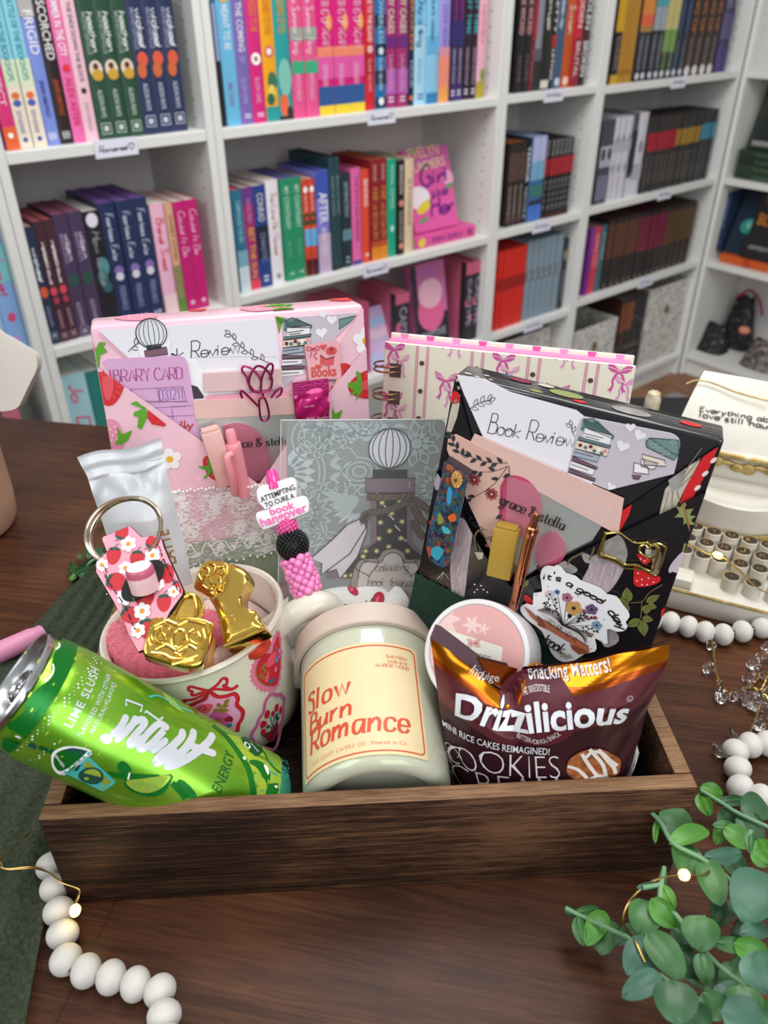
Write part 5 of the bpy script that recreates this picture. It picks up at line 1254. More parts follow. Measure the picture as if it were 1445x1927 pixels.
d.flat(FB, clip(Z.path('570 845 625 840 612 800 650 835 690 850 660 870 690 905 690 950 655 900 640 870 610 905 600 900 625 870'), LB), GRN, .0006, step=.006)
strawberry(d, FB, Z(1392, 450), .0085, -1.5, 'slice', .0003, RB, leafy=False)
d.flat(FB, clip(Z.path('1300 440 1345 430 1340 380 1362 390 1368 430 1370 480 1340 525 1345 490 1310 500 1330 475 1305 465'), RB), GRN, .0006, step=.006)
daisy(d, FI, ZI(1390, 235), .0078, .0003, bound=RI)
d.flat(FB, clip(Z.path('1225 560 1240 590 1275 568 1262 610 1225 612'), RB), GRN, .0005)
strawberry(d, FI, ZI(1262, 410), .0078, .2, 'slice', .0003, RI, leafy=False)
d.obj('printed_fruit', root)
def lace_mat():
    m = bpy.data.materials.new('white_lace'); m.use_nodes = True; n = m.node_tree; b = n.nodes['Principled BSDF']
    b.inputs['Base Color'].default_value = lin('#f4f1ee'); b.inputs['Roughness'].default_value = .85
    g = n.nodes.new('ShaderNodeTexCoord')
    v1 = n.nodes.new('ShaderNodeTexNoise'); v1.inputs['Scale'].default_value = 60; v1.inputs['Detail'].default_value = 2; v1.inputs['Distortion'].default_value = 1.5
    mp_ = n.nodes.new('ShaderNodeMapping'); mp_.inputs['Scale'].default_value = (300, 900, 300); mp_.inputs['Rotation'].default_value = (0, 0, .1); n.links.new(g.outputs['Object'], mp_.inputs[0])
    v2 = n.nodes.new('ShaderNodeTexNoise'); v2.inputs['Scale'].default_value = 1.4; v2.inputs['Detail'].default_value = 1
    n.links.new(g.outputs['Object'], v1.inputs['Vector']); n.links.new(mp_.outputs[0], v2.inputs['Vector'])
    a = n.nodes.new('ShaderNodeMath'); a.operation = 'ADD'; n.links.new(v1.outputs['Fac'], a.inputs[0]); n.links.new(v2.outputs['Fac'], a.inputs[1])
    r = n.nodes.new('ShaderNodeMapRange'); r.inputs[1].default_value = .88; r.inputs[2].default_value = 1.12; r.inputs[3].default_value = .12; r.inputs[4].default_value = .96
    n.links.new(a.outputs[0], r.inputs[0]); n.links.new(r.outputs[0], b.inputs['Alpha'])
    return m
lace = lace_mat(); lace_s = mat('#f6f3f0', .85)
y0 = FB.uv(420, 916)[1]; y1 = FB.uv(420, 1048)[1]; y2 = FB.uv(440, 1110)[1]
sage = mat('#9aa68a', .7, sheen=.4)
m = MB(); W0 = PW_ + .0012
m.grid(lambda a, t: Vector((-.0012 + (W0 + .0012) * a, y1 + .012 + (y2 - y1 - .012) * t, FB.h(PW_ * a, -.17) + .0010)), 12, 4, sage)
m.add([(-.0012, y1 + .012, .0055), (-.0012, y2, .0055), (-.0012, y2, -PT_), (-.0012, y1 + .012, -PT_)], [[0, 1, 2, 3], [3, 2, 1, 0]], sage)
m.obj('sage_ribbon', root, label='sage green satin ribbon')
m = MB()
m.grid(lambda a, t: Vector((-.0016 + (W0 + .002) * a, y0 + .0015 * math.sin(a * 40) * (t < .01) + (y1 - y0) * t - (.0022 * abs(math.sin(a * 34)) if t > .99 else 0), FB.h(PW_ * a, y0 + (y1 - y0) * t) + .0016)), 120, 30, lace)
for i in range(70):
    u = PW_ * (i + .5) / 70; m.ball((u, y0 + .0006 * math.sin(i * 2.2), FB.h(u, y0) + .0018), .0009, lace_s, 8, 6)
    if i % 2 == 0: m.ball((u, y1 - .001 - .0022 * abs(math.sin(u / W0 * 34)), FB.h(u, y1) + .0018), .0008, lace_s, 8, 6)
for k in range(7):          # raised flowers and vines of the lace
    cx = PW_ * (k + .6) / 7; cy = y0 + (y1 - y0) * (.38 + .2 * math.sin(k * 2.3))
    for j in range(6):
        a = j * PI / 3; m.line(FB, [(v.x, v.y) for v in spline([Vector((cx + .007 * math.cos(a + b_) * q, cy + .006 * math.sin(a + b_) * q)) for q, b_ in ((.2, 0), (.7, .35), (1, 0), (.7, -.35), (.2, 0))], 4)], .0005, lace_s, .0022)
    m.line(FB, [(cx - .01 + .02 * i / 12, y1 + .008 + .004 * math.sin(i * 1.1 + k)) for i in range(13)], .0007, lace_s, .0022)
m.obj('lace_band', root, label='white floral lace band')
GP = 'items in the pocket of the pink parcel'
paper = mat('#eceaf1', .75)
LILAC = mat('#c9c1cb', .7); TEAL = mat('#6d8f8b', .6); TEALD = mat('#567a77', .6); CREAM2 = mat('#ecdcc8', .7); PAGE = mat('#f2eef0', .7); PLUM = mat('#7d5a68', .6); BLUEG = mat('#a9b4c2', .6); MAR = mat('#6d1f2c', .6)
def book_stack(d, Q, w=.0003):
    """drawn pile of books, Q maps unit square coordinates to uv"""
    S_ = Q.S
    def pl(t, m, k=0): d.flat(S_, Q.path(t), m, w + .00004 * k)
    def ln(t, k=0, wd=.0004): d.line(S_, Q.path(t), wd, INK, w + .0003)
    pl('5 100 8 88 45 103 98 84 98 80 98 84', TEAL, 1); pl('3 97 30 104 98 86 98 80 8 78 3 84', TEAL, 1)
    pl('14 86 92 86 90 70 14 68', PAGE, 2); ln('14 86 92 86'); ln('14 76 70 78'); ln('20 72 60 73'); ln('3 97 30 104 98 86 98 82 12 86 3 80')
    pl('2 68 96 70 96 66 2 63', TEAL, 2); ln('2 68 96 70 96 66 2 63')
    pl('2 62 94 64 92 50 0 47', CREAM2, 2); ln('2 62 94 64 92 50 0 47')
    for x, y, c in ((12, 55, MAR), (42, 58, MAR), (65, 57, WHT), (84, 58, PNKB), (28, 54, TEALD), (54, 53, TEALD), (76, 53, TEALD)): d.flat(S_, circ(Q(x, y), .0011, 8), c, w + .0003)
    pl('0 47 72 48 70 36 -2 34', BLUEG, 2); ln('0 47 72 48 70 36 -2 34'); ln('0 41 55 43')
    pl('-2 33 74 28 74 24 -3 26', PLUM, 2); ln('-2 33 74 28 74 24 -3 26'); pl('-2 25 68 23 66 12 -4 12', PAGE, 2); ln('-2 25 68 23 66 12 -4 12'); ln('0 19 50 18')
    pl('-4 11 76 8 76 3 -5 5', PLUM, 2); ln('-4 11 76 8 76 3 -5 5'); pl('-4 4 70 2 70 -8 -6 -9', PAGE, 2); ln('-4 4 70 2'); ln('-4 -3 55 -4')
class Quad:
    """bilinear map from 0..100 coordinates to uv on S"""
    def __init__(s, S_, bl, br, tl): s.S = S_; s.o = Vector(bl); s.x = (Vector(br) - s.o) / 100; s.y = (Vector(tl) - s.o) / 100
    def __call__(s, x, y): q = s.o + s.x * x + s.y * y; return (q.x, q.y)
    def path(s, t):
        c = [float(k) for k in t.split()]; return [s(c[i], c[i + 1]) for i in range(0, len(c), 2)]
def sprig(d, S_, a, b, n, r, w, mat_=None, fill=None, wd=.00035):
    A, B = Vector(a), Vector(b); dv = B - A; L = dv.length; ex = dv / L; ey = Vector((-ex.y, ex.x))
    pth = [A + dv * t + ey * (L * .08 * math.sin(PI * t)) for t in [i / 12 for i in range(13)]]
    d.line(S_, [(p.x, p.y) for p in pth], wd, mat_ or INK, w)
    for i in range(n):
        t = (i + 1) / (n + .3); p = A + dv * t + ey * (L * .08 * math.sin(PI * t)); sgn = 1 if i % 2 else -1
        q = p + ex * r * .9 + ey * sgn * r * .75; pl = leaf((p.x, p.y), (q.x, q.y), r * .55)
        if fill: d.flat(S_, pl, fill, w + .00005)
        else: d.line(S_, pl, wd, mat_ or INK, w, closed=True)
    e_ = pth[-1] + ex * r; pl = leaf((pth[-1].x, pth[-1].y), (e_.x, e_.y), r * .55)
    if fill: d.flat(S_, pl, fill, w + .00005)
    else: d.line(S_, pl, wd, mat_ or INK, w, closed=True)
S0 = PB
r = sheet('review_card', PB, Z1.path('92 183 945 125 990 495 560 545 250 330'), .0006, .0010, paper, 'white card with handwritten book review heading in the pink parcel', 'card', GP)
d = MB(); w_ = .0012
a, b_ = Z1(335, 342), Z1(772, 292); d.text(PB, 'Book Review', a, b_, INK, 1.35, w_, font='script', weight=.075)
sprig(d, PB, Z1(915, 340), Z1(728, 200), 8, .0032, w_); sprig(d, PB, Z1(235, 288), Z1(300, 240), 3, .0036, w_)
d.line(PB, Z1.path('545 322 560 312 950 310 968 325 970 380'), .0002, mat('#b9b6c0', .7), w_); d.obj('printed_heading', r)
r = sheet('illustrated_card', PB, Z1.path('985 125 1345 99 1335 125 1000 455 985 500'), .0003, .0006, LILAC, 'lilac card with drawn book pile in the pink parcel', 'card', GP)
d = MB(); Q = Quad(PB, Z1(985, 385), Z1(1125, 372), Z1(985, 135)); book_stack(d, Q, .0008)
for x, y, rr, ro in ((1172, 195, .0032, .05), (1222, 133, .0029, -.1), (1180, 105, .0024, .2)): d.flat(PB, heart(Z1(x, y), rr, ro), mat('#f0eef3', .7), .0008)
d.flat(PB, Z1.path('1258 130 1340 112 1312 140 1258 178'), TEAL, .0008); d.line(PB, Z1.path('1258 130 1340 112 1312 140 1258 178'), .0004, INK, .001, closed=True)
d.obj('printed_books', r)
def bottle_sticker(name, label):
    r = sheet(name, PB, Z1.path('280 190 295 155 330 135 370 135 410 155 425 190 425 215 438 235 440 300 470 330 560 330 610 420 615 520 480 520 300 320 290 240', 4), .0011, .0015, mat('#f3f3f5', .35), label, 'sticker', GP)
    d = MB(); w_ = .0017; c0 = Z1(347, 197)
    d.flat(PB, circ(c0, .0077, 28), mat('#dfe2e4', .5), w_); d.line(PB, circ(c0, .0077, 28), .0005, INK, w_ + .0001, closed=True)
    for k in (-.8, -.5, -.18, .18, .5, .8): d.line(PB, [(c0[0] + .0077 * k * math.sin(PI * i / 12), c0[1] + .0077 * math.cos(PI * i / 12)) for i in range(13)], .0003, INK, w_ + .0001)
    d.flat(PB, Z1.path('322 255 392 245 397 268 326 280'), mat('#1f1d20', .5), w_); d.flat(PB, Z1.path('312 282 420 262 428 298 318 312'), PLUM, w_ + .0001)
    d.line(PB, Z1.path('312 282 420 262 428 298 318 312'), .0004, INK, w_ + .0002, closed=True)
    d.flat(PB, Z1.path('520 440 570 455 600 500 600 512 540 515 520 470'), mat('#3a3038', .5), w_); d.obj('printed_bottle', r)
bottle_sticker('bottle_sticker', 'white cut sticker of round-stoppered bottle behind the library card')
r = empty('sticky_note_pad', PB.M(), 'pale pink sticky note strip below the review heading', 'sticky notes', GP)
m = MB(); m.prism(Z1.path('597 388 975 366 980 462 600 476'), .0016, .0036, mat('#e0c0be', .7)); m.obj('pad', r)
m = MB(); m.prism(Z1.path('610 500 1000 470 1005 505 610 520'), .0014, .0026, mat('#f0a5b8', .6)); m.obj('pink_strip', r)
r = sheet('library_card', PB, Z1.path('110 335 130 320 480 304 508 315 524 345 590 760 560 790 300 560'), .0018, .0023, mat('#d9a9d0', .5), 'lilac pink library card with rounded corners in the pink parcel', 'card', GP)
d = MB(); w_ = .0025; mg = mat('#a83a86', .5); lnm = mat('#8f5f8a', .6)
d.text(PB, 'LIBRARY CARD', Z1(122, 432), Z1(500, 415), mg, 1.55, w_, font='serif', weight=.14, nib=(0.0, .35))
for t in ('180 470 500 453', '208 520 512 527 525 530', '500 453 516 525', '250 468 262 530', '376 460 387 532', '290 560 540 545', '330 600 550 592', '445 560 452 612', '460 640 462 690', '440 705 556 700', '220 533 515 523'): d.line(PB, Z1.path(t), .0003, lnm, w_)
d.text(PB, '031211', Z1(388, 520), Z1(503, 512), mat('#4a55a8', .5), 1.9, w_, font='serif', weight=.09)
d.text(PB, 'DATE RETURNED', Z1(446, 553), Z1(515, 549), lnm, 1.0, w_); d.text(PB, 'TITLE', Z1(305, 558), Z1(330, 556), lnm, 1.0, w_)
d.text(PB, 'overally', Z1(330, 672), Z1(545, 655), mat('#b8402a', .5), 1.3, w_, font='script', weight=.16); d.obj('printed_lines', r)
skin = mat('#e3bdb4', .4); gelm = mat('#d9587f', .25, trans=.25, coat=.5); film = mat('#f4f4f4', .05, alpha=.14, spec=.8, coat=1.0)
foil = mat('#c3cbc4', .25, .6)
def mask_packet(fr, C, head, win, gels, txt, label, group, w0):
    r = empty('eye_mask_packet', fr.M(), label, 'beauty packet', group)
    m = MB(); m.prism(C.path(head), w0, w0 + .0012, skin); m.obj('header_band', r)
    m = MB(); m.prism(C.path(win), w0 - .0006, w0, foil); m.obj('backing_foil', r)
    for g in gels:
        m = MB(); q = C.path(g, 4); m.prism(q, w0 + .0002, w0 + .0016, gelm)
        cx = sum(p[0] for p in q) / len(q); cy = sum(p[1] for p in q) / len(q)
        m.prism([(cx + (p[0] - cx) * .86, cy + (p[1] - cy) * .86) for p in q], w0 + .0016, w0 + .0021, gelm); m.obj('gel_patch', r)
    m = MB(); q = C.path(win)
    m.flat(fr, q, film, w0 + .0028); m.obj('clear_film', r)
    d = MB()
    for t, a, b, h_ in txt: d.text(fr, t, C(*a), C(*b), mat('#3a2a2e', .5), h_, w0 + .0031, font='serif', weight=.24, nib=(0.0, .3))
    d.obj('lettering', r)
    return r
mask_packet(PB, Z1, '545 520 1040 500 1050 585 560 608', '560 606 1050 583 1005 690 900 905 860 935 800 930 600 760', ['690 640 770 625 850 660 900 720 920 800 905 880 860 930 800 920 720 800'],
            [('grace & stella', (715, 745), (1010, 725), 1.25), ('firming', (740, 925), (870, 918), 1.0)], 'clear packet with pink gel eye patches in the pink parcel', GP, .0020)
clipm = mat('#a02a62', .25, .85)
def wire_thing(fr, name, label, cat, group, C, paths, w, rad, m_, closed=()):
    b = MB()
    for i, t in enumerate(paths):
        P = [Vector((p[0], p[1], w + .0008 * i)) for p in C.path(t, 6, i in closed)]
        b.tube(P, rad, m_, 8, closed=i in closed)
    o = b.obj(name, M=fr.M()); return tag(o, label, cat, group)
Z2 = Crop(PB, 400, 560, 4.661, .006)
wire_thing(PB, 'tulip_paper_clip', 'magenta wire paper clip bent into a tulip', 'paper clip', GP, Z2,
           ['430 835 350 820 322 760 330 690 370 620 410 602 460 625 515 690 522 760 500 810 440 832 425 800 428 740 400 680 350 630 290 605 262 615 262 645 300 700 320 760 360 815', '425 740 440 680 480 600 510 578 528 600 520 660 500 720', '437 832 440 870', '400 950 350 900 290 840 255 812 240 825 255 875', '505 870 540 820 585 780 600 795 585 840 545 868', '400 880 400 940 412 1040 435 1065 465 1060 484 1030 478 960 450 875 420 866 400 880'], .0055, .00065, clipm)
r = sheet('books_card', PB, Z1.path('1085 250 1235 229 1250 235 1268 470 1185 600 1110 440'), .0030, .0035, mat('#f0aeb4', .6), 'small pink card about books with bow and cherries', 'card', GP)
d = MB(); w_ = .0037; co = mat('#d9534e', .5)
d.text(PB, 'Books', Z1(1118, 405), Z1(1238, 397), co, 1.35, w_, bold=.03); d.text(PB, 'my', Z1(1195, 432), Z1(1237, 425), INK, 1.3, w_, font='script', weight=.14)
d.text(PB, 'REAL', Z1(1165, 480), Z1(1252, 470), co, 1.1, w_, bold=.02); d.text(PB, 'life', Z1(1185, 498), Z1(1225, 494), INK, 1.3, w_, font='script', weight=.14)
d.flat(PB, Z1.path('1160 300 1185 318 1188 352 1160 338'), co, w_); d.flat(PB, Z1.path('1188 318 1228 308 1224 345 1190 352'), REDL, w_); d.line(PB, Z1.path('1160 298 1187 318 1228 306'), .0005, INK, w_ + .0001)
for x, y in ((1175, 260), (1152, 356), (1240, 492)): d.flat(PB, heart(Z1(x, y), .0020), co, w_)
for x, y in ((1205, 280), (1222, 278)): d.flat(PB, circ(Z1(x, y), .0022, 10), co, w_)
d.line(PB, Z1.path('1205 275 1212 255 1222 273'), .0004, INK, w_)
bow = mat('#c9586a', .5)
d.line(PB, Z1.path('1125 268 1098 258 1100 278 1125 268 1150 256 1152 276 1125 268 1112 310', 3), .0007, bow, w_); d.line(PB, Z1.path('1125 268 1142 290 1128 300 1145 320', 3), .0007, bow, w_)
d.obj('printed_picture', r)
r = empty('magenta_sachet', PB.M(), 'small shiny magenta tear sachet in the pink parcel', 'sachet', GP)
SB = Bump(PB, .0045, [(*Z1(1140, 540), .012, .004)])
mgm = mat('#c2116f', .2, .35, coat=.6); m = MB(); q = [Vector(Z1(*k)) for k in ((1025, 432), (1195, 410), (1200, 640), (1045, 650))]
m.grid(lambda a, t: SB.p(*(q[0].lerp(q[1], a).lerp(q[3].lerp(q[2], a), t)), .0012 * (math.sin(a * 9 + t * 7) * math.sin(t * 6) if t > .3 else .0)), 22, 22, mgm)
m.grid(lambda a, t: Vector((*(q[0].lerp(q[1], 1 - a).lerp(q[3].lerp(q[2], 1 - a), t)), .0040)), 2, 2, mgm); so = m.obj('foil_body', r, 60)
m = MB(); m.prism(Z1.path('1025 432 1195 410 1197 468 1030 490'), .0062, .0064, ramp_mat('crimped_foil', [(.4, '#8f0d52'), (.6, '#c4187a')], scale=900, rough=.3, kind='voronoi', bump=.5)); m.obj('crimped_seal', r)
d = MB(); lw = mat('#f3c6dc', .4)
d.text(SB, 'TEAR HERE', Z1(1070, 540), Z1(1118, 530), lw, 1, .003); d.text(SB, '90% fewer', Z1(1085, 605), Z1(1190, 590), lw, 1.1, .003); d.text(SB, 'colors', Z1(1120, 622), Z1(1185, 612), lw, 1.1, .003); d.obj('lettering', so)
peach = mat('#e6b6ae', .45); HM = Frame(PB.world(*Z1(625, 640), .0085), PB.X, PB.Y)
A, B = Vector((*Z1(622, 640), .0095)), Vector((*Z1(706, 905), .0085))
def axis_mat(A, B, z=(0, 0, 1)):
    y = (B - A).normalized(); x = y.cross(Vector(z)).normalized(); zz = x.cross(y)
    return Matrix(((x.x, y.x, zz.x, A.x), (x.y, y.y, zz.y, A.y), (x.z, y.z, zz.z, A.z), (0, 0, 0, 1))), (B - A).length
Tm, L = axis_mat(A, B); r = empty('highlighter', PB.M() @ Tm, 'flat pale pink highlighter standing beside the pink pen', 'highlighter', GP)
m = MB(); m.box(-.0054, .0054, .001, L, -.0040, .0040, peach, bev=.0008); m.obj('barrel', r); m = MB(); m.box(-.0046, .0046, -.0007, .001, -.0032, .0032, peach, bev=.0003); m.obj('end_cap', r)
rose = mat('#f39aa6', .35)
A, B = Vector((*Z1(715, 640), .0115)), Vector((*Z1(790, 960), .0105)); Tm, L = axis_mat(A, B)
T90 = Matrix.Rotation(-PI / 2, 4, 'X'); r = empty('pen', PB.M() @ Tm @ T90, 'pink click pen clipped in the pocket of the pink parcel', 'pen', GP)
m = MB(); m.lathe([(0.0001, L), (.0036, L), (.0042, L - .004), (.0044, .0105), (.0044, .0085), (.0040, .0079), (.0028, .0078)], rose, 24); m.obj('barrel', r)
m = MB(); m.lathe([(.0028, .008), (.0027, .001), (.0022, 0), (.0001, -.0002)], rose, 20); m.obj('push_button', r)
ZP = Crop(FB, 150, 550, 2.580); c1 = ZP(703, 772); c2 = ZP(748, 962)
m = MB(); iv = Tm.inverted(); iv = (Tm @ T90).inverted()
m.tube([iv @ Vector(p) for p in spline([(c1[0] + .003, c1[1] + .001, .0165), (c1[0], c1[1], .0185), ((c1[0] + c2[0]) / 2, (c1[1] + c2[1]) / 2, .0180), (c2[0], c2[1], .0130), (c2[0], c2[1], .0118)], 6)], [.0014] + [.0020] * 23 + [.0017], rose, 12); m.obj('clip', r)
GC = Frame.ylr((-0.0560, 0.4050, 0.188), 8.0, 9.0, 0.6)
_a, _b = GC.uv(538.7, 790.3), GC.uv(838.7, 788.7)
GC = Frame.ylr((-0.0560, 0.4050, 0.188), 8.0, 9.0, 0.6 + math.degrees(math.atan2(_b[1] - _a[1], _b[0] - _a[0])))
Z4 = Crop(GC, 530, 780, 1445 / 330)
grey = mat('#8d9492', .6)
r = empty('greeting_card', GC.M(), 'grey bookmark card with drawn potion bottle standing in a clear sleeve', 'card')
TLg, TRg = Z4(38, 45), Z4(1352, 38); GH = -.186
def rcorner(): return rrect(TLg[0], TRg[0], GH, TLg[1], .004)
m = MB(); m.prism(rcorner(), -.001, 0, grey); m.obj('card', r)
d = MB(); gl = mat('#a9bab9', .6); gl2 = mat('#b9c6c8', .6); w_ = .0002
inb = [(TLg[0] + .0005, GH), (TRg[0] - .0005, GH), (TRg[0] - .0005, TLg[1] - .0005), (TLg[0] + .0005, TLg[1] - .0005)]
def pet(cx, cy, n, r0, r1, wd, a0=0, a1=2 * PI, mm=gl, hole=False):
    for i in range(n):
        a = a0 + (a1 - a0) * (i + .5) / n; p0 = (cx + r0 * math.cos(a), cy + r0 * math.sin(a)); p1 = (cx + r1 * math.cos(a), cy + r1 * math.sin(a))
        q = clip(leaf(p0, p1, wd), inb)
        if len(q) > 2: d.flat(GC, q, mm, w_)
        if hole:
            q = clip(leaf((p0[0] * .7 + p1[0] * .3, p0[1] * .7 + p1[1] * .3), (p0[0] * .2 + p1[0] * .8, p0[1] * .2 + p1[1] * .8), wd * .5), inb)
            if len(q) > 2: d.flat(GC, q, grey, w_ + .00008)
def rings(cx, cy, rs, ry=1.0, a0=0, a1=2 * PI):
    for R1 in rs:
        pts = [(cx + R1 * math.cos(a0 + (a1 - a0) * i / 20), cy + R1 * ry * math.sin(a0 + (a1 - a0) * i / 20)) for i in range(21)]
        pts = [p for p in pts if inb[0][0] < p[0] < inb[1][0] and p[1] < inb[2][1]]
        if len(pts) > 2: d.line(GC, pts, .0011, gl, w_)
c = Z4(30, 480); pet(c[0], c[1], 7, .005, .018, .006, -1.2, 1.3, gl2); rings(c[0], c[1], (.020, .023), 1, -1.1, 1.2); pet(c[0], c[1], 5, .026, .040, .009, -.3, 1.3, gl, True)
c = Z4(240, 200); rings(c[0], c[1], (.004, .0072, .0108), 1.2)
for x, y, rr in ((385, 168, .0022), (470, 155, .0025), (568, 155, .0028), (440, 232, .0017), (512, 225, .0018), (575, 222, .0013), (378, 275, .0024)): d.flat(GC, circ(Z4(x, y), rr, 12), gl2, w_)
for x, y in ((238, 630), (325, 600), (408, 588), (490, 608), (575, 622), (668, 628)): rings(*Z4(x, y), (.0028,))
c = Z4(1112, 240); pet(c[0], c[1], 9, .0035, .0155, .0072, 0, 2 * PI, gl, True); d.flat(GC, circ(c, .0034, 16), gl, w_ + .0001); rings(c[0], c[1], (.0022,))
c = Z4(380, 60); pet(c[0], c[1], 6, .003, .014, .0046, PI, 2 * PI, gl)
c = Z4(700, 60); rings(c[0], c[1], (.003, .0058, .0085), 1.0, PI, 2 * PI); c = Z4(640, 470); rings(c[0], c[1], (.004, .0075, .011), .8)
d.line(GC, Z4.path('435 320 490 285 555 275 590 310 615 350 560 370 490 350 440 330', 3), .0010, gl, w_)
c = Z4(640, 230); pet(c[0], c[1], 4, .002, .012, .005, .3, 2.8, gl)
for k in range(5): d.flat(GC, clip(leaf(Z4(640, 690), Z4(300 + 40 * k, 640 + 55 * k), .0055), inb), gl, w_ + .00002 * k)
c = Z4(620, 760); pet(c[0], c[1], 7, .004, .016, .003, 2.6, 5.2, gl2)
c = Z4(180, 820); pet(c[0], c[1], 6, .004, .018, .006, -1.4, 1.2, gl, True); rings(c[0], c[1], (.007,))
c = Z4(230, 960); rings(c[0], c[1], (.0035, .007, .0105)); c = Z4(360, 1120); rings(c[0], c[1], (.006, .011, .016), .8)
c = Z4(1250, 600); pet(c[0], c[1], 6, .004, .016, .006, 1.2, 4.2, gl, True); c = Z4(1250, 800); rings(c[0], c[1], (.006, .010, .014), 1); c = Z4(900, 80); pet(c[0], c[1], 5, .002, .012, .005, PI, 2 * PI, gl); c = Z4(1330, 90); rings(c[0], c[1], (.006, .01), 1, PI * .6, PI * 1.4)
d.obj('printed_pattern', r)
d = MB(); w_ = .0006; c0 = Z4(888, 278); R1 = (Z4(1060, 278)[0] - Z4(717, 278)[0]) / 2
d.flat(GC, circ(c0, R1, 36), mat('#d3d6e0', .6), w_); d.line(GC, circ(c0, R1, 36), .0006, INK, w_ + .0002, closed=True)
for k in (-.82, -.52, -.2, .16, .5, .8): d.line(GC, [(c0[0] + R1 * k * math.sin(PI * i / 14), c0[1] + R1 * math.cos(PI * i / 14)) for i in range(15)], .0005, INK, w_ + .0002)
d.flat(GC, Z4.path('748 450 1032 450 1032 522 752 522'), mat('#1c1b1d', .5), w_ + .0001)
mv = mat('#7b6672', .6); star = mat('#1d1a1b', .5)
d.flat(GC, Z4.path('735 640 780 640 780 1040 700 1100 620 1150 500 1345 360 1345 400 1270 640 1110 735 1060'), mv, w_); d.flat(GC, Z4.path('1030 640 1062 640 1068 1040 1130 1110 1180 1130 1180 1345 1140 1345 1140 1160 1080 1110 1030 1050'), mv, w_)
d.flat(GC, Z4.path('780 640 1030 640 1030 1050 1085 1110 1150 1160 1150 1345 490 1345 640 1150 780 1050'), star, w_ + .00005)
for i in range(46):
    x = 785 + (i * 97) % 240; y = 650 + (i * 173) % 430
    d.flat(GC, circ(Z4(x, y), .0004 if i % 3 else .0006, 6), mat('#e6e2dc', .5), w_ + .0002)
for x, y in ((825, 722), (970, 715), (905, 810), (812, 885), (990, 878), (888, 955), (800, 1018), (980, 1015), (880, 1085), (780, 1120), (1035, 1120), (690, 1120), (520, 1325), (575, 1320), (670, 1165)):
    q = Z4(x, y); d.flat(GC, circ(q, .0021, 8), mat('#7a7148', .6), w_ + .0002); d.flat(GC, circ(q, .0011, 8), mat('#e8e09a', .5), w_ + .00026)
d.flat(GC, Z4.path('690 520 1090 520 1090 640 692 640'), mat('#7d6874', .6), w_ + .0003); d.line(GC, Z4.path('690 520 1090 520 1090 640 692 640'), .0006, INK, w_ + .0004, closed=True); d.line(GC, Z4.path('1048 545 1048 600'), .0004, gl2, w_ + .0004)
rope = mat('#6a5542', .8)
for t in ('705 672 800 676 1000 672 1085 665', '1085 690 1000 730 880 780 760 800 690 820 660 870', '1085 690 1140 730 1215 790', '1080 740 1120 830 1190 900', '1085 860 1110 940 1170 1010', '660 890 690 850 715 820'):
    q = Z4.path(t, 6); d.line(GC, q, .0044, INK, w_ + .00045); d.line(GC, q, .0036, rope, w_ + .0005)
    for i in range(1, len(q) - 1, 2): d.line(GC, [(q[i][0] - .0009, q[i][1] - .0017), (q[i][0] + .0009, q[i][1] + .0017)], .0006, INK, w_ + .00055)
tagm = mat('#d5cfd4', .6)
for t in ('690 850 640 855 540 900 420 1020 240 1180 330 1222 325 1310 385 1270 560 1140 690 930', '700 860 700 960 620 1170 480 1345 450 1270 360 1290 560 1140 690 930'):
    q = Z4.path(t); d.flat(GC, q, tagm, w_ + .0004); d.line(GC, q, .0006, INK, w_ + .0006, closed=True)
for t, mm, k in (('575 1345 600 1250 660 1185 790 1175 830 1120 920 1095 1000 1130 1030 1185 1130 1180 1150 1200 1150 1600 560 1600', mat('#a3968f', .6), .0006), ('630 1345 640 1270 690 1205 810 1215 850 1155 920 1130 980 1160 1010 1215 1110 1220 1130 1345 1120 1600 610 1600', mat('#d6cfc8', .6), .0007)):
    q = Z4.path(t, 3); d.flat(GC, clip(q, inb), mm, w_ + k); d.line(GC, [p for p in q if p[1] > GH + .004], .0005, INK, w_ + k + .00008)
d.text(GC, 'collecting', Z4(770, 1282), Z4(1035, 1278), INK, 2.2, w_ + .0009, font='script', weight=.07); d.text(GC, 'book friends', Z4(700, 1402), Z4(1090, 1410), INK, 2.1, w_ + .0009, font='script', weight=.07)
d.text(GC, 'BOOK', Z4(910, 1690), Z4(1040, 1690), INK, 1.2, w_ + .0009, font='pen', weight=.1)
for x in (700, 1085): d.line(GC, heart(Z4(x, 1240), .0075, .2 if x < 900 else -.2), .0005, INK, w_ + .0009, closed=True)
d.obj('printed_bottle', r)
clear = mat('#ffffff', .03, alpha=.09, spec=.6)
m = MB(); m.flat(GC, [Z4(-6, 36), Z4(1356, 30), (TRg[0] + .001, GH - .002), (TLg[0] - .008, GH - .002)], clear, .0020); m.line(GC, [Z4(-6, 36), Z4(1356, 30)], .0006, mat('#e8ecec', .2), .0021); m.line(GC, [Z4(-6, 36), (TLg[0] - .0088, GH)], .0005, mat('#d0d6d6', .15), .0021)
m.obj('clear_sleeve', r)
NB = Frame.ylr((0.0012, 0.5149, 0.1985), -14.7, 9.0, -0.4)
NW, NH, NT = .165, .192, .013
crm = mat('#f1edd6', .5); pk = mat('#d95aa6', .5); pk2 = mat('#e79ccb', .5); pg = mat('#ee86b6', .7)
r = empty('spiral_notebook', NB.M(), 'cream spiral notebook printed with pink bows behind the black parcel', 'notebook')
m = MB(); m.box(0, NW, -NH, 0, -.0022, 0, crm, bev=.0006, seg=1); fc = m.obj('front_cover', r)
m = MB(); m.box(.001, NW - .001, -NH, .0035, -NT - .0024, -NT, crm, bev=.0006, seg=1); m.obj('back_cover', r)
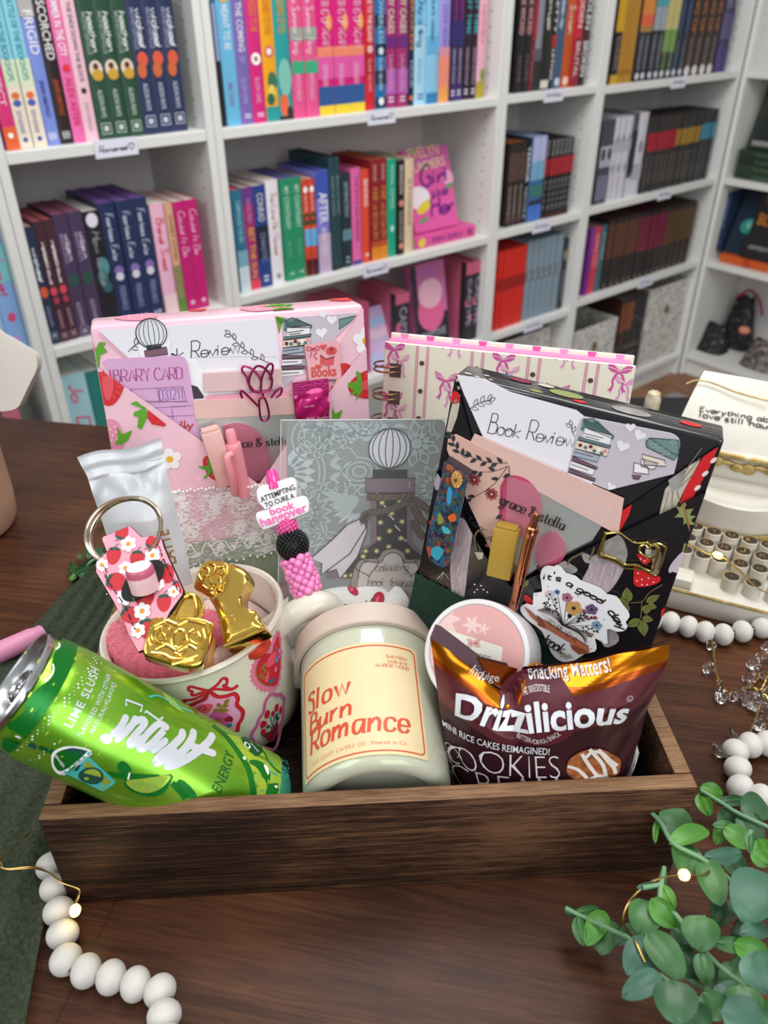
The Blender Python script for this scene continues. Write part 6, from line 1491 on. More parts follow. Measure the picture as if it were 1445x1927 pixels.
m = MB(); m.box(.002, NW - .004, -NH + .002, .0005, -NT + .0002, -.0024, pg); m.obj('pages', r)
Z5 = Crop(NB, 680, 610, 4.516); d = MB(); w_ = .0002
nb = [(0.0004, -NH), (NW - .0004, -NH), (NW - .0004, -.0003), (.0004, -.0003)]
def bow_print(cx, cy, s, mm, tail=True):
    B_ = lambda pts: clip([(cx + x * s, cy + y * s) for x, y in pts], nb)
    for sg in (-1, 1):
        q = B_([(0, .1), (sg * .5, .55), (sg * 1.0, .75), (sg * .92, .2), (sg * .6, -.05), (0, -.12)])
        if len(q) > 2: d.flat(NB, q, mm, w_)
        q = B_([(0, 0), (sg * .35, -.2), (sg * .55, -.7), (sg * .45, -1.2), (sg * .8, -1.7), (sg * .55, -1.6), (sg * .48, -1.85), (sg * .28, -1.2), (sg * .36, -.75), (sg * .15, -.3)])
        if tail and len(q) > 2: d.flat(NB, q, mm, w_)
        for k in (.25, .45):
            q = [(cx + x * s, cy + y * s) for x, y in ((0, k * .2), (sg * .5, .1 + k * .7), (sg * .92, .05 + k * 1.1))]
            if all(nb[0][0] < p[0] < nb[1][0] and p[1] < -.0008 for p in q): d.line(NB, q, .0004, crm, w_ + .0002)
    q = B_([(-.16, .16), (.16, .16), (.14, -.16), (-.14, -.16)])
    if len(q) > 2: d.flat(NB, q, mm, w_ + .0001)
rowh = Z5(1205, 330)[1] - Z5(1200, 700)[1]
S1 = .0078
x0 = Z5(275, 215)[0]; y0_ = Z5(275, 215)[1]; dx = Z5(1205, 320)[0] - x0
for i in range(4):
    for j in range(-1, 6):
        cx = x0 + dx * i; cy = y0_ - .0350 * j
        bow_print(cx, cy, S1, pk); bow_print(cx + .0046, cy - .0073, S1 * .85, pk2)
        cx2 = cx + dx / 2; cy2 = y0_ + .0175 - .0350 * j
        bow_print(cx2, cy2, S1, pk); bow_print(cx2 + .0046, cy2 - .0073, S1 * .85, pk2)
for i in range(-1, 7):
    cx = Z5(515, 330)[0] + dx / 2 * i
    if not 0 < cx < NW: continue
    for o_2 in (-.0042, -.003, .003, .0042): d.line(NB, [(cx + o_2, -.0006), (cx + o_2, -NH)], .0004, pk, w_ + .0003)
    for j in range(8):
        yy = Z5(510, 330)[1] - .0195 * j
        d.flat(NB, circ((cx, yy), .0017, 12), mat('#5a3f38', .5), w_ + .0004)
d.obj('printed_bows', fc)
d = MB()
for i in range(9):
    u = .008 + i * .018
    d.add([(u, .0036, -NT + .0001), (u + .006, .0036, -NT + .0001), (u + .005, .0002, -NT + .0002), (u + .001, .0002, -NT + .0002)], [[0, 3, 2, 1]], pk if i % 2 else pk2)
cop = mat('#a8745e', .25, .95)
for j in range(10):
    yy = Z5(260, 375)[1] - .0193 * j
    for k in (0, .0035):
        m = MB(); P = []
        for i in range(17):
            a = -2.4 + 4.9 * i / 16
            P.append((-.004 - .0105 * math.cos(a) + .0065, yy - k + .002 * i / 16, -.006 + .0115 * math.sin(a)))
        m.tube(P, .0007, cop, 8); m.obj('wire_ring', r)
    m = MB(); m.box(.0045, .0125, yy - .0060, yy + .0035, -.0001, .0004, mat('#6a625c', .3, .6)); m.obj('punched_slot', fc)
d.obj('printed_edge', r)
BB = Frame.ylr((0.0367, 0.3764, 0.2350), -21.3, 8.9, -5.2, 0.88)
BW, BH, BT = .150, .248, .026
GK = 'items in the pocket of the black parcel'
blackp = ramp_mat('black_gift_wrap', [(0.3, '#17151a'), (0.7, '#1c1a1e')], scale=12, rough=0.16, coat=.8)
blackm = mat('#18161a', .2, coat=.6)
root = empty('wrapped_book', BB.M(), 'book wrapped in black mushroom paper with dark green velvet ribbon', 'gift-wrapped book', 'gift-wrapped books in the crate')
m = MB(); m.box(0, BW, -BH, 0, -BT, 0, blackp, bev=.0022, seg=3); m.obj('parcel', root)
Y2 = Crop(BB, 680, 600, 2.064)
FK = Bump(BB, .0050, [(.045, -.085, .022, .008), (.055, -.10, .018, .006)])
FJ = Bump(BB, .0020, [])
YK = Crop(FK, 680, 600, 2.064); YJ = Crop(FJ, 680, 600, 2.064)
VK = YK(580, 1042)
eL = (.0005, YK(385, 640)[1]); eR = (BW - .0005, YK(1360, 690)[1])
eL = (.0006, -.060); 
eR = (BW - .0006, YK(1335, 672)[1])
fl = MB()
tri_sheet(fl, FJ, (.0006, -.002), VK, (VK[0], -BH + .002), (.0006, -BH + .002), blackm)
tri_sheet(fl, FJ, VK, (BW - .0006, -.002), (BW - .0006, -BH + .002), (VK[0], -BH + .002), blackm)
tri_sheet(fl, FK, eL, VK, (VK[0], -BH + .002), (.0006, -BH + .002), blackm)
tri_sheet(fl, FK, VK, eR, (BW - .0006, -BH + .002), (VK[0], -BH + .002), blackm)
for x, y in ((.0006, eL[1]), (BW - .0006, eR[1])): fl.add([(x, y, .005), (x, -BH + .002, .005), (x, -BH + .002, -.002), (x, y, -.002)], [[0, 1, 2, 3], [3, 2, 1, 0]], blackm)
fl.obj('pocket_flap', root)
LK = [eL, (.0006, -BH + .002), (VK[0], -BH + .002), VK]; RK = [VK, (VK[0], -BH + .002), (BW - .0006, -BH + .002), eR]
LJ = [(.0006, -.002), (.0006, -BH + .002), (VK[0], -BH + .002), VK]; RJ = [VK, (VK[0], -BH + .002), (BW - .0006, -BH + .002), (BW - .0006, -.002)]
d = MB()
cap = mat('#d5262b', .35); capd = mat('#a31c26', .35); stem = ramp_mat('mushroom_stem', [(.3, '#9a8a92'), (.7, '#c4b4b8')], vec_scale=(8, 1, 1), scale=120, rough=.5); stg = ramp_mat('mushroom_grey', [(.3, '#7d7a76'), (.7, '#a9a5a0')], scale=150, rough=.5); gil = ramp_mat('mushroom_gills', [(.3, '#b3a898'), (.7, '#d6ccbc')], vec_scale=(6, 1, 1), scale=150, rough=.5)
lf1 = mat('#6a7236', .5); lf2 = mat('#8c9458', .5); pet_ = mat('#cbb9c6', .5); olv = mat('#4a5a2c', .5); dots = mat('#f0dcdc', .5); tw_ = mat('#6a5a3c', .6); wdot = mat('#e3c9c0', .5)
def pf(S_, C, t, m_, w, B=None, sm=4):
    q = C.path(t, sm, True) if sm else C.path(t)
    if B: q = clip(q, B)
    if len(q) > 2: d.flat(S_, q, m_, w, step=.007)
pf(FK, YK, '1010 850 960 900 900 920 880 970 850 1040 900 1080 960 1060 1010 990 1030 920', stem, .0003, RK)
pf(FK, YK, '940 860 980 830 1020 860 1030 930 960 950 920 940', stg, .0004, RK)
pf(FK, YK, '755 930 770 930 835 965 830 985 790 990 760 970', stg, .0005, RK); pf(FK, YK, '855 912 870 908 905 930 900 945 870 945', stg, .0005, RK)
d.line(FK, YK.path('800 955 815 930 865 905', 4), .0012, tw_, .0006); d.line(FK, YK.path('885 935 895 915 905 885', 4), .0010, tw_, .0006)
pf(FK, YK, '1060 955 1075 960 1110 985 1160 1000 1150 1025 1090 1040 1060 1030 1058 990', cap, .0006, RK); pf(FK, YK, '1070 915 1080 912 1125 925 1118 945 1095 950', cap, .0006, RK)
pf(FK, YK, '1125 900 1165 905 1150 985 1120 1000 1130 950', stg, .00055, RK); pf(FK, YK, '1105 890 1125 885 1122 920 1105 918', gil, .00055, RK)
for x, y in ((1075, 985), (1090, 1010), (1115, 1005), (1135, 1020), (1090, 1030), (1110, 1030), (1070, 1015), (1085, 930), (1100, 938), (1112, 930)): d.flat(FK, circ(YK(x, y), .0005, 8), dots, .0009)
def lf(C, S_, x0, y0, x1, y1, w, m_, B=None, z=.0006):
    q = leaf(C(x0, y0), C(x1, y1), w)
    if B: q = clip(q, B)
    if len(q) > 2: d.flat(S_, q, m_, z, step=.006); d.line(S_, [C(x0, y0), C(x1, y1)], .0003, tw_, z + .0002)
for a in ((1035, 1100, 1030, 1040, .0062), (1040, 1105, 985, 1085, .005), (1038, 1110, 1005, 1140, .0055), (1105, 1100, 1160, 1070, .0045), (1110, 1110, 1148, 1120, .0045), (1108, 1108, 1105, 1148, .005), (1085, 1165, 1030, 1195, .0055), (1090, 1160, 1135, 1168, .0048), (1088, 1168, 1100, 1232, .0062)): lf(YK, FK, *a[:4], a[4], lf1, RK)
d.line(FK, YK.path('1045 1100 1090 1095 1120 1060 1170 1030', 4), .0006, tw_, .0008); d.line(FK, YK.path('1090 1095 1085 1160', 3), .0006, tw_, .0008)
pf(FK, YK, '1250 705 1262 720 1255 740 1290 735 1275 760 1300 765 1280 780 1300 800 1275 798 1275 825 1262 790 1250 800 1250 770 1215 770 1235 750 1220 725 1240 730', lf2, .0006, RK, 2)
d.line(FK, YK.path('1250 715 1262 760 1275 815', 3), .0005, mat('#b05a3a', .5), .0009)
pf(FK, YK, '1250 900 1215 935 1195 965 1195 985 1210 980 1225 985 1240 965 1255 930', pet_, .0006, RK, 2); d.line(FK, YK.path('1250 900 1258 870', 2), .0010, lf2, .0007)
pf(FK, YK, '1165 1130 1185 1120 1180 1160 1165 1170', cap, .0006, RK, 2)
pf(FJ, YJ, '1230 455 1300 450 1370 470 1385 500 1350 580 1290 690 1235 720 1260 650 1330 530 1322 492 1290 492 1262 505 1245 500 1232 480', cap, .0003, RJ, 0)
pf(FJ, YJ, '1327 490 1300 520 1270 560 1180 660 1155 765 1220 735 1260 650 1310 560', gil, .0004, RJ, 0); pf(FJ, YJ, '1240 530 1265 500 1325 490 1300 520 1260 545', gil, .0004, RJ, 0)
for x, y in ((1352, 505), (1368, 548), (1335, 600), (1305, 655), (1348, 480)): d.flat(FJ, clip(circ(YJ(x, y), .0011, 8, .0022, -.5), RJ), dots, .0006)
pf(FJ, YJ, '1105 605 1180 560 1215 555 1262 590 1235 655 1205 668 1190 620 1150 600', stg, .0006, RJ, 0)
pf(FJ, YJ, '960 660 1010 640 1050 620 1060 680 1040 760 1000 830 985 820 1010 740 990 680', cap, .0003, RJ, 0)
for t in ('1250 600 1322 500', '1245 630 1315 540', '1240 650 1290 600', '1225 665 1240 715', '1210 668 1205 740', '1195 670 1170 755'): d.line(FJ, YJ.path(t), .0004, mat('#8a7a68', .5), .0006)
pf(FJ, YJ, '330 440 345 360 362 300 382 330 372 380 350 440', gil, .0003, LJ, 0); pf(FJ, YJ, '345 300 362 278 382 290 384 320 370 330 350 330', cap, .0003, LJ, 0)
pf(FK, YK, '345 960 360 790 390 770 425 800 432 840 415 960 400 1080 350 1085', stem, .0003, LK, 0)
pf(FK, YK, '262 780 290 800 300 840 295 885 275 850', cap, .0004, LK, 0); pf(FK, YK, '300 560 315 590 325 630 310 660 290 665 282 640 295 600', pet_, .0004, LK, 0); pf(FK, YK, '310 500 330 460 345 500 335 530 350 560 325 530', lf2, .0004, LK, 0)
pf(FK, YK, '440 905 475 905 472 930 455 935', gil, .0004, LK, 0); pf(FK, YK, '455 880 470 860 500 880 490 900', gil, .0004, LK, 0); d.line(FK, YK.path('450 900 440 850 460 820 490 860', 4), .0012, tw_, .0005)
d.line(FK, YK.path('310 1010 320 980 305 1000 295 1010 320 985 340 1010', 2), .0003, gil, .0005)
for x, y in ((440, 1030), (465, 1035), (450, 1050), (475, 1050), (490, 1060), (440, 1060)): d.flat(FK, circ(YK(x, y), .0007, 8), wdot, .0005)
pf(FK, YK, '600 1010 640 1000 650 1030 620 1045 590 1035', lf2, .0005, RK, 2)
pf(FK, YK, '668 1080 690 1060 700 1090 690 1120 672 1110', stg, .0005, RK, 2)
pf(FK, YK, '630 1075 645 1070 668 1095 660 1108 640 1100', cap, .0006, RK, 2)
pf(FK, YK, '945 1200 990 1215 1000 1250 960 1275 935 1260', stg, .0005, RK, 2)
d.obj('printed_mushrooms', root)
d = MB()
class TopK:
    def p(s, u, v, w=0): return Vector((u, .0002 + w, -v))
TK = TopK(); tb = [(.002, .001), (BW - .002, .001), (BW - .002, BT - .002), (.002, BT - .002)]
for c, r_, mm in (((.006, .006), .0022, wdot), ((.012, .004), .0016, wdot), ((.016, .011), .0018, wdot), ((.02, .005), .0014, wdot), ((.035, .018), .007, mat('#7a2a4a', .5)), ((.063, .012), .010, lf2), ((.1, .009), .011, stg), ((.047, .004), .004, lf2), ((.05, .019), .005, gil), ((.132, .012), .006, cap), ((.072, .004), .004, cap)):
    q = clip(circ(c, r_, 16, r_ * .55), tb)
    if len(q) > 2: d.flat(TK, q, mm, .0002)
for i in range(9): d.flat(BB, circ((.002 + .0012 * (i % 3), -.003 - .0045 * i), .0011, 8), wdot, .0003)
d.obj('printed_mushrooms', root)
vel = ramp_mat('dark_green_velvet', [(.3, '#0f2a20'), (.7, '#183a2c')], scale=300, rough=.9)
yv = YK(380, 1090)[1]
m = MB(); yl = YK(215, 930)[1]; 
m.grid(lambda a, t: Vector((-.001 + .001 * t + (BW + .001) * a, (yl - .010 - .030 * a) * (1 - t) + (-BH + .004) * t, FK.h(BW * a, -.15) + .0012)), 30, 8, vel)
m.add([(-.001, yl - .010, .0062), (-.001, -BH + .004, .0062), (-.001, -BH + .004, -BT), (-.001, yl - .010, -BT)], [[0, 1, 2, 3], [3, 2, 1, 0]], vel)
random.seed(3)
fz = mat('#3a4a34', .9)
for i in range(150):
    a = random.random(); m.line(FK, [(BW * a, yl - .010 - .030 * a), (BW * a + random.uniform(-.0018, .0018), yl - .010 - .030 * a + random.uniform(.0005, .0022))], .0002, fz, .0016)
m.obj('velvet_ribbon', root, label='dark green velvet ribbon band')
Y6 = Crop(BB, 960, 620, 3.440)
r = sheet('review_card', BB, [Y2(372, 216), Y2(480, 232)] + Y6.path('0 402 430 520 480 560') + Y6.path('1040 668 1080 690 1098 725 1095 790', 3) + Y6.path('1060 930 640 1035 370 925') + [Y2(480, 470), Y2(400, 290)], .0006, .0011, paper, 'white and lilac card with handwritten book review heading in the black parcel', 'card', GK)
d = MB(); w_ = .0013
d.text(BB, 'Book Review', Y2(492, 440), Y2(822, 497), INK, 1.75, w_, font='script', weight=.075)
sprig(d, BB, Y2(418, 352), Y2(500, 315), 6, .0038, w_); sprig(d, BB, Y6(420, 690), Y6(400, 620), 2, .0034, w_)
d.flat(BB, Y6.path('480 562 1040 668 1078 690 1096 725 1094 790 1060 925 640 1030 372 918 440 620 455 580'), LILAC, w_)
Q = Quad(BB, Y6(385, 935), Y6(600, 1005), Y6(468, 565)); book_stack(d, Q, w_ + .0002)
for x, y, rr, ro in ((730, 750, .0036, -.1), (840, 680, .0033, -.3), (780, 628, .0028, .2), (655, 1010, .0026, -.3)): d.flat(BB, heart(Y6(x, y), rr, ro), mat('#ece9f0', .7), w_ + .0003)
for t, mm in (('880 720 905 697 1092 710 1095 800 1060 840 885 755', TEAL), ('855 800 1000 840 1010 880 870 870', CREAM2), ('850 830 960 860 930 900 850 880', PAGE), ('805 855 890 880 900 930 800 920', PAGE), ('790 935 850 940 830 965 800 960', PLUM)):
    q = Y6.path(t); d.flat(BB, q, mm, w_ + .0003); d.line(BB, q, .0005, INK, w_ + .0005, closed=True)
for k in range(12): d.line(BB, circ(Y6(910 + (k * 37) % 160, 720 + (k * 23) % 90), .0011, 10), .0003, gl, w_ + .0006, closed=True)
d.line(BB, Y6.path('905 697 1060 800 1092 800'), .0004, INK, w_ + .0006); d.obj('printed_heading', r)
mask_packet(BB, Y2, '445 440 1022 690 1000 830 560 590 430 470', '575 600 985 720 900 850 700 950 640 990 560 900', ['545 640 575 600 640 610 690 660 705 730 690 790 640 830 580 840 540 760', '690 850 740 815 780 840 800 890 770 940 700 960 680 920'],
            [('grace & stella', (545, 705), (790, 808), 1.55), ('firming', (690, 965), (790, 945), 1.0)], 'clear packet with pink gel eye patches in the black parcel', GK, .0026)
pch = mat('#d9b0a0', .6); dk = mat('#2b3236', .6)
r = sheet('floral_card', BB, Y2.path('345 445 375 440 570 540 585 560 520 915 420 700 340 500'), .0036, .0042, pch, 'peach card with dark leaves and pink flowers', 'card', GK)
d = MB(); w_ = .0044; Y7 = Crop(BB, 780, 800, 4.817)
for a, b, n in (((860, 320), (520, 260), 7), ((480, 280), (350, 85), 6), ((870, 350), (770, 860), 8), ((860, 350), (590, 400), 2), ((860, 350), (530, 640), 3)): sprig(d, BB, Y7(*a), Y7(*b), n, .0042, w_, dk, dk)
cor = mat('#c9505c', .5)
for (x, y), rr, n in (((715, 600), .0042, 9), ((560, 470), .0042, 8)):
    c = Y7(x, y)
    for i in range(n): q = leaf(c, (c[0] + rr * math.cos(2 * PI * i / n), c[1] + rr * math.sin(2 * PI * i / n)), rr * .55); d.flat(BB, q, cor, w_ + .0002); d.line(BB, q, .0002, INK, w_ + .0003, closed=True)
    d.flat(BB, circ(c, .0008, 8), pch, w_ + .0004)
d.text(BB, 'TAKE A', Y7(480, 830), Y7(700, 1030), INK, .9, w_, font='pen', weight=.11); d.flat(BB, circ(Y7(670, 1065), .0012, 8), cor, w_); d.obj('printed_leaves', r)
r = empty('magnetic_bookmark', BB.M(), 'glossy stained-glass patterned magnetic bookmark clipped on the black parcel', 'bookmark', GK)
sg = bpy.data.materials.new('stained_glass_print'); sg.use_nodes = True; n = sg.node_tree; b = n.nodes['Principled BSDF']; g = n.nodes.new('ShaderNodeTexCoord'); v = n.nodes.new('ShaderNodeTexVoronoi'); v.inputs['Scale'].default_value = 620; mp_ = n.nodes.new('ShaderNodeMapping'); mp_.inputs['Scale'].default_value = (1, .55, 1); mp_.inputs['Rotation'].default_value = (0, 0, .3)
n.links.new(g.outputs['Object'], mp_.inputs[0]); n.links.new(mp_.outputs[0], v.inputs['Vector']); sp = n.nodes.new('ShaderNodeSeparateColor'); n.links.new(v.outputs['Color'], sp.inputs[0])
nz = n.nodes.new('ShaderNodeTexNoise'); nz.inputs['Scale'].default_value = 55; n.links.new(g.outputs['Object'], nz.inputs['Vector']); mxx = n.nodes.new('ShaderNodeMath'); mxx.operation = 'MULTIPLY_ADD'; mxx.inputs[1].default_value = .45; n.links.new(sp.outputs[0], mxx.inputs[0]); m2_ = n.nodes.new('ShaderNodeMath'); m2_.operation = 'MULTIPLY'; m2_.inputs[1].default_value = .6; n.links.new(nz.outputs['Fac'], m2_.inputs[0]); n.links.new(m2_.outputs[0], mxx.inputs[2])
rr_ = n.nodes.new('ShaderNodeValToRGB'); n.links.new(mxx.outputs[0], rr_.inputs[0]); el = rr_.color_ramp.elements; el[0].position = .15; el[0].color = lin('#1a1d33'); el[1].position = .85; el[1].color = lin('#c9602a')
for p_, c_ in ((.3, '#1b2c52'), (.42, '#28688a'), (.5, '#221c33'), (.58, '#3c5f44'), (.68, '#4f2d4c'), (.76, '#96401f')): q = el.new(p_); q.color = lin(c_)
n.links.new(rr_.outputs[0], b.inputs['Base Color']); b.inputs['Roughness'].default_value = .18; b.inputs['Coat Weight'].default_value = .8
m = MB(); q = Y7.path('340 255 372 280 550 390 545 430 395 1095 372 1160 330 1185 270 1165 205 1110 182 1020 200 880 260 620 320 380', 0)
m.prism(q, .0148, .0160, sg); m.obj('front_panel', r)
d = MB()
for t, mm in (('400 400 440 330 500 390 480 470 430 480', '#e0b060'), ('380 470 410 520 400 600 370 640 360 560', '#3f9ac6'), ('370 740 420 710 445 740 430 780 390 780', '#d8662a'), ('205 1050 270 1000 330 1040 300 1110 260 1120', '#3aa0b4'), ('320 820 380 850 390 890 330 880', '#4fb4c4'), ('290 700 330 760 320 800 280 800', '#7f9a44'), ('185 1010 215 1010 222 1070 200 1090', '#c0432c')):
    d.flat(BB, Y7.path(t, 3, True), mat(mm, .2), .0162)
c = Y7(440, 415)
for i in range(10): d.line(BB, [c, (c[0] + .0045 * math.cos(i * .628), c[1] + .0045 * math.sin(i * .628))], .0003, mat('#5a3a1e', .4), .0164)
d.line(BB, q, .0004, mat('#5a607a', .3), .0163, closed=True); d.obj('printed_scene', r)
m = MB(); m.prism(Y7.path('345 258 550 390 540 430 335 300'), .0042, .0148, mat('#2a2436', .3)); m.obj('fold', r)
mus = mat('#b8953a', .42)
A, B = Vector((*Y7(880, 850), .0105)), Vector((*Y7(800, 1300), .0095)); Tm, L = axis_mat(A, B)
r = empty('highlighter', BB.M() @ Tm, 'flat mustard yellow highlighter beside the rose gold pen', 'highlighter', GK)
m = MB(); m.box(-.0075, .0075, .0012, L, -.0045, .0045, mus, bev=.001); m.obj('barrel', r); m = MB(); m.box(-.0062, .0062, -.0008, .0012, -.0036, .0036, mus, bev=.0004); m.obj('end_cap', r)
rg = mat('#c98468', .16, 1.0)
A, B = Vector((*Crop(BB, 780, 800, 4.817, .02)(1105, 785), .020)), Vector((*Crop(BB, 780, 800, 4.817, .013)(890, 1660), .013)); Tm, L = axis_mat(A, B)
r = empty('pen', BB.M() @ Tm @ T90, 'slim rose gold click pen with orange floral barrel', 'pen', GK)
m = MB(); m.lathe([(.0001, 0), (.0016, .0003), (.0022, .0015), (.0024, .010), (.0036, .0105), (.0040, .0135), (.0036, .0150), (.0034, .018), (.0034, .052), (.0028, .072), (.0018, L), (.0001, L)], rg, 28); m.obj('barrel', r)
m = MB(); CYp = Cyl((0, 0, 0), (0, 0, 1), (-1, -.25, 0), .00355)
fp = mat('#efe6de', .4); m.grid(lambda a, t: CYp.p(.0002 + .0048 * a, .0165 + .034 * t, .00005), 10, 2, fp)
for i in range(7):
    for j in range(5):
        c = (.0018 + .0022 * (i % 2), .019 + .0045 * i); a = 2 * PI * j / 5; m.flat(CYp, circ((c[0] + .0007 * math.cos(a), c[1] + .0007 * math.sin(a)), .0006, 6), mat('#d0502e', .4), .0002)
    m.flat(CYp, circ((c[0], c[1]), .0004, 6), mat('#2b2b3a', .4), .0003); m.line(CYp, [(.004 - .003 * (i % 2), .0215 + .0045 * i), (.0045 - .003 * (i % 2), .0225 + .0045 * i)], .0005, mat('#3a4a78', .4), .0002)
m.obj('floral_barrel', r)
m = MB(); m.tube(spline([(-.0012, -.0034, .0125), (-.0014, -.0058, .014), (-.0014, -.0062, .035), (-.0012, -.0048, .047), (-.0012, -.0036, .049)], 6), .0011, rg, 10, flat=.7); m.obj('clip', r)
goldc = mat('#c9b46a', .2, 1.0)
Y8 = Crop(BB, 960, 940, 4.014, .007)
wire_thing(BB, 'book_paper_clip', 'gold wire paper clip bent into an open book with heart', 'paper clip', GK, Y8,
           ['720 260 820 255 890 300 945 330 1030 328 1060 345 1110 335 1160 355 1172 380 1140 480 1110 575 1060 560 990 530 870 520 790 470 700 445 665 425 680 360 720 260', '710 300 690 400 740 430 800 450 870 490 960 495 1060 540 1090 480 1125 380 1105 350 1060 345', '1040 432 990 400 975 375 985 345 1020 338 1045 360 1080 340 1110 355 1110 395 1075 425 1040 432'], .0066, .00075, goldc, closed=(0, 2))
r = empty('quote_sticker', BB.M(), 'white die-cut sticker with flowers growing from an open book', 'sticker')
SU = Bump(BB, .0068, [(.045, -.085, .022, .004), (.055, -.10, .018, .004)])
C8 = Crop(BB, 960, 940, 4.014, .0085)
out = C8.path('245 520 285 505 330 510 345 500 385 515 420 560 490 580 530 615 600 640 690 680 730 720 800 735 850 800 890 850 900 890 870 930 885 960 860 995 800 1000 730 980 735 1090 690 1080 640 1050 650 1110 640 1150 560 1170 490 1215 400 1230 330 1190 290 1120 240 1000 150 930 90 870 75 820 120 790 170 800 175 710 240 700 225 580', 2, True)
stk = mat('#f1f0f2', .4)
m = MB(); m.prism(out, .0075, .0081, stk); m.obj('sticker_sheet', r)
d = MB(); w_ = .0083; blk_ = mat('#2a2224', .5)
d.textp(BB, "it's a good", C8.path('250 605 370 618 470 675 590 735 690 790'), blk_, .0055, w_, font='script', weight=.17)
d.textp(BB, 'day', C8.path('735 850 790 920 830 985'), blk_, .0062, w_, font='script', weight=.17)
d.flat(BB, C8.path('200 830 300 850 400 950 430 960 560 1000 600 1090 560 1075 420 1000 300 940'), mat('#d9d4cf', .6), w_)
for k in range(6):
    d.line(BB, C8.path('%d %d %d %d %d %d' % (205 + 10 * k, 835 - 3 * k, 320 + 8 * k, 880 - 6 * k, 400, 958), 4), .0004, blk_, w_ + .0002); d.line(BB, C8.path('%d %d %d %d %d %d' % (410, 958, 480 + 10 * k, 960 + 12 * k, 590 - 4 * k, 1020 + 13 * k), 4), .0004, blk_, w_ + .0002)
bt = mat('#b8694a', .55); btd = mat('#8f4a34', .55)
d.flat(BB, C8.path('105 810 150 840 200 890 270 915 400 1000 500 1050 590 1105 600 1150 570 1150 480 1100 330 1010 230 950 150 880'), bt, w_ + .0003); d.flat(BB, C8.path('200 870 240 900 280 980 210 950'), btd, w_ + .0004); d.flat(BB, C8.path('450 1090 560 1130 600 1160 520 1170 470 1130'), btd, w_ + .0004)
d.line(BB, C8.path('105 810 150 840 200 890 270 915 400 1000 500 1050 590 1105'), .0004, blk_, w_ + .0005)
d.text(BB, 'TO READ A', C8(272, 925), C8(490, 1070), blk_, 1.15, w_ + .0006, font='serif', weight=.1)
d.text(BB, 'book', C8(245, 1080), C8(385, 1165), blk_, 2.2, w_ + .0002, font='script', weight=.17)
sprig(d, BB, C8(480, 1200), C8(390, 1165), 5, .0026, w_ + .0002, lf1)
for (x, y), c_, rr in (((480, 820), '#c99a5a', .0050), ((615, 830), '#6f5076', .0036), ((430, 740), '#b06a80', .0032), ((300, 715), '#c9c2c6', .0028), ((355, 698), '#4a6a94', .0016), ((655, 950), '#7f9ab8', .0030), ((575, 888), '#8f4a5a', .0014), ((640, 893), '#a0505c', .0014), ((615, 1020), '#b8805a', .0012), ((558, 842), '#8f5a5a', .0012)):
    c = C8(x, y); d.line(BB, [c, ((c[0] * .45 + C8(405, 950)[0] * .55), (c[1] * .4 + C8(405, 950)[1] * .6)), C8(405, 955)], .0003, blk_, w_ + .0001)
    for i in range(5): a = i * 1.2566 + x; d.flat(BB, circ((c[0] + rr * .55 * math.cos(a), c[1] + rr * .55 * math.sin(a)), rr * .5, 10), mat(c_, .5), w_ + .0003 + .00001 * i)
    d.flat(BB, circ(c, rr * .25, 8), blk_, w_ + .0005)
for a, b_ in (((300, 860), (265, 790)), ((330, 880), (285, 730)), ((370, 900), (345, 760)), ((440, 900), (450, 880)), ((500, 930), (560, 870)), ((520, 960), (650, 1000)), ((480, 930), (610, 900)), ((540, 980), (600, 1030))): sprig(d, BB, C8(*a), C8(*b_), 6, .0018, w_, blk_, blk_, .0002)
for x, y in ((512, 735), (195, 722), (690, 1070), (610, 1130), (285, 658), (708, 908)): q = C8(x, y); d.flat(BB, [(q[0] - .0008, q[1]), (q[0], q[1] + .0002), (q[0], q[1] + .001), (q[0] + .0002, q[1]), (q[0] + .0008, q[1]), (q[0], q[1] - .0002), (q[0], q[1] - .001), (q[0] - .0002, q[1])], blk_, w_)
d.obj('printed_flowers', r)
def pillow(mb, poly, th, m, T=None, back=True, prof=((1, 0), (.985, .45), (.95, .75), (.88, .92), (.74, 1.0), (.4, 1.04)), flat_w=0.0):
    """puffed body from an outline (in x,y), bulging to +z by th"""
    cx = sum(p[0] for p in poly) / len(poly); cy = sum(p[1] for p in poly) / len(poly); n = len(poly)
    if sum(poly[i][0] * poly[(i + 1) % n][1] - poly[(i + 1) % n][0] * poly[i][1] for i in range(n)) < 0: poly = list(poly)[::-1]
    vs = []; fs = []
    for k, h in prof: vs += [(cx + (p[0] - cx) * k, cy + (p[1] - cy) * k, flat_w + h * th) for p in poly]
    for j in range(len(prof) - 1): fs += [[j * n + i, j * n + (i + 1) % n, (j + 1) * n + (i + 1) % n, (j + 1) * n + i] for i in range(n)]
    vs.append((cx, cy, flat_w + prof[-1][1] * th)); c = len(vs) - 1
    fs += [[(len(prof) - 1) * n + i, (len(prof) - 1) * n + (i + 1) % n, c] for i in range(n)]
    mb.add(vs, fs, m, T)
    if back:
        vs = [(p[0], p[1], flat_w) for p in poly]; mb.add(vs, [list(range(n))[::-1]], m, T)
    return mb
ivory = mat('#e6e0d0', .28, coat=.4)
CAX = Vector((-.07, .986, .15)).normalized(); CC = Vector((-.004, .2600, .0478)); CRd = .0388; CR1 = .0402; CL = .0865
CA = Cyl(CC, CAX, CO - (CC + CAX * .05), CRd, CR1, CL)
r = empty('candle', CA.M(), 'large lidded candle jar with cream label lying on its side in the crate', 'candle')
glass = bpy.data.materials.new('iridescent_milk_glass'); glass.use_nodes = True; b = glass.node_tree.nodes['Principled BSDF']
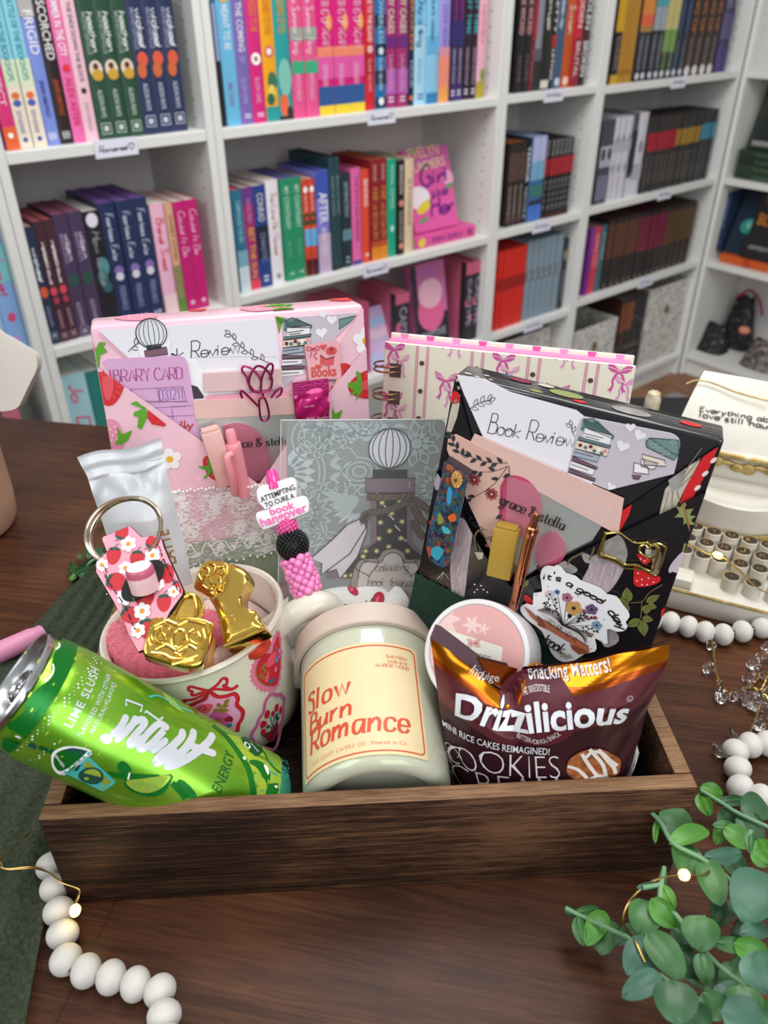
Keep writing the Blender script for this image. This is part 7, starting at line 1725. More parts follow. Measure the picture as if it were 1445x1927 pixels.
b.inputs['Base Color'].default_value = lin('#c4c5ae'); b.inputs['Roughness'].default_value = .14; b.inputs['Coat Weight'].default_value = .7; b.inputs['Thin Film Thickness'].default_value = 420; b.inputs['Subsurface Weight'].default_value = .12; b.inputs['Subsurface Radius'].default_value = (.01, .008, .005)
m = MB(); m.lathe([(0.0001, .0045), (.026, .0042), (.0285, .0036), (.0295, .0008), (.031, 0), (.035, .0004), (.0375, .0025), (CRd, .0065), (CR1, CL), (.0001, CL)], glass, 72); m.obj('glass_jar', r)
m = MB(); m.lathe([(.0275, .0041), (.0285, .0039)], mat('#b9a878', .2, .6), 48); m.obj('base_ring', r)
lidm = mat('#cbb9ab', .5); m = MB(); LR = .0438
m.lathe([(CR1 + .0004, CL - .001), (LR - .0006, CL - .001), (LR, CL - .0003), (LR, CL + .0130), (LR - .0008, CL + .014), (.0001, CL + .0142)], lidm, 72); m.obj('lid', r)
C4 = Crop(CA, 480, 1080, 3.803)
labm = mat('#dfcb9f', .55); red_ = mat('#cf4a26', .5)
tl, tr, br, bl = C4(345, 715), C4(1112, 590), C4(1238, 1310), C4(380, 1470)
u0, u1 = (tl[0] + bl[0]) / 2, (tr[0] + br[0]) / 2; v1, v0 = (tl[1] + tr[1]) / 2, (bl[1] + br[1]) / 2
if u0 > u1: u0, u1 = u1, u0
m = MB(); e_ = .0022
m.flat(CA, rrect(u0 - e_, u1 + e_, v0 - e_, v1 + e_, .002), labm, .0001)
bd = []
rr0 = rrect(u0, u1, v0, v1, .003, 5)
for i in range(len(rr0)):
    p, q = Vector(rr0[i]), Vector(rr0[(i + 1) % len(rr0)]); k = max(1, int((q - p).length / .003)); bd += [tuple(p.lerp(q, j / k)) for j in range(k)]
m.line(CA, bd, .0007, red_, .0003, closed=True)
cl_ = lambda a, b: (C4(*a), C4(*b))
for t, a, b, h, wt in (('Slow', (385, 1003), (668, 868), 1.3, .2), ('Burn', (400, 1150), (690, 1012), 1.3, .2), ('Romance', (405, 1303), (1098, 1130), 1.45, .2), ('SAFFRON', (937, 600), (1086, 628), 1.0, .15), ('JASMINE', (946, 636), (1092, 664), 1.0, .15), ('AMBER WOOD', (862, 660), (1099, 700), 1.0, .15), ('WEST COAST CANDLE CO . Poured in CA', (405, 1392), (1080, 1226), 1.05, .11)):
    A, B = cl_(a, b); B = (B[0], A[1] * .5 + B[1] * .5); A = (A[0], B[1])
    m.text(CA, t, A, B, red_, h, .0004, font='serif', weight=wt, nib=(0.2, .42), spacing=.5, shear=(.12 if len(t) < 8 and t[0] in 'SBR' and t[1] in 'lou' else 0))
m.obj('paper_label', r)
KAX = Vector((.715, .034, -.698)); KC = Vector((-.1745, .2690, .1275)); KR = .0293; KL = .151
KA = Cyl(KC, KAX, CO - (KC + KAX * .07), KR)
r = empty('drink_can', KA.M(), 'green metallic energy drink can lying tilted over the left crate side', 'can')
canm = bpy.data.materials.new('green_can'); canm.use_nodes = True; n = canm.node_tree; b = n.nodes['Principled BSDF']
g = n.nodes.new('ShaderNodeTexCoord'); nz = n.nodes.new('ShaderNodeTexNoise'); nz.inputs['Scale'].default_value = 28; n.links.new(g.outputs['Object'], nz.inputs['Vector'])
rp_ = n.nodes.new('ShaderNodeValToRGB'); n.links.new(nz.outputs['Fac'], rp_.inputs[0]); rp_.color_ramp.elements[0].position = .35; rp_.color_ramp.elements[0].color = lin('#6cb424'); rp_.color_ramp.elements[1].position = .7; rp_.color_ramp.elements[1].color = lin('#93cc3a')
n.links.new(rp_.outputs[0], b.inputs['Base Color']); b.inputs['Metallic'].default_value = .72; b.inputs['Roughness'].default_value = .27; b.inputs['Coat Weight'].default_value = .25
teal_c = mat('#5cc9b4', .3, .5); alu = mat('#c4c6c8', .22, 1.0)
m = MB(); m.lathe([(.0255, .0040), (.0262, .0060), (KR - .0006, .0155), (KR, .018), (KR, .128)], canm, 72); m.obj('body', r)
m = MB(); m.lathe([(KR, .128), (KR, .136), (KR - .0012, .1405), (.0255, .1475), (.0235, .150), (.0225, .1505), (.021, .1490), (.0001, .143)], teal_c, 64); m.obj('foot', r)
m = MB(); m.lathe([(.0255, .0042), (.0266, .0030), (.0268, .0008), (.0260, -.0002), (.0250, .0002), (.0242, .0016), (.0236, .0052), (.0225, .0056), (.0215, .0042), (.0001, .0042)], alu, 64); m.obj('lid', r)
m = MB()
m.tube([(.004 + .010 * math.cos(2 * PI * i / 24), .0075 * math.sin(2 * PI * i / 24), .0030) for i in range(24)], .0016, alu, 8, closed=True, flat=.6); m.tube(circ((-.0085, 0, 0), .0092, 28, .0072) and [(-.0095 + .0088 * math.cos(2 * PI * i / 28), .0075 * math.sin(2 * PI * i / 28), .0040) for i in range(28)], .0006, alu, 6, closed=True); m.ball((-.001, 0, .0032), .0022, alu, 12, 8, (1, 1, .5))
m.obj('pull_tab', r)
C1 = Crop(KA, 0, 1160, 4.817); C2 = Crop(KA, 0, 1040, 2.580); C3 = Crop(KA, 280, 1240, 4.983)
d = MB(); dg = mat('#0f7f2a', .3, .45); dg2 = mat('#12602f', .35, .3); silv = mat('#dfe4ea', .3, .35); white_ = mat('#f2f5f4', .4); lime = mat('#b7d84a', .3, .45); aqua = mat('#4fcfca', .3, .3); paleg = mat('#a9d657', .3, .5); dkt = mat('#0d4a3e', .4)
q = C1.path('560 195 545 260 495 330 480 400 500 470 465 560 360 640 250 745 225 860 150 930 75 970 70 1010 130 1045 205 1085 205 1130 150 1150 85 1110 40 1100 10 1180', 4)
ulast, ufirst = q[-1][0], q[0][0]
d.flat(KA, q + [(ulast + (ulast - ufirst) * .05, .0135), (ufirst - (ulast - ufirst) * .05, .0135)], dg, .00008, step=.005)
for k in range(60):
    t = (k * .618) % 1; u_ = ufirst + (ulast - ufirst) * t; v_ = .0145 + .011 * ((k * .377) % 1); d.flat(KA, circ((u_, v_), .0002 + .0003 * ((k * 7) % 3) / 2, 6), white_, .0002)
for t in ('475 430 485 480 460 540 400 590', '530 240 538 270 505 300', '140 1080 185 1100'): d.line(KA, C1.path(t, 4), .0009, white_, .0002)
def cpoly(C, t, m_, w=.00012, sm=3): d.flat(KA, C.path(t, sm, True) if sm else C.path(t), m_, w, step=.006)
for k in range(26):
    x = 230 + (k * 137) % 900; y = 330 + (k * 211) % 960; q = C1(x, y); d.flat(KA, circ(q, .0008 + .0004 * (k % 3), 6, .0005), lime, .00014)
for t, a, b, h, bo in (('LIME SLUSH', (648, 1012), (896, 488), 1.0, .02), ('FLAVORED WITH OTHER', (735, 1092), (1003, 535), 1.25, .01), ('NATURAL FLAVORS', (845, 1062), (1048, 612), 1.15, .01)): d.text(KA, t, C1(*a), C1(*b), silv, h, .00022, bold=bo, spacing=.1)
for C_, t, w_ in ((C3, '415 690 400 750 340 840 250 925 175 990', .0042), (C3, '592 722 560 775 460 865 340 945 240 990 172 998', .0042), (C3, '365 800 450 835 600 885', .0036), (C3, '312 690 300 735 210 825 120 895 72 950 85 968 150 930 230 860', .0040),
                  (C2, '805 848 770 832 715 880 678 935 690 952 735 925 795 862 760 905 738 945 752 955 800 915', .0034), (C2, '655 808 630 850 572 905', .0034), (C2, '600 880 650 825 690 812 700 832 655 885 628 922 642 930 690 900', .0034), (C2, '608 802 585 845 550 878', .0034)):
    q = C_.path(t, 6); d.line(KA, q, w_, silv, .0003)
    for p in (q[0], q[-1]): d.flat(KA, circ(p, w_ / 2, 10), silv, .0003)
d.flat(KA, circ(C2(515, 903), .0022, 12, .0030), silv, .0003)
d.line(KA, C2.path('612 745 610 715 690 745 680 775'), .0012, silv, .0003); d.line(KA, C2.path('702 780 708 770 770 815 790 800'), .0012, silv, .0003)
d.text(KA, 'ENERGY', C3(668, 1262), C3(800, 900), dg2, 1.5, .00025, spacing=.05, shear=.1)
cpoly(C1, '465 1300 480 1230 560 1185 660 1175 760 1190 830 1230 700 1320 560 1435 490 1390', white_, .00016); cpoly(C1, '485 1300 510 1240 600 1200 760 1215 780 1235 560 1400 500 1360', dg, .0002); cpoly(C1, '590 1215 650 1190 780 1215 730 1260 700 1235', dkt, .00024)
for k in range(26): q = C1(490 + (k * 53) % 95, 1255 + (k * 71) % 130); d.flat(KA, circ(q, .0003, 5), white_, .00028)
d.line(KA, C1.path('565 1430 700 1330 825 1230'), .0022, silv, .0003)
for k in range(6): d.line(KA, [C1(585 + 42 * k, 1412 - 33 * k), C1(600 + 42 * k, 1400 - 33 * k)], .0012, aqua, .00034)
cpoly(C1, '800 1265 1050 1495 1040 1510 935 1582 905 1572 590 1420 640 1400', aqua, .00016, 0); cpoly(C1, '790 1300 1010 1500 930 1560 700 1450', mat('#9cae36', .4, .3), .0002, 0); cpoly(C1, '740 1345 800 1400 960 1530 900 1548 700 1430 690 1400', aqua, .00022, 0); cpoly(C1, '705 1350 750 1340 700 1400 665 1395', dkt, .00026, 0)
c = C1(825, 1447); d.flat(KA, circ(c, .0056, 24), dkt, .0003); d.flat(KA, circ((c[0] - .0008, c[1]), .0040, 16, None, 0, PI * .62, PI * 1.62), lime, .00036); d.flat(KA, circ((c[0] + .0024, c[1] - .0008), .0012, 10), lime, .00036)
d.line(KA, C1.path('350 1185 480 1225'), .0022, dg2, .0002); cpoly(C1, '248 1165 290 1145 325 1165 330 1190 270 1185', dkt, .0002, 2); cpoly(C1, '300 1195 320 1190 318 1212', dkt, .0002, 0)
cpoly(C1, '970 1405 1445 1435 1445 1478 1190 1480 1180 1500 1140 1500 1130 1478 1010 1450', dg, .00016, 0); cpoly(C1, '1062 1345 1110 1310 1165 1345 1190 1405 1080 1400', dg, .0002, 3); d.line(KA, C1.path('1175 1415 1160 1475'), .0008, white_, .0003)
c = C2(745, 1110)
cpoly(C2, '600 1115 640 1160 720 1185 790 1170 830 1110 830 1075 700 1100', dg, .00018, 2)
q = C2.path('612 1108 700 1095 820 1080 815 1110 770 1150 710 1165 650 1150', 3, True); d.flat(KA, q, lime, .00024, step=.006)
cx_, cy_ = C2(725, 1118)
for t in ('640 1118 700 1108 660 1145', '665 1152 712 1112 722 1158', '735 1158 722 1110 775 1140', '782 1132 735 1105 805 1092'): cpoly(C2, t, paleg, .0003, 2)
for t in ('845 1150 870 1100 920 1130 960 1190 900 1190', '600 1020 575 1040 580 1060 620 1070'): cpoly(C2, t, dg, .00014, 2)
d.line(KA, C2.path('835 1120 870 1150 900 1195', 3), .0028, dg, .0002)
d.line(KA, C3.path('600 620 720 720 830 860 920 1000 960 1120 985 1290', 4), .0034, dg, .0002); cpoly(C3, '720 700 870 880 960 1040 1000 1290 1215 1290 1240 1060 1215 890 1000 790', lime, .00012, 0)
cpoly(C3, '945 950 1010 950 1090 990 1140 1080 1130 1170 1210 1165 1200 1290 1090 1290 1110 1190 1060 1090 1000 1010 950 985', dg, .0002, 2); cpoly(C3, '1075 990 1110 1010 1125 1060 1115 1090 1085 1030', white_, .00026, 2); d.flat(KA, circ(C3(1020, 1115), .0026, 14), paleg, .0002)
cpoly(C3, '860 740 905 728 1040 800 1070 870 1020 915 985 905 880 790', dg2, .00022, 0); d.text(KA, '0', C3(955, 812), C3(895, 770), white_, .8, .0003); d.text(KA, 'SUGAR', C3(1030, 872), C3(955, 790), white_, 1.0, .0003, bold=.02)
cpoly(C3, '1080 870 1120 840 1210 890 1230 1060 1150 970', paleg, .0002, 2); d.line(KA, C3.path('1075 870 1120 960 1180 1030 1235 1070', 3), .0012, dg, .00026)
cpoly(C3, '180 340 120 320 200 430 330 510 300 470', paleg, .0002, 2); d.line(KA, C3.path('0 360 100 350 250 440 400 500', 3), .0012, aqua, .0002)
d.text(KA, '12 FL OZ', C3(1300, 1130), C3(1295, 960), mat('#2f9f90', .4), 1.4, .00028)
d.line(KA, C3.path('880 930 905 935'), .0016, white_, .0003); d.flat(KA, circ(C3(1195, 1200), .0008, 8), white_, .0003); d.flat(KA, circ(C3(1180, 1195), .0005, 8), white_, .0003)
d.obj('printed_artwork', r)
MAX = Vector((-.160, .050, .986)).normalized(); MC = Vector((-.1135, .3575, .0905)); MH = .0785
MO = MC - MAX * MH
MG = Cyl(MO, MAX, CO - MO, .0500, .0522, MH)
r = empty('mug', MG.M(), 'cream mug with pink floral badges holding socks and gold chocolates', 'mug')
m = MB(); m.lathe([(.0001, .001), (.034, .001), (.036, 0), (.044, .0015), (.0485, .007), (.0500, .016), (.0522, MH - .004), (.0536, MH - .0032), (.0546, MH - .0012), (.0540, MH + .0004), (.0522, MH + .0006), (.0505, MH - .001), (.0495, MH - .006), (.0480, .014), (.042, .006), (.0001, .005)], ivory, 80); m.obj('body', r)
Mi = MG.M().inverted()
m = MB(); hp = [at_dist(px, py, ds) for px, py, ds in ((505, 1190, .490), (545, 1160, .482), (580, 1142, .480), (606, 1136, .481), (626, 1146, .486), (636, 1178, .489), (634, 1215, .496), (624, 1245, .504), (598, 1268, .512), (540, 1280, .514))]
hs = spline([Mi @ p for p in hp], 6); m.tube(hs, [.0074] * 5 + [.0068] * (len(hs) - 10) + [.0074] * 5, ivory, 20, flat=1.15); m.obj('handle', r)
Cm = Crop(MG, 280, 1240, 4.983); Ch = Crop(MG, 380, 1160, 7.411); d = MB()
mr = mat('#c81f33', .35); mrd = mat('#8f1f34', .4); mp1 = mat('#e9a2cb', .4); mp2 = mat('#d457a4', .4); mo = mat('#8a7424', .45); mt = mat('#1f7f80', .45); mpk = mat('#e4799c', .4); mcor = mat('#e8536f', .4)
def mpoly(C, t, m_, w=.00015, sm=3): d.flat(MG, C.path(t, sm, True) if sm else C.path(t), m_, w)
mpoly(Cm, '560 300 640 340 720 350 790 330 830 360 830 420 880 480 880 530 850 580 840 620 800 680 600 690 420 650 400 480 470 400 540 350', mp1, .00012, 2)
d.line(MG, Cm.path('360 450 440 410 530 370 555 300 640 350 730 345 800 325 835 370 825 430 880 490 870 560 840 610 830 680', 4), .0024, mr, .0003)
d.line(MG, Cm.path('560 295 640 240 690 180 730 190 725 240 690 245 760 280 720 285 620 280 560 295 500 310 410 340 405 300 375 290 385 255 450 270 560 295', 3), .0017, mr, .0004); d.line(MG, Cm.path('560 295 480 350 400 380 330 385 345 410', 3), .0018, mr, .0004); d.line(MG, Cm.path('720 285 780 280 835 245', 3), .0020, mr, .0004); d.line(MG, Cm.path('560 295 530 350 440 410', 3), .0012, mrd, .0005)
mpoly(Cm, '560 560 600 500 660 480 720 500 760 530 740 600 660 640 590 620', mp2, .0003); mpoly(Cm, '700 570 760 530 790 560 770 590', mrd, .00034, 2); d.flat(MG, circ(Cm(650, 575), .0016, 10), mo, .0004)
for i in range(10): c = Cm(650, 575); a = i * .628; d.flat(MG, circ((c[0] + .0022 * math.cos(a), c[1] + .0022 * math.sin(a)), .0003, 5), mat('#5a1f3a', .5), .0005)
mpoly(Cm, '445 470 470 430 540 420 600 430 570 490 500 505', mcor, .0003); d.line(MG, Cm.path('470 470 510 440 540 460 500 480', 3), .0005, mrd, .0004); d.line(MG, Cm.path('640 490 690 440 750 370', 3), .0006, mo, .0003)
for a, b in (((640, 490), (610, 465)), ((650, 480), (700, 465)), ((670, 450), (640, 410)), ((690, 445), (750, 432)), ((705, 420), (755, 372)), ((660, 490), (755, 475))): d.flat(MG, leaf(Cm(*a), Cm(*b), .0028), mo, .00036)
mpoly(Cm, '720 620 760 600 785 615 750 640', mt, .00036, 2)
hb = '1040 220 980 330 950 460 880 470 800 530 730 640 690 760 690 860 730 940 800 1010 880 1035 980 1030 1060 960 1095 800 1110 500 1090 260'
q = Ch.path(hb, 3, True); d.flat(MG, q, mpk, .00015)
for i in range(0, len(q), 2): d.flat(MG, circ(q[i], .0011, 8), mpk, .00016 + .000002 * i)
mpoly(Ch, '1060 270 1000 400 970 510 900 520 820 580 765 680 750 790 790 890 860 950 960 970 1020 960 1060 880 1090 600', mr, .0003); d.line(MG, Ch.path('760 690 750 800 800 900 880 955 980 970', 3), .0005, mo, .0004)
mpoly(Ch, '980 500 1030 490 1020 620 940 700 880 690 910 600', mcor, .0004); mpoly(Ch, '900 780 930 760 930 850 890 920 870 890', mcor, .0004); mpoly(Ch, '925 880 990 860 1010 880 960 930 920 925', mat('#4a6a74', .5), .0004, 2)
for x, y, c_ in ((1035, 610, '#3f9ac0'), (1020, 735, '#e2709a'), (1065, 480, '#d87ab0'), (1060, 560, '#9a7ab8')): d.flat(MG, circ(Ch(x, y), .0016, 10), mat(c_, .5), .0005)
for x, y in ((860, 680), (840, 710), (870, 760), (815, 820), (850, 850), (1030, 450)): d.flat(MG, circ(Ch(x, y), .0014, 8), mo, .0004)
q = Ch.path('1000 1080 1050 1100 1090 1080 1120 1120 1150 1160 1130 1250 1130 1400 1100 1500 1080 1650 1040 1800 990 1860 920 1850 800 1810 690 1700 700 1620 760 1530 800 1420 860 1330 880 1200 940 1100', 3, True); d.line(MG, q, .0026, mat('#d67fae', .4), .0002, closed=True); d.line(MG, [(p[0] * 1, p[1]) for p in q], .0006, mat('#b04a70', .4), .0003, closed=True)
for t in ('1050 1210 1010 1260 1015 1320 1050 1320 1065 1250', '910 1300 870 1370 880 1420 930 1400 945 1330', '990 1310 960 1350 975 1400 1005 1360', '1090 1250 1070 1320 1090 1360 1110 1300', '850 1450 810 1500 820 1560 880 1530 905 1480', '830 1580 815 1640 850 1660 890 1610 880 1570'): mpoly(Ch, t, mr, .0003, 2)
for t in ('950 1400 975 1500 970 1600', '1010 1330 1000 1450 980 1580', '900 1520 950 1540 970 1600', '1050 1340 1040 1440 1000 1560'): d.line(MG, Ch.path(t, 3), .0006, mat('#2f5f5f', .5), .0003)
for a, b in (((1040, 1440), (1030, 1350)), ((1035, 1450), (1075, 1400)), ((890, 1560), (940, 1510)), ((855, 1690), (905, 1610))): d.flat(MG, leaf(Ch(*a), Ch(*b), .0022), mat('#1f4a48', .5), .0004)
mpoly(Ch, '1040 1470 1060 1520 1040 1620 1000 1720 940 1750 890 1700 900 1620 970 1590 1000 1520', mrd, .00036); d.line(MG, Ch.path('1020 1550 970 1650 940 1770', 2), .0005, mat('#3a0f18', .5), .0005)
d.obj('printed_badges', r)
def mugplane(px, py, h): 
    dd = ray(px, py); o = MC + MAX * h; return CO + dd * ((o - CO).dot(MAX) / dd.dot(MAX))
fuzz = bpy.data.materials.new('pink_chenille'); fuzz.use_nodes = True; n = fuzz.node_tree; b = n.nodes['Principled BSDF']; g = n.nodes.new('ShaderNodeTexCoord'); nz = n.nodes.new('ShaderNodeTexNoise'); nz.inputs['Scale'].default_value = 900; nz.inputs['Detail'].default_value = 3; n.links.new(g.outputs['Object'], nz.inputs['Vector'])
rp_ = n.nodes.new('ShaderNodeValToRGB'); n.links.new(nz.outputs['Fac'], rp_.inputs[0]); rp_.color_ramp.elements[0].position = .3; rp_.color_ramp.elements[0].color = lin('#e4506f'); rp_.color_ramp.elements[1].position = .65; rp_.color_ramp.elements[1].color = lin('#fb8095'); n.links.new(rp_.outputs[0], b.inputs['Base Color']); b.inputs['Roughness'].default_value = .95; b.inputs['Sheen Weight'].default_value = .6
bp_ = n.nodes.new('ShaderNodeBump'); bp_.inputs['Strength'].default_value = .9; bp_.inputs['Distance'].default_value = .0012; n.links.new(nz.outputs['Fac'], bp_.inputs['Height']); n.links.new(bp_.outputs[0], b.inputs['Normal'])
fuzw = mat('#f1d6d2', .95, sheen=.6, bump=.8, bscale=700)
Zm = lambda x, y: (170 + x / 3.905, 940 + y / 3.905)
r = empty('fuzzy_socks', Matrix.Translation(MC - MAX * .03), 'rolled fuzzy pink socks stuffed inside the cream mug', 'socks')
RI_ = r.matrix_world.inverted()
def fuzzy(pts, rad, m_, nm, seed):
    random.seed(seed); P = spline([RI_ @ mugplane(*Zm(x, y), h) for x, y, h in pts], 8); mb = MB(); k = len(P)
    mb.tube(P, [rad * (min(1, .45 + 3.2 * min(i, k - 1 - i) / k)) * (1 + .07 * math.sin(i * 1.7)) for i in range(k)], m_, 20)
    for i in range(len(mb.v)): mb.v[i] += Vector((random.uniform(-1, 1), random.uniform(-1, 1), random.uniform(-1, 1))) * rad * .07
    tot = len(mb.v)
    for i in range(0, tot, 1):
        p = mb.v[i]; j = i // 20
        if j < k:
            nrm_ = (p - P[j]); L_ = nrm_.length
            if L_ > 1e-5:
                nrm_ /= L_
                for _ in range(3):
                    q = p + Vector((random.uniform(-1, 1), random.uniform(-1, 1), random.uniform(-1, 1))) * rad * .22; t = nrm_.orthogonal().normalized() * .00013; e2 = q + nrm_ * .0011 + Vector((random.uniform(-1, 1), random.uniform(-1, 1), random.uniform(-1, 1))) * .0006
                    mb.add([q - t, q + t, e2], [[0, 1, 2]], m_)
    mb.obj(nm, r, 60)
fuzzy([(185, 935, -.004), (215, 1050, -.006), (290, 1150, -.007), (420, 1215, -.008), (560, 1245, -.009), (700, 1245, -.010), (810, 1225, -.012)], .0086, fuzz, 'sock_cuff', 5)
fuzzy([(190, 930, -.007), (270, 975, -.009), (340, 1010, -.011), (400, 1060, -.013), (520, 1120, -.016)], .0070, fuzz, 'sock_cuff', 6)
m = MB(); m.grid(lambda a, t: RI_ @ (MC + MAX * (-.026 + .006 * math.sin(a * 6.28 * 3) * t) + (MG.X * math.cos(2 * PI * a) + MG.Y * math.sin(2 * PI * a)) * (.0475 * t + .0001)), 48, 8, fuzw, cu=True); m.obj('sock_body', r, 80)
fuzzy([(860, 850, -.012), (900, 950, -.012), (960, 1080, -.013), (1000, 1160, -.014)], .0075, fuzz, 'sock_fold', 7)
fuzzy([(900, 1190, -.012), (1000, 1170, -.012), (1130, 1090, -.012), (1240, 1000, -.012)], .0075, fuzw, 'sock_fold', 8)
gold = mat('#e0b858', .14, 1.0, bump=.12, bscale=90)
def face_frame(px, py, dist, roll, back, side=0.0):
    o = at_dist(px, py, dist); a = math.radians(roll); X = (CR * math.cos(a) + CU * math.sin(a)); Y = (-CR * math.sin(a) + CU * math.cos(a))
    Y2_ = (Y * math.cos(math.radians(back)) + CF * math.sin(math.radians(back))); X2_ = X * math.cos(math.radians(side)) + CF * math.sin(math.radians(side))
    return Frame(o, X2_, Y2_)
PK = face_frame(335, 1215, .428, 6, 22, 14)
r = empty('gold_padlock', PK.M(), 'shiny gold padlock ornament lying in the mug against the pink sock', 'ornament', 'gold ornaments in the mug')
Cp = Crop(PK, 170, 940, 3.905, .0)
m = MB(); body = Cp.path('388 1130 405 1020 440 900 480 870 620 868 800 875 890 905 908 930 880 1060 835 1200 790 1235 690 1240 550 1205 430 1165', 3, True)
m.prism(body, -.0105, 0, gold); pillow(m, body, .0034, gold, back=False, prof=((1, 0), (.985, .5), (.95, .9), (.90, 1), (.88, .9), (.5, .86)))
m.obj('body', r)
m = MB()
sh = Cp.path('560 878 590 800 625 725 680 690 740 680 800 705 835 755 840 800 820 885', 3)
ou = sh + [Cp(770, 880)]; inn = Cp.path('770 870 785 800 770 730 740 710 690 720 655 770 610 860', 3)
pillow(m, sh, .0025, gold, back=True, flat_w=-.0010, prof=((1, 0), (.98, .6), (.93, 1), (.8, 1.0), (.76, .55), (.4, .5))); m.prism(sh, -.008, -.0010, gold); m.tube([Vector((p[0], p[1], .0022)) for p in inn], .0010, gold, 8); m.obj('shackle', r)
m = MB()
for t in ('530 950 480 960 455 1010 490 1060 540 1050 550 1010 520 990 500 1015', '640 970 610 1000 605 1050 620 1095 660 1090 680 1030 690 980 650 965', '760 960 720 990 720 1040 770 1070 810 1030 790 990 765 1005', '480 1110 560 1080 640 1120 720 1080 780 1110', '470 940 560 905 640 930 720 900 850 930', '450 1140 540 1150 600 1180 700 1180 790 1150', '835 960 850 1030 820 1110', '455 1080 440 1040 460 960', '560 930 590 960 580 1010', '700 1110 660 1150 620 1140', '600 1220 680 1200 760 1190'):
    m.tube([Vector((p[0], p[1], .0030)) for p in Cp.path(t, 5)], .0011, gold, 8)
m.obj('scroll_relief', r)
BF = face_frame(430, 1140, .452, -8, 25, -12)
r = empty('gold_boot', BF.M(), 'shiny gold cowboy boot ornament lying in the mug', 'ornament', 'gold ornaments in the mug')
Cb = Crop(BF, 170, 940, 3.905)
GB_ = Cb.path('1030 490 1100 500 1165 540 1178 600 1150 660 1130 720 1135 790 1165 855 1230 850 1262 880 1280 930 1310 975 1240 1010 1120 1060 1010 1105 985 1040 965 960 950 880 920 800 890 740 960 700 1000 620', 2, True)
m = MB(); m.prism(GB_, -.008, 0, gold); pillow(m, GB_, .0062, gold, back=False); m.obj('boot_body', r)
m = MB(); tp = Cb.path('780 640 830 510 880 470 960 470 1035 490 1040 560 1000 650 950 720 890 735 830 700 790 680', 3, True); m.prism(tp, -.006, .003, gold); pillow(m, tp, .0024, gold, back=False, flat_w=.003)
for t in ('840 620 820 580 850 530 890 540 890 580 860 590', '900 500 940 520 930 570 900 600 910 640 950 650', '960 520 1000 530 990 580 960 570', '850 660 900 690 930 660', '940 690 980 640 970 610'): m.tube([Vector((p[0], p[1], .0056)) for p in Cb.path(t, 5)], .0009, gold, 8)
m.obj('shaft_relief', r)
m = MB(); m.tube([Vector((p[0], p[1], .0052)) for p in Cb.path('990 900 1070 880 1100 930 1160 860 1230 860 1210 930 1270 960', 5)], .0013, gold, 8)
for t in ('960 690 1040 720 1130 700', '950 760 1030 780 1130 760', '990 830 1070 810 1150 840', '1010 1100 1150 1040 1300 975'): m.tube([Vector((p[0], p[1], .0050)) for p in Cb.path(t, 4)], .0012, gold, 8)
m.obj('seams', r)
caram = mat('#d99a4a', .3); fo = mat('#d8452e', .25, .4)
tag(MB().box(-.0035, .0035, -.009, .009, -.004, .004, caram, bev=.002).obj('caramel_candy', M=Matrix.Translation(mugplane(*Zm(870, 1130), -.006)) @ Matrix.Rotation(.7, 4, 'X') @ Matrix.Rotation(.3, 4, 'Y')), 'amber caramel sweet beside the gold padlock', 'candy')
b_ = MB(); b_.lathe([(.0001, -.004), (.008, -.004), (.0105, -.001), (.0105, .002), (.008, .0045), (.005, .0035), (.0001, .003)], fo, 24)
tag(b_.obj('foil_candy', M=Matrix.Translation(mugplane(*Zm(1190, 1075), -.007)) @ MAX.to_track_quat('Z', 'Y').to_matrix().to_4x4()), 'round red foil sweet under the gold boot', 'candy')
PO = face_frame(270, 1075, .437, 22, 16, 4)
Co = Crop(PO, 150, 820, 5.071)
neo = mat('#ef9fb2', .6, bump=.15, bscale=1500); neob = mat('#17171a', .7)
r = empty('lip_balm_holder', PO.M(), 'pink strawberry print keyring pouch standing in the mug', 'keyring pouch')
ol = Co.path('222 965 480 862 590 968 720 955 780 990 800 1060 850 1180 910 1310 985 1480 975 1520 860 1680 760 1880 700 2000 560 2060 470 1900 430 1790 330 1590 230 1420 158 1300 155 1225 195 1170 262 1110 215 990', 0)
m = MB(); m.prism(ol, -.0038, 0, neo, mside=neob); m.prism([(p[0] * 1, p[1]) for p in [(q[0] + (q[0] - PO.uv(270, 1090)[0]) * .018, q[1] + (q[1] - PO.uv(270, 1090)[1]) * .014) for q in ol]], -.0032, -.0006, neob); m.obj('neoprene_body', r)
d = MB(); n_ = len(ol)
olc = Co.path('155 1260 430 1790 560 2060 700 2000 985 1480 800 1060 780 990 590 968 480 862 222 965')
srd = mat('#c4202c', .5); sgr = mat('#1f5a4a', .5)
hull = Co.path('222 965 160 1240 430 1790 560 2040 700 1990 980 1490 790 1000 480 862')
if sum(hull[i][0] * hull[(i + 1) % 8][1] - hull[(i + 1) % 8][0] * hull[i][1] for i in range(8)) < 0: hull = hull[::-1]
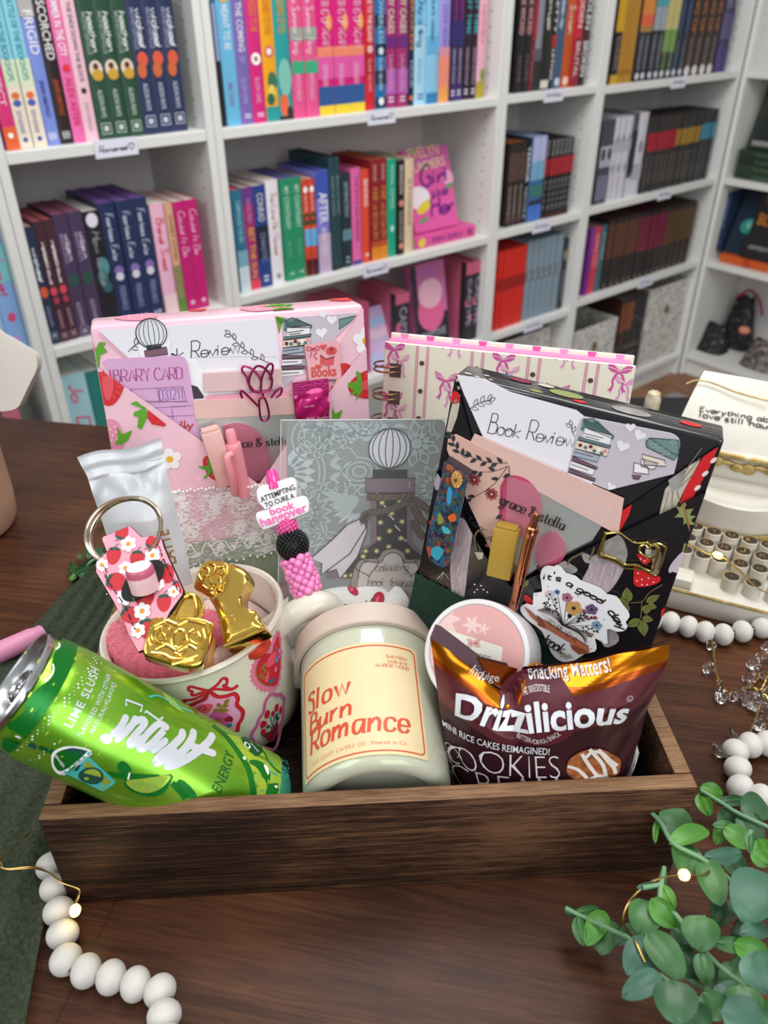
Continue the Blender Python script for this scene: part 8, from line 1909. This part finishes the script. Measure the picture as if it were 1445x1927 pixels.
def berry(x, y, rr, ro):
    c = Co(x, y); s_ = rr / 5.071 * .437 / F_PX
    P = []
    for i in range(20): t = 2 * PI * i / 20; P.append((s_ * math.sin(t), s_ * 1.12 * math.cos(t) - .2 * s_ * math.cos(2 * t)))
    R_ = lambda q: (c[0] + q[0] * math.cos(ro) - q[1] * math.sin(ro), c[1] + q[0] * math.sin(ro) + q[1] * math.cos(ro))
    q = clip([R_(p) for p in P], hull)
    if len(q) > 2: d.flat(PO, q, srd, .0003)
    for a in (-1.3, -.8, -.3, .3, .8, 1.3):
        q = clip(leaf(R_((.2 * s_ * a, s_ * .72)), R_((s_ * .85 * math.sin(a), s_ * .72 + s_ * .5 * math.cos(a))), s_ * .3), hull)
        if len(q) > 2: d.flat(PO, q, sgr, .0005)
    d.line(PO, [(v.x, v.y) for v in spline([Vector(R_((0, s_ * .8))), Vector(R_((.1 * s_, s_ * 1.3))), Vector(R_((.5 * s_, s_ * 1.6)))], 4)], s_ * .1, sgr, .0005)
for a in ((325, 1140, 68, -.45), (548, 1170, 66, -.35), (350, 1395, 82, .9), (820, 1310, 78, .15), (620, 1540, 88, -.35), (805, 1590, 66, -.3), (480, 1710, 74, .5), (690, 1130, 10, 0), (640, 1840, 80, 0), (405, 925, 60, 2.4), (700, 1010, 62, 2.2), (940, 1440, 50, .2)): berry(*a)
for x, y, rr in ((468, 1035, 55), (697, 1145, 54), (440, 1265, 48), (215, 1235, 46), (440, 1535, 60), (755, 1420, 44), (600, 1675, 58), (900, 1490, 40), (560, 1860, 50)):
    daisy(d, PO, Co(x, y), rr * .000078, .0006, 6, WHT, mat('#e0952a', .5), bound=hull)
for t in ('232 1245 260 1290 265 1370 330 1470 430 1620 500 1780 540 1860', '700 1025 760 1060 780 1120 830 1240 890 1370 945 1490'):
    q = Co.path(t, 6)
    for i in range(0, len(q) - 2, 3): d.line(PO, [q[i], q[i + 1], q[i + 2]], .0006, neob, .0008)
for k in range(30): d.flat(PO, circ(Co(250 + (k * 173) % 560, 1010 + (k * 97) % 760), .00035, 6), mat('#f6d3da', .5), .00025)
d.flat(PO, circ(Co(608, 1385), .0136, 28, .0076, .42), neob, .0009); d.obj('printed_strawberries', r)
m = MB(); rc = Co(420, 905); m.tube([(rc[0] + .0205 * math.cos(2 * PI * i / 40), rc[1] + .0178 * math.sin(2 * PI * i / 40), -.002 + .003 * math.cos(2 * PI * i / 40)) for i in range(40)], .0016, mat('#c9b9a2', .18, 1.0), 10, closed=True, flat=.7)
m.tube([(rc[0] + .0203 * math.cos(2 * PI * i / 40 + .4), rc[1] + .0176 * math.sin(2 * PI * i / 40 + .4), -.0005 + .002 * math.sin(2 * PI * i / 40)) for i in range(30)], .0011, mat('#c9b9a2', .18, 1.0), 8); m.obj('split_ring', r)
A = Vector((*Crop(PO, 150, 820, 5.071, .010)(562, 1250), .010)); B = Vector((*Crop(PO, 150, 820, 5.071, .001)(626, 1462), .001)); Tm, L = axis_mat(A, B)
r2 = empty('lip_balm', PO.M() @ Tm @ Matrix.Rotation(-PI / 2, 4, 'X'), 'pale pink lip balm tube with raspberry print tucked in the strawberry pouch', 'lip balm')
LBm = ramp_mat('pale_pink_balm', [(.3, '#eab3bb'), (.7, '#f3d3d6')], scale=40, rough=.35)
m = MB(); m.lathe([(.0071, .004), (.0073, .005), (.0073, L)], LBm, 32); m.obj('tube', r2)
m = MB(); m.lathe([(.0001, 0), (.0063, 0), (.0069, .0006), (.0072, .0018), (.0072, .0036), (.0073, .0042)], mat('#c9627c', .3), 32); m.lathe([(.0001, -.0001), (.0062, -.0001)], mat('#efe6e2', .4), 32); m.obj('cap', r2)
m = MB(); CB_ = Cyl((0, 0, 0), (0, 0, 1), (-.6, -1, 0), .0073)
for k in range(14): m.flat(CB_, circ((.002 + .0012 * (k % 4), .010 + .0013 * (k // 4)), .0009, 8), mat('#c9304a', .5), .0001 + .00001 * k)
for q in ((.001, .016, .004, .018), (.007, .009, .0095, .012), (.007, .010, .010, .009), (-.006, .014, -.004, .018)): m.flat(CB_, leaf(q[:2], q[2:], .0016), mat('#6f8f4a', .5), .0003)
m.obj('printed_raspberry', r2)
FP = Frame(at_dist(153, 866, .470), Vector((.93, .32, .05)), Vector((-.06, .26, .96)))
r = empty('stick_packet', FP.M(), 'white foil stick packet with brown lettering leaning behind the mug', 'packet')
Cq = Crop(FP, 150, 820, 5.071)
pkm = mat('#d3d7db', .34, .1, coat=.2)
tl, tr = Vector(Cq(12, 195)), Vector(Cq(765, 45)); bl, br = Vector(Cq(430, 1500)), Vector(Cq(1080, 1400))
def pk(a, t):
    top = tl.lerp(tr, a); top.y += .0012 * math.sin(a * 8) ; bot = bl.lerp(br, a); p = top.lerp(bot, t)
    if t < .14: p.x += (.0022 * (1 - t / .14)) * (-1 if a < .5 else .4) * abs(a - .5) * 2
    z = .0068 * (1 - (2 * a - 1) ** 2) * min(1, max(0, (t - .17) * 3.2)) 
    if t <= .17: z += .0004 * math.sin(t * 620) + .0012 * math.sin(a * 9 + 1)
    else: z += .0016 * math.exp(-((t - .25) / .07) ** 2) * math.sin(a * 14 + 2) + .0008 * math.sin(a * 5 + t * 9)
    return Vector((p.x, p.y, z))
m = MB(); m.grid(pk, 30, 110, pkm); m.grid(lambda a, t: pk(1 - a, t) - Vector((0, 0, .0006 + (.006 * (1 - (2 * a - 1) ** 2) if t > .2 else 0))), 30, 60, pkm); m.obj('foil_body', r, 60)
class PkS:
    def p(s, u, v, w=0): return Vector((u, v, .0060 + w))
d = MB(); br_ = mat('#9a6a2e', .4); Cw = Crop(FP, 150, 820, 5.071, .006)
d.text(PkS(), 'LATTE', Cw(925, 1210), Cw(845, 888), br_, 1.25, .0008, bold=.012); d.text(PkS(), 'TEAR HERE', Cw(665, 250), Cw(785, 222), mat('#5a5a5a', .5), 1, .0004); d.flat(PkS(), [Cw(645, 243), Cw(655, 234), Cw(657, 249)], mat('#5a5a5a', .5), .0004); d.obj('lettering', r)
BPF = Frame(at_dist(535, 955, .432), CR, CU)
r = empty('beaded_pen', BPF.M(), 'beaded pen with quote plaque, black bead and pink pearls', 'pen')
Cz = Crop(BPF, 300, 800, 4.516)
hot = mat('#e23a94', .25, coat=.4); pv = lambda x, y, z=0: Vector((*Cz(x, y), z))
A, B = pv(945, 375), pv(980, 540); Tm, L = axis_mat(A, B)
m = MB(); m.lathe([(.0001, 0), (.0022, .0004), (.0032, .003), (.0034, .0055), (.0038, .006), (.0042, .010), (.0042, L)], hot, 20, Tm @ T90); m.obj('cap', r)
plq = Cz.path('830 570 860 525 980 490 1090 452 1140 448 1172 500 1165 612 1200 605 1240 605 1270 650 1272 720 1240 755 1000 850 900 888 870 872 828 800 826 755 850 738 905 732 880 690 842 650', 2, True)
wpl = mat('#f0eef0', .35); m = MB(); m.prism(plq, -.0030, .0022, wpl); pillow(m, plq, .0010, wpl, back=False, flat_w=.0022, prof=((1, 0), (.985, .7), (.96, 1), (.5, 1.0))); po = m.obj('quote_plaque', r, 50)
d = MB(); w_ = .0037; Cz2 = Crop(BPF, 300, 800, 4.516, .0035)
for t, a, b, h, mm, bo in (('ATTEMPTING', (868, 655), (1158, 545), 1.25, mat('#221f22', .5), .012), ('TO CURE A', (903, 702), (1150, 615), 1.15, mat('#221f22', .5), .012), ('book', (948, 768), (1155, 700), .85, mat('#f06aae', .4), .02), ('hangover', (872, 868), (1262, 728), .95, mat('#f06aae', .4), .02)): d.text(BPF, t, Cz2(*a), Cz2(*b), mm, h, w_, bold=bo)
d.obj('lettering', po)
def cluster(c, R, rb, n, m_, nm, seed=1, ell=1.0):
    mb = MB(); mb.ball(c, R * .93, m_, 20, 14); ga = PI * (3 - math.sqrt(5))
    for i in range(n):
        y = 1 - 2 * (i + .5) / n; q = math.sqrt(1 - y * y); a = ga * i; b = bmesh.new(); bmesh.ops.create_icosphere(b, subdivisions=1, radius=rb)
        bmesh.ops.translate(b, verts=b.verts, vec=Vector(c) + Vector((q * math.cos(a), y, q * math.sin(a))) * R); mb.bm(b, m_)
    return mb.obj(nm, r, 20 if rb < .0012 else 50)
cluster(pv(1090, 870), .0052, .0011, 90, mat('#e85a9f', .2, coat=.6), 'rhinestone_bead')
cluster(pv(1132, 1015), .0082, .0011, 260, mat('#1a1a20', .12, .3, coat=.8), 'black_bead')
pearl = mat('#ef86bd', .15, coat=.9, film=350); m = MB(); A, B = pv(1155, 1130), pv(1262, 1420); dv = (B - A); L = dv.length; dv.normalize(); xx = dv.cross(Vector((0, 0, 1))).normalized(); zz = xx.cross(dv)
m.tube([A, A.lerp(B, .5), B], .0066, pearl, 20)
for j in range(8):
    for i in range(9):
        a = 2 * PI * (i + .5 * (j % 2)) / 9; c = A + dv * (L * (j + .3) / 7.6) + (xx * math.cos(a) + zz * math.sin(a)) * .0068; m.ball(c, .0019 if (i + j) % 3 else .0026, pearl, 10, 8)
m.obj('pearl_bead', r, 60)
m = MB(); m.tube([A.lerp(B, -1.2), A.lerp(B, 1.04)], .0026, hot, 12); m.obj('barrel', r)
knit = bpy.data.materials.new('white_rib_knit'); knit.use_nodes = True; n = knit.node_tree; b = n.nodes['Principled BSDF']; b.inputs['Base Color'].default_value = lin('#e9e7e2'); b.inputs['Roughness'].default_value = .9; b.inputs['Sheen Weight'].default_value = .3
SK = empty('socks', Matrix.Translation(on_z(650, 1200, .03)), 'white ribbed socks printed with cherries behind the mug handle', 'socks')
KI = SK.matrix_world.inverted()
cherry = mat('#b8284a', .8); cherl = mat('#d9667a', .8); chgr = mat('#3a6a3a', .8)
def sock(pts, rad, nm, flat=.75, ribs=34):
    P = [KI @ at_dist(x, y, dd) for x, y, dd, _ in pts]; R_ = [k[3] for k in pts]
    PP = spline([Vector((*p, q)) for p, q in zip(P, R_)], 8)
    path = [Vector(p[:3]) for p in PP]; mb = MB(); N = len(path); nn = ribs * 4; vs = []; fs = []; nrm = None
    for i in range(N):
        t = (path[min(i + 1, N - 1)] - path[max(i - 1, 0)]).normalized(); nrm = (CO - path[i]).normalized() if nrm is None else nrm; nrm = (nrm - t * nrm.dot(t)).normalized(); bn = t.cross(nrm); e = min(1, .25 + 4 * min(i, N - 1 - i) / N)
        for k in range(nn):
            a = 2 * PI * k / nn; rr = PP[i][3] * e * (1 + .022 * math.cos(a * ribs) + .05 * math.sin(3 * a + i * .25) + .04 * math.sin(i * .5 + a)); vs.append(path[i] + nrm * (rr * flat * math.cos(a)) + bn * (rr * math.sin(a)))
    for i in range(N - 1):
        for k in range(nn): k2 = (k + 1) % nn; fs.append([i * nn + k, i * nn + k2, (i + 1) * nn + k2, (i + 1) * nn + k])
    fs.append(list(range(nn))[::-1]); fs.append([(N - 1) * nn + k for k in range(nn)]); mb.add(vs, fs, knit); o = mb.obj(nm, SK, 60); return vs, fs
srf = []
srf.append(sock([(520, 1225, .512, .014), (560, 1165, .512, .017), (625, 1140, .510, .019), (690, 1128, .508, .015), (735, 1128, .505, .010)], .02, 'sock_leg', .55))
srf.append(sock([(748, 1104, .503, .006), (742, 1130, .501, .009), (718, 1160, .499, .012), (700, 1190, .497, .012), (715, 1225, .497, .010)], .018, 'sock_toe', .6, 26))
srf.append(sock([(628, 1135, .500, .006), (652, 1150, .497, .007), (655, 1180, .496, .007), (640, 1205, .496, .006)], .01, 'sock_fold', .7, 20))
srf.append(sock([(735, 1165, .498, .008), (770, 1178, .494, .009), (792, 1192, .490, .007), (800, 1215, .488, .006)], .01, 'sock_fold', .7, 20))
srf.append(sock([(540, 1290, .508, .015), (575, 1245, .508, .017), (640, 1215, .508, .015), (720, 1200, .506, .012)], .016, 'sock_leg', .5, 30))
from mathutils.bvhtree import BVHTree
BV = []
for vs, fs in srf: BV.append(BVHTree.FromPolygons([tuple(v) for v in vs], fs))
def on_sock(px, py):
    o = KI @ CO; dd = (KI.to_3x3() @ ray(px, py)).normalized(); best = None
    for t in BV:
        h = t.ray_cast(o, dd)
        if h[0] is not None and (best is None or h[3] < best[1]): best = (h[0] - dd * .0006, h[3])
    return best[0] if best else None
d = MB()
def sock_patch(poly, m_, lift=0.0):
    P = [on_sock(*p) for p in poly]
    if any(p is None for p in P): return
    c0 = (sum(p[0] for p in poly) / len(poly), sum(p[1] for p in poly) / len(poly)); C_ = on_sock(*c0)
    mid = [on_sock((p[0] + c0[0]) / 2, (p[1] + c0[1]) / 2) for p in poly]
    if C_ is None or any(p is None for p in mid): return
    dd = (KI.to_3x3() @ (CO - SK.matrix_world @ C_)).normalized() * lift; n = len(P)
    d.add([p + dd for p in P] + [p + dd for p in mid] + [C_ + dd], [[i, (i + 1) % n, n + (i + 1) % n, n + i] for i in range(n)] + [[n + i, n + (i + 1) % n, 2 * n] for i in range(n)], m_)
def cherry_print(px, py, rx, ry, rot):
    sock_patch([(p[0], p[1]) for p in circ((px, py), rx, 16, ry, rot)], cherry); sock_patch(circ((px - rx * .15, py), rx * .25, 8, ry * .5, rot), cherl, .0004)
for a in ((553, 1121, 14, 7, -.7), (664, 1110, 13, 7, .8), (712, 1127, 11, 14, .35), (692, 1152, 12, 13, .2), (700, 1096, 11, 6, .2), (617, 1162, 5, 6, 0)): cherry_print(*a)
for a, b in (((680, 1136), (705, 1132)), ((692, 1140), (688, 1128)), ((697, 1133), (702, 1124)), ((645, 1137), (660, 1140)), ((570, 1106), (576, 1100)), ((708, 1102), (718, 1096))): sock_patch([(p[0], p[1]) for p in leaf(a, b, 3.2, 4)], chgr, .0003)
d.obj('printed_cherries', SK)
JAX = Vector((.383, .653, -.646)).normalized(); JC = Vector((.0475, .3065, .1085)); JR = .0286
JF = Frame(JC, CR, CU); 
zf_ = -JAX; xf = (CR - zf_ * CR.dot(zf_)).normalized(); JF = Frame(JC, xf, zf_.cross(xf))
r = empty('cream_jar', JF.M(), 'round white jar with pink floral lid label leaning behind the snack bag', 'jar')
jw = mat('#e6e5e4', .35); m = MB(); JK = .0286 / .031; JF.k = JK; r.matrix_world = JF.M(); m.lathe([(.0001, 0), (.0275, 0), (.0283, .0008), (.0300, .0010), (.0308, .0002), (.0310, -.001), (.0310, -.013), (.0306, -.0135), (.0001, -.0135)], jw, 64); m.obj('lid', r)
m = MB(); m.lathe([(.0296, -.0135), (.0300, -.016), (.0300, -.034), (.0285, -.037), (.0001, -.037)], jw, 64); m.obj('body', r)
Cj = Crop(JF, 780, 1090, 2.779, .0003); d = MB(); jp = mat('#dba3a0', .5); d.flat(JF, circ((0, 0), .0275, 48), jp, .0003)
bnd = circ((0, 0), .0273, 28); fl_ = mat('#e9c6c2', .5)
for c, n_, rr in (((150, 210), 8, .011), ((300, 240), 6, .006), ((70, 400), 7, .009), ((360, 260), 5, .004), ((90, 300), 6, .006)):
    c = Cj(*c)
    for i in range(n_):
        q = clip(leaf(c, (c[0] + rr * math.cos(i * 2 * PI / n_), c[1] + rr * math.sin(i * 2 * PI / n_)), rr * .42), bnd)
        if len(q) > 2: d.flat(JF, q, fl_, .0004 + .000005 * i)
crl_ = mat('#e6e2d6', .55); q = clip(Cj.path('165 262 462 355 440 560 130 470'), bnd); d.flat(JF, q, crl_, .0006)
c = Cj(308, 335)
for a in (.5, 2.4, -.5, -2.6): d.flat(JF, leaf(c, (c[0] + .0052 * math.cos(a), c[1] + .0040 * math.sin(a)), .0026), jp, .0008)
d.text(JF, 'BEAUTY SPOT', Cj(195, 385), Cj(395, 430), mat('#6a6460', .5), 1.1, .0009, font='serif', weight=.12); d.obj('lid_label', r)
_d = ray(808, 1190); SN = Frame.ylr(CO + _d * (.2880 / _d.y), -8.4, 3.0, 4.6)
Cg = Crop(SN, 780, 1090, 2.779)
r = empty('snack_bag', SN.M(), 'brown and orange foil snack bag with white lettering in the crate', 'snack bag')
brn = bpy.data.materials.new('printed_snack_foil'); 
def foilmat(hexc, rough=.28, metal=.75):
    m_ = mat(hexc, rough, metal, bump=.25, bscale=35); return m_
f_or = foilmat('#d98418', .2, .9); f_or2 = foilmat('#b5561f', .22, .85); f_ma = foilmat('#6a303a', .34, .3); f_dk = foilmat('#42202a', .34, .3)
topL = [Cg(*p) for p in ((80, 305), (160, 355), (260, 430), (340, 490), (420, 560), (490, 600), (525, 590), (545, 545), (580, 488), (700, 462), (850, 440), (1000, 410), (1150, 375), (1335, 345))]
botL = [Cg(*p) for p in ((195, 1160), (260, 1165), (330, 1170), (400, 1174), (470, 1176), (540, 1178), (590, 1178), (640, 1178), (700, 1176), (780, 1174), (860, 1170), (950, 1164), (1040, 1156), (1120, 1145))]
lft = [Cg(*p) for p in ((80, 305), (95, 400), (115, 560), (135, 700), (165, 900), (195, 1160))]
rgt = [Cg(*p) for p in ((1335, 345), (1325, 420), (1270, 560), (1215, 690), (1165, 880), (1120, 1145))]
TP = spline([Vector(p) for p in topL], 4); BP_ = spline([Vector(p) for p in botL], 4); LP_ = spline([Vector(p) for p in lft], 8); RP_ = spline([Vector(p) for p in rgt], 8)
def lerpL(P, t): 
    x = t * (len(P) - 1); i = min(int(x), len(P) - 2); return P[i].lerp(P[i + 1], x - i)
def byx(P, a):
    x = P[0].x + (P[-1].x - P[0].x) * a
    for i in range(len(P) - 1):
        if P[i + 1].x >= x: break
    p, q = P[i], P[i + 1]; return p.lerp(q, (x - p.x) / max(q.x - p.x, 1e-7))
def bag2(a, t):
    top, bot, l, q = byx(TP, a), byx(BP_, a), lerpL(LP_, t), lerpL(RP_, t)
    c = top.lerp(bot, t) + l.lerp(q, a) - (TP[0].lerp(TP[-1], a)).lerp(BP_[0].lerp(BP_[-1], a), t); return c
def bag3(a, t, s_=1):
    c = bag2(a, t); e = (1 - abs(2 * a - 1) ** 3.0); f_ = min(1, t * 2.6) ** 1.1
    z = .0155 * e * f_ + .0006 * math.sin(a * 30) * max(0, .3 - t) * 3 + .0016 * math.sin(a * 17 + t * 11) * math.exp(-((t - .16) / .09) ** 2) * e
    z += -.006 * math.exp(-((a - .45) / .05) ** 2 - (t / .12) ** 2) + .003 * math.exp(-((a - .36) / .05) ** 2 - ((t - .1) / .12) ** 2) + .0012 * math.sin(a * 40 + t * 25) * (1 - e) * t
    if s_ < 0: z = -.010 * e * f_ - .0006
    return Vector((c.x, c.y, z))
m = MB(); NU, NV = 90, 60
for j in range(NV):
    t0 = j / NV
    m.grid(lambda a, t: bag3(a, t0 + t / NV), NU, 1, f_or if t0 < .19 else (f_or2 if t0 < .25 else (f_ma if t0 < .47 else f_dk)))
m.grid(lambda a, t: bag3(1 - a, t, -1), 40, 30, f_dk); fb = m.obj('foil_body', r, 60)
m = MB()
m.add([(*Cg(105, 262), -.004), (*Cg(135, 272), -.004), (*Cg(345, 432), -.004), (*Cg(480, 480), -.006), (*Cg(530, 560), -.006), (*Cg(490, 600), -.002), (*Cg(340, 490), .0005), (*Cg(160, 355), .0005), (*Cg(80, 305), .0002)], [list(range(9))], f_dk)
m.add([(*Cg(330, 425), -.002), (*Cg(540, 490), -.003), (*Cg(490, 592), -.001), (*Cg(400, 530), .0012)], [[0, 1, 2, 3], [3, 2, 1, 0]], f_or2)
m.grid(lambda a, t: Vector((*Vector(Cg(555 + 770 * a, 480 - 60 * a - 90 * a * a)).lerp(Vector(Cg(570 + 755 * a, 462 - 55 * a - 82 * a * a)), t), -.0008)), 30, 1, foilmat('#4a1f26', .3, .5)); m.obj('crimped_seal', r)
class BagS:
    def __init__(s):
        vs = []; fs = []; 
        for j in range(NV + 1):
            for i in range(NU + 1): vs.append(bag3(i / NU, j / NV))
        for j in range(NV):
            for i in range(NU): k = j * (NU + 1) + i; fs.append([k, k + 1, k + NU + 2, k + NU + 1])
        s.t = BVHTree.FromPolygons([tuple(v) for v in vs], fs); s.I = SN.M().inverted()
    def uv(s, px, py, w=0):
        h = s.t.ray_cast(s.I @ CO, (s.I.to_3x3() @ ray(px, py)).normalized())
        return (h[0].x, h[0].y) if h[0] is not None else SN.uv(px, py, .004)
    def p(s, u, v, w=0):
        h = s.t.ray_cast(Vector((u, v, .2)), Vector((0, 0, -1)))
        return Vector((u, v, (h[0].z if h[0] is not None else 0.0) + w + .0006))
BS = BagS(); Cs = Crop(BS, 780, 1090, 2.779); d = MB(); wh = mat('#e9ecf0', .4); lt = mat('#e6dfe0', .45)
d.flat(BS, circ(Cs(650, 705), .0188, 40, .0180), mat('#5c1f2a', .5), -.0002, step=.002)
d.textp(BS, 'Drizzilicious', [Cs(*p) for p in ((212, 690), (330, 735), (470, 772), (640, 780), (800, 765), (950, 745), (1100, 722))], wh, .0128, .0018, bold=.03, shear=.08)
d.textp(BS, 'Indulge', [Cs(285, 480), Cs(360, 520), Cs(440, 555)], lt, .0052, .0009); d.textp(BS, 'Snacking Matters!', [Cs(598, 512), Cs(820, 495), Cs(1028, 470)], lt, .0050, .0009, bold=.008)
d.textp(BS, 'THE IRRESISTIBLE', [Cs(562, 592), Cs(635, 575), Cs(706, 582)], lt, .0026, .0009); d.textp(BS, 'BETTER-FOR-YOU SNACK', [Cs(532, 808), Cs(650, 852), Cs(768, 805)], lt, .0030, .0009)
d.textp(BS, 'MINI RICE CAKES REIMAGINED!', [Cs(150, 755), Cs(230, 810), Cs(330, 852), Cs(450, 885), Cs(705, 908)], wh, .0046, .0009, bold=.006)
d.textp(BS, 'COOKIES', [Cs(155, 935), Cs(250, 975), Cs(400, 1005), Cs(600, 1030), Cs(762, 1030)], lt, .0165, .0009, bold=-.022); d.textp(BS, 'CREAM', [Cs(235, 1075), Cs(330, 1105), Cs(480, 1132), Cs(755, 1140)], lt, .0165, .0009, bold=-.022)
d.textp(BS, 'Caramel', [Cs(160, 830), Cs(172, 940), Cs(190, 1100)], lt, .0065, .0004, font='script', weight=.06)
d.line(BS, circ(Cs(1124, 617), .0013, 16), .0002, wh, .0004, closed=True); d.text(BS, 'R', Cs(1120, 623), Cs(1128, 622), wh, .8, .0004)
for k in range(5): d.line(BS, Cs.path('%d %d %d %d %d %d' % (1165 + k * 3, 880 + k * 12, 1130 + k * 5, 980 + k * 9, 1070 + k * 9, 1055 + k * 5), 4), .0004, lt, .0004)
ck = ramp_mat('baked_rice_cake', [(.3, '#7f3f1c'), (.55, '#a85f2e'), (.75, '#c98a52')], scale=260, rough=.7); d.flat(BS, Cs.path('795 980 810 935 870 895 940 880 1010 895 1070 930 1075 975 1055 1020 980 1035 900 1045 830 1035 800 1010', 3, True), ck, .0003, step=.003)
ic = mat('#efe9e0', .4)
for t in ('800 970 850 985 890 1020 905 1045', '875 905 895 940 930 990 960 1025', '915 880 950 920 985 965 1000 1025', '960 882 1000 930 1040 975 1050 1010', '895 925 930 895 985 905 1040 955 1060 965', '900 1045 960 1020 1010 1030'): d.line(BS, Cs.path(t, 4), .0019, ic, .0005)
d.obj('printed_artwork', fb)
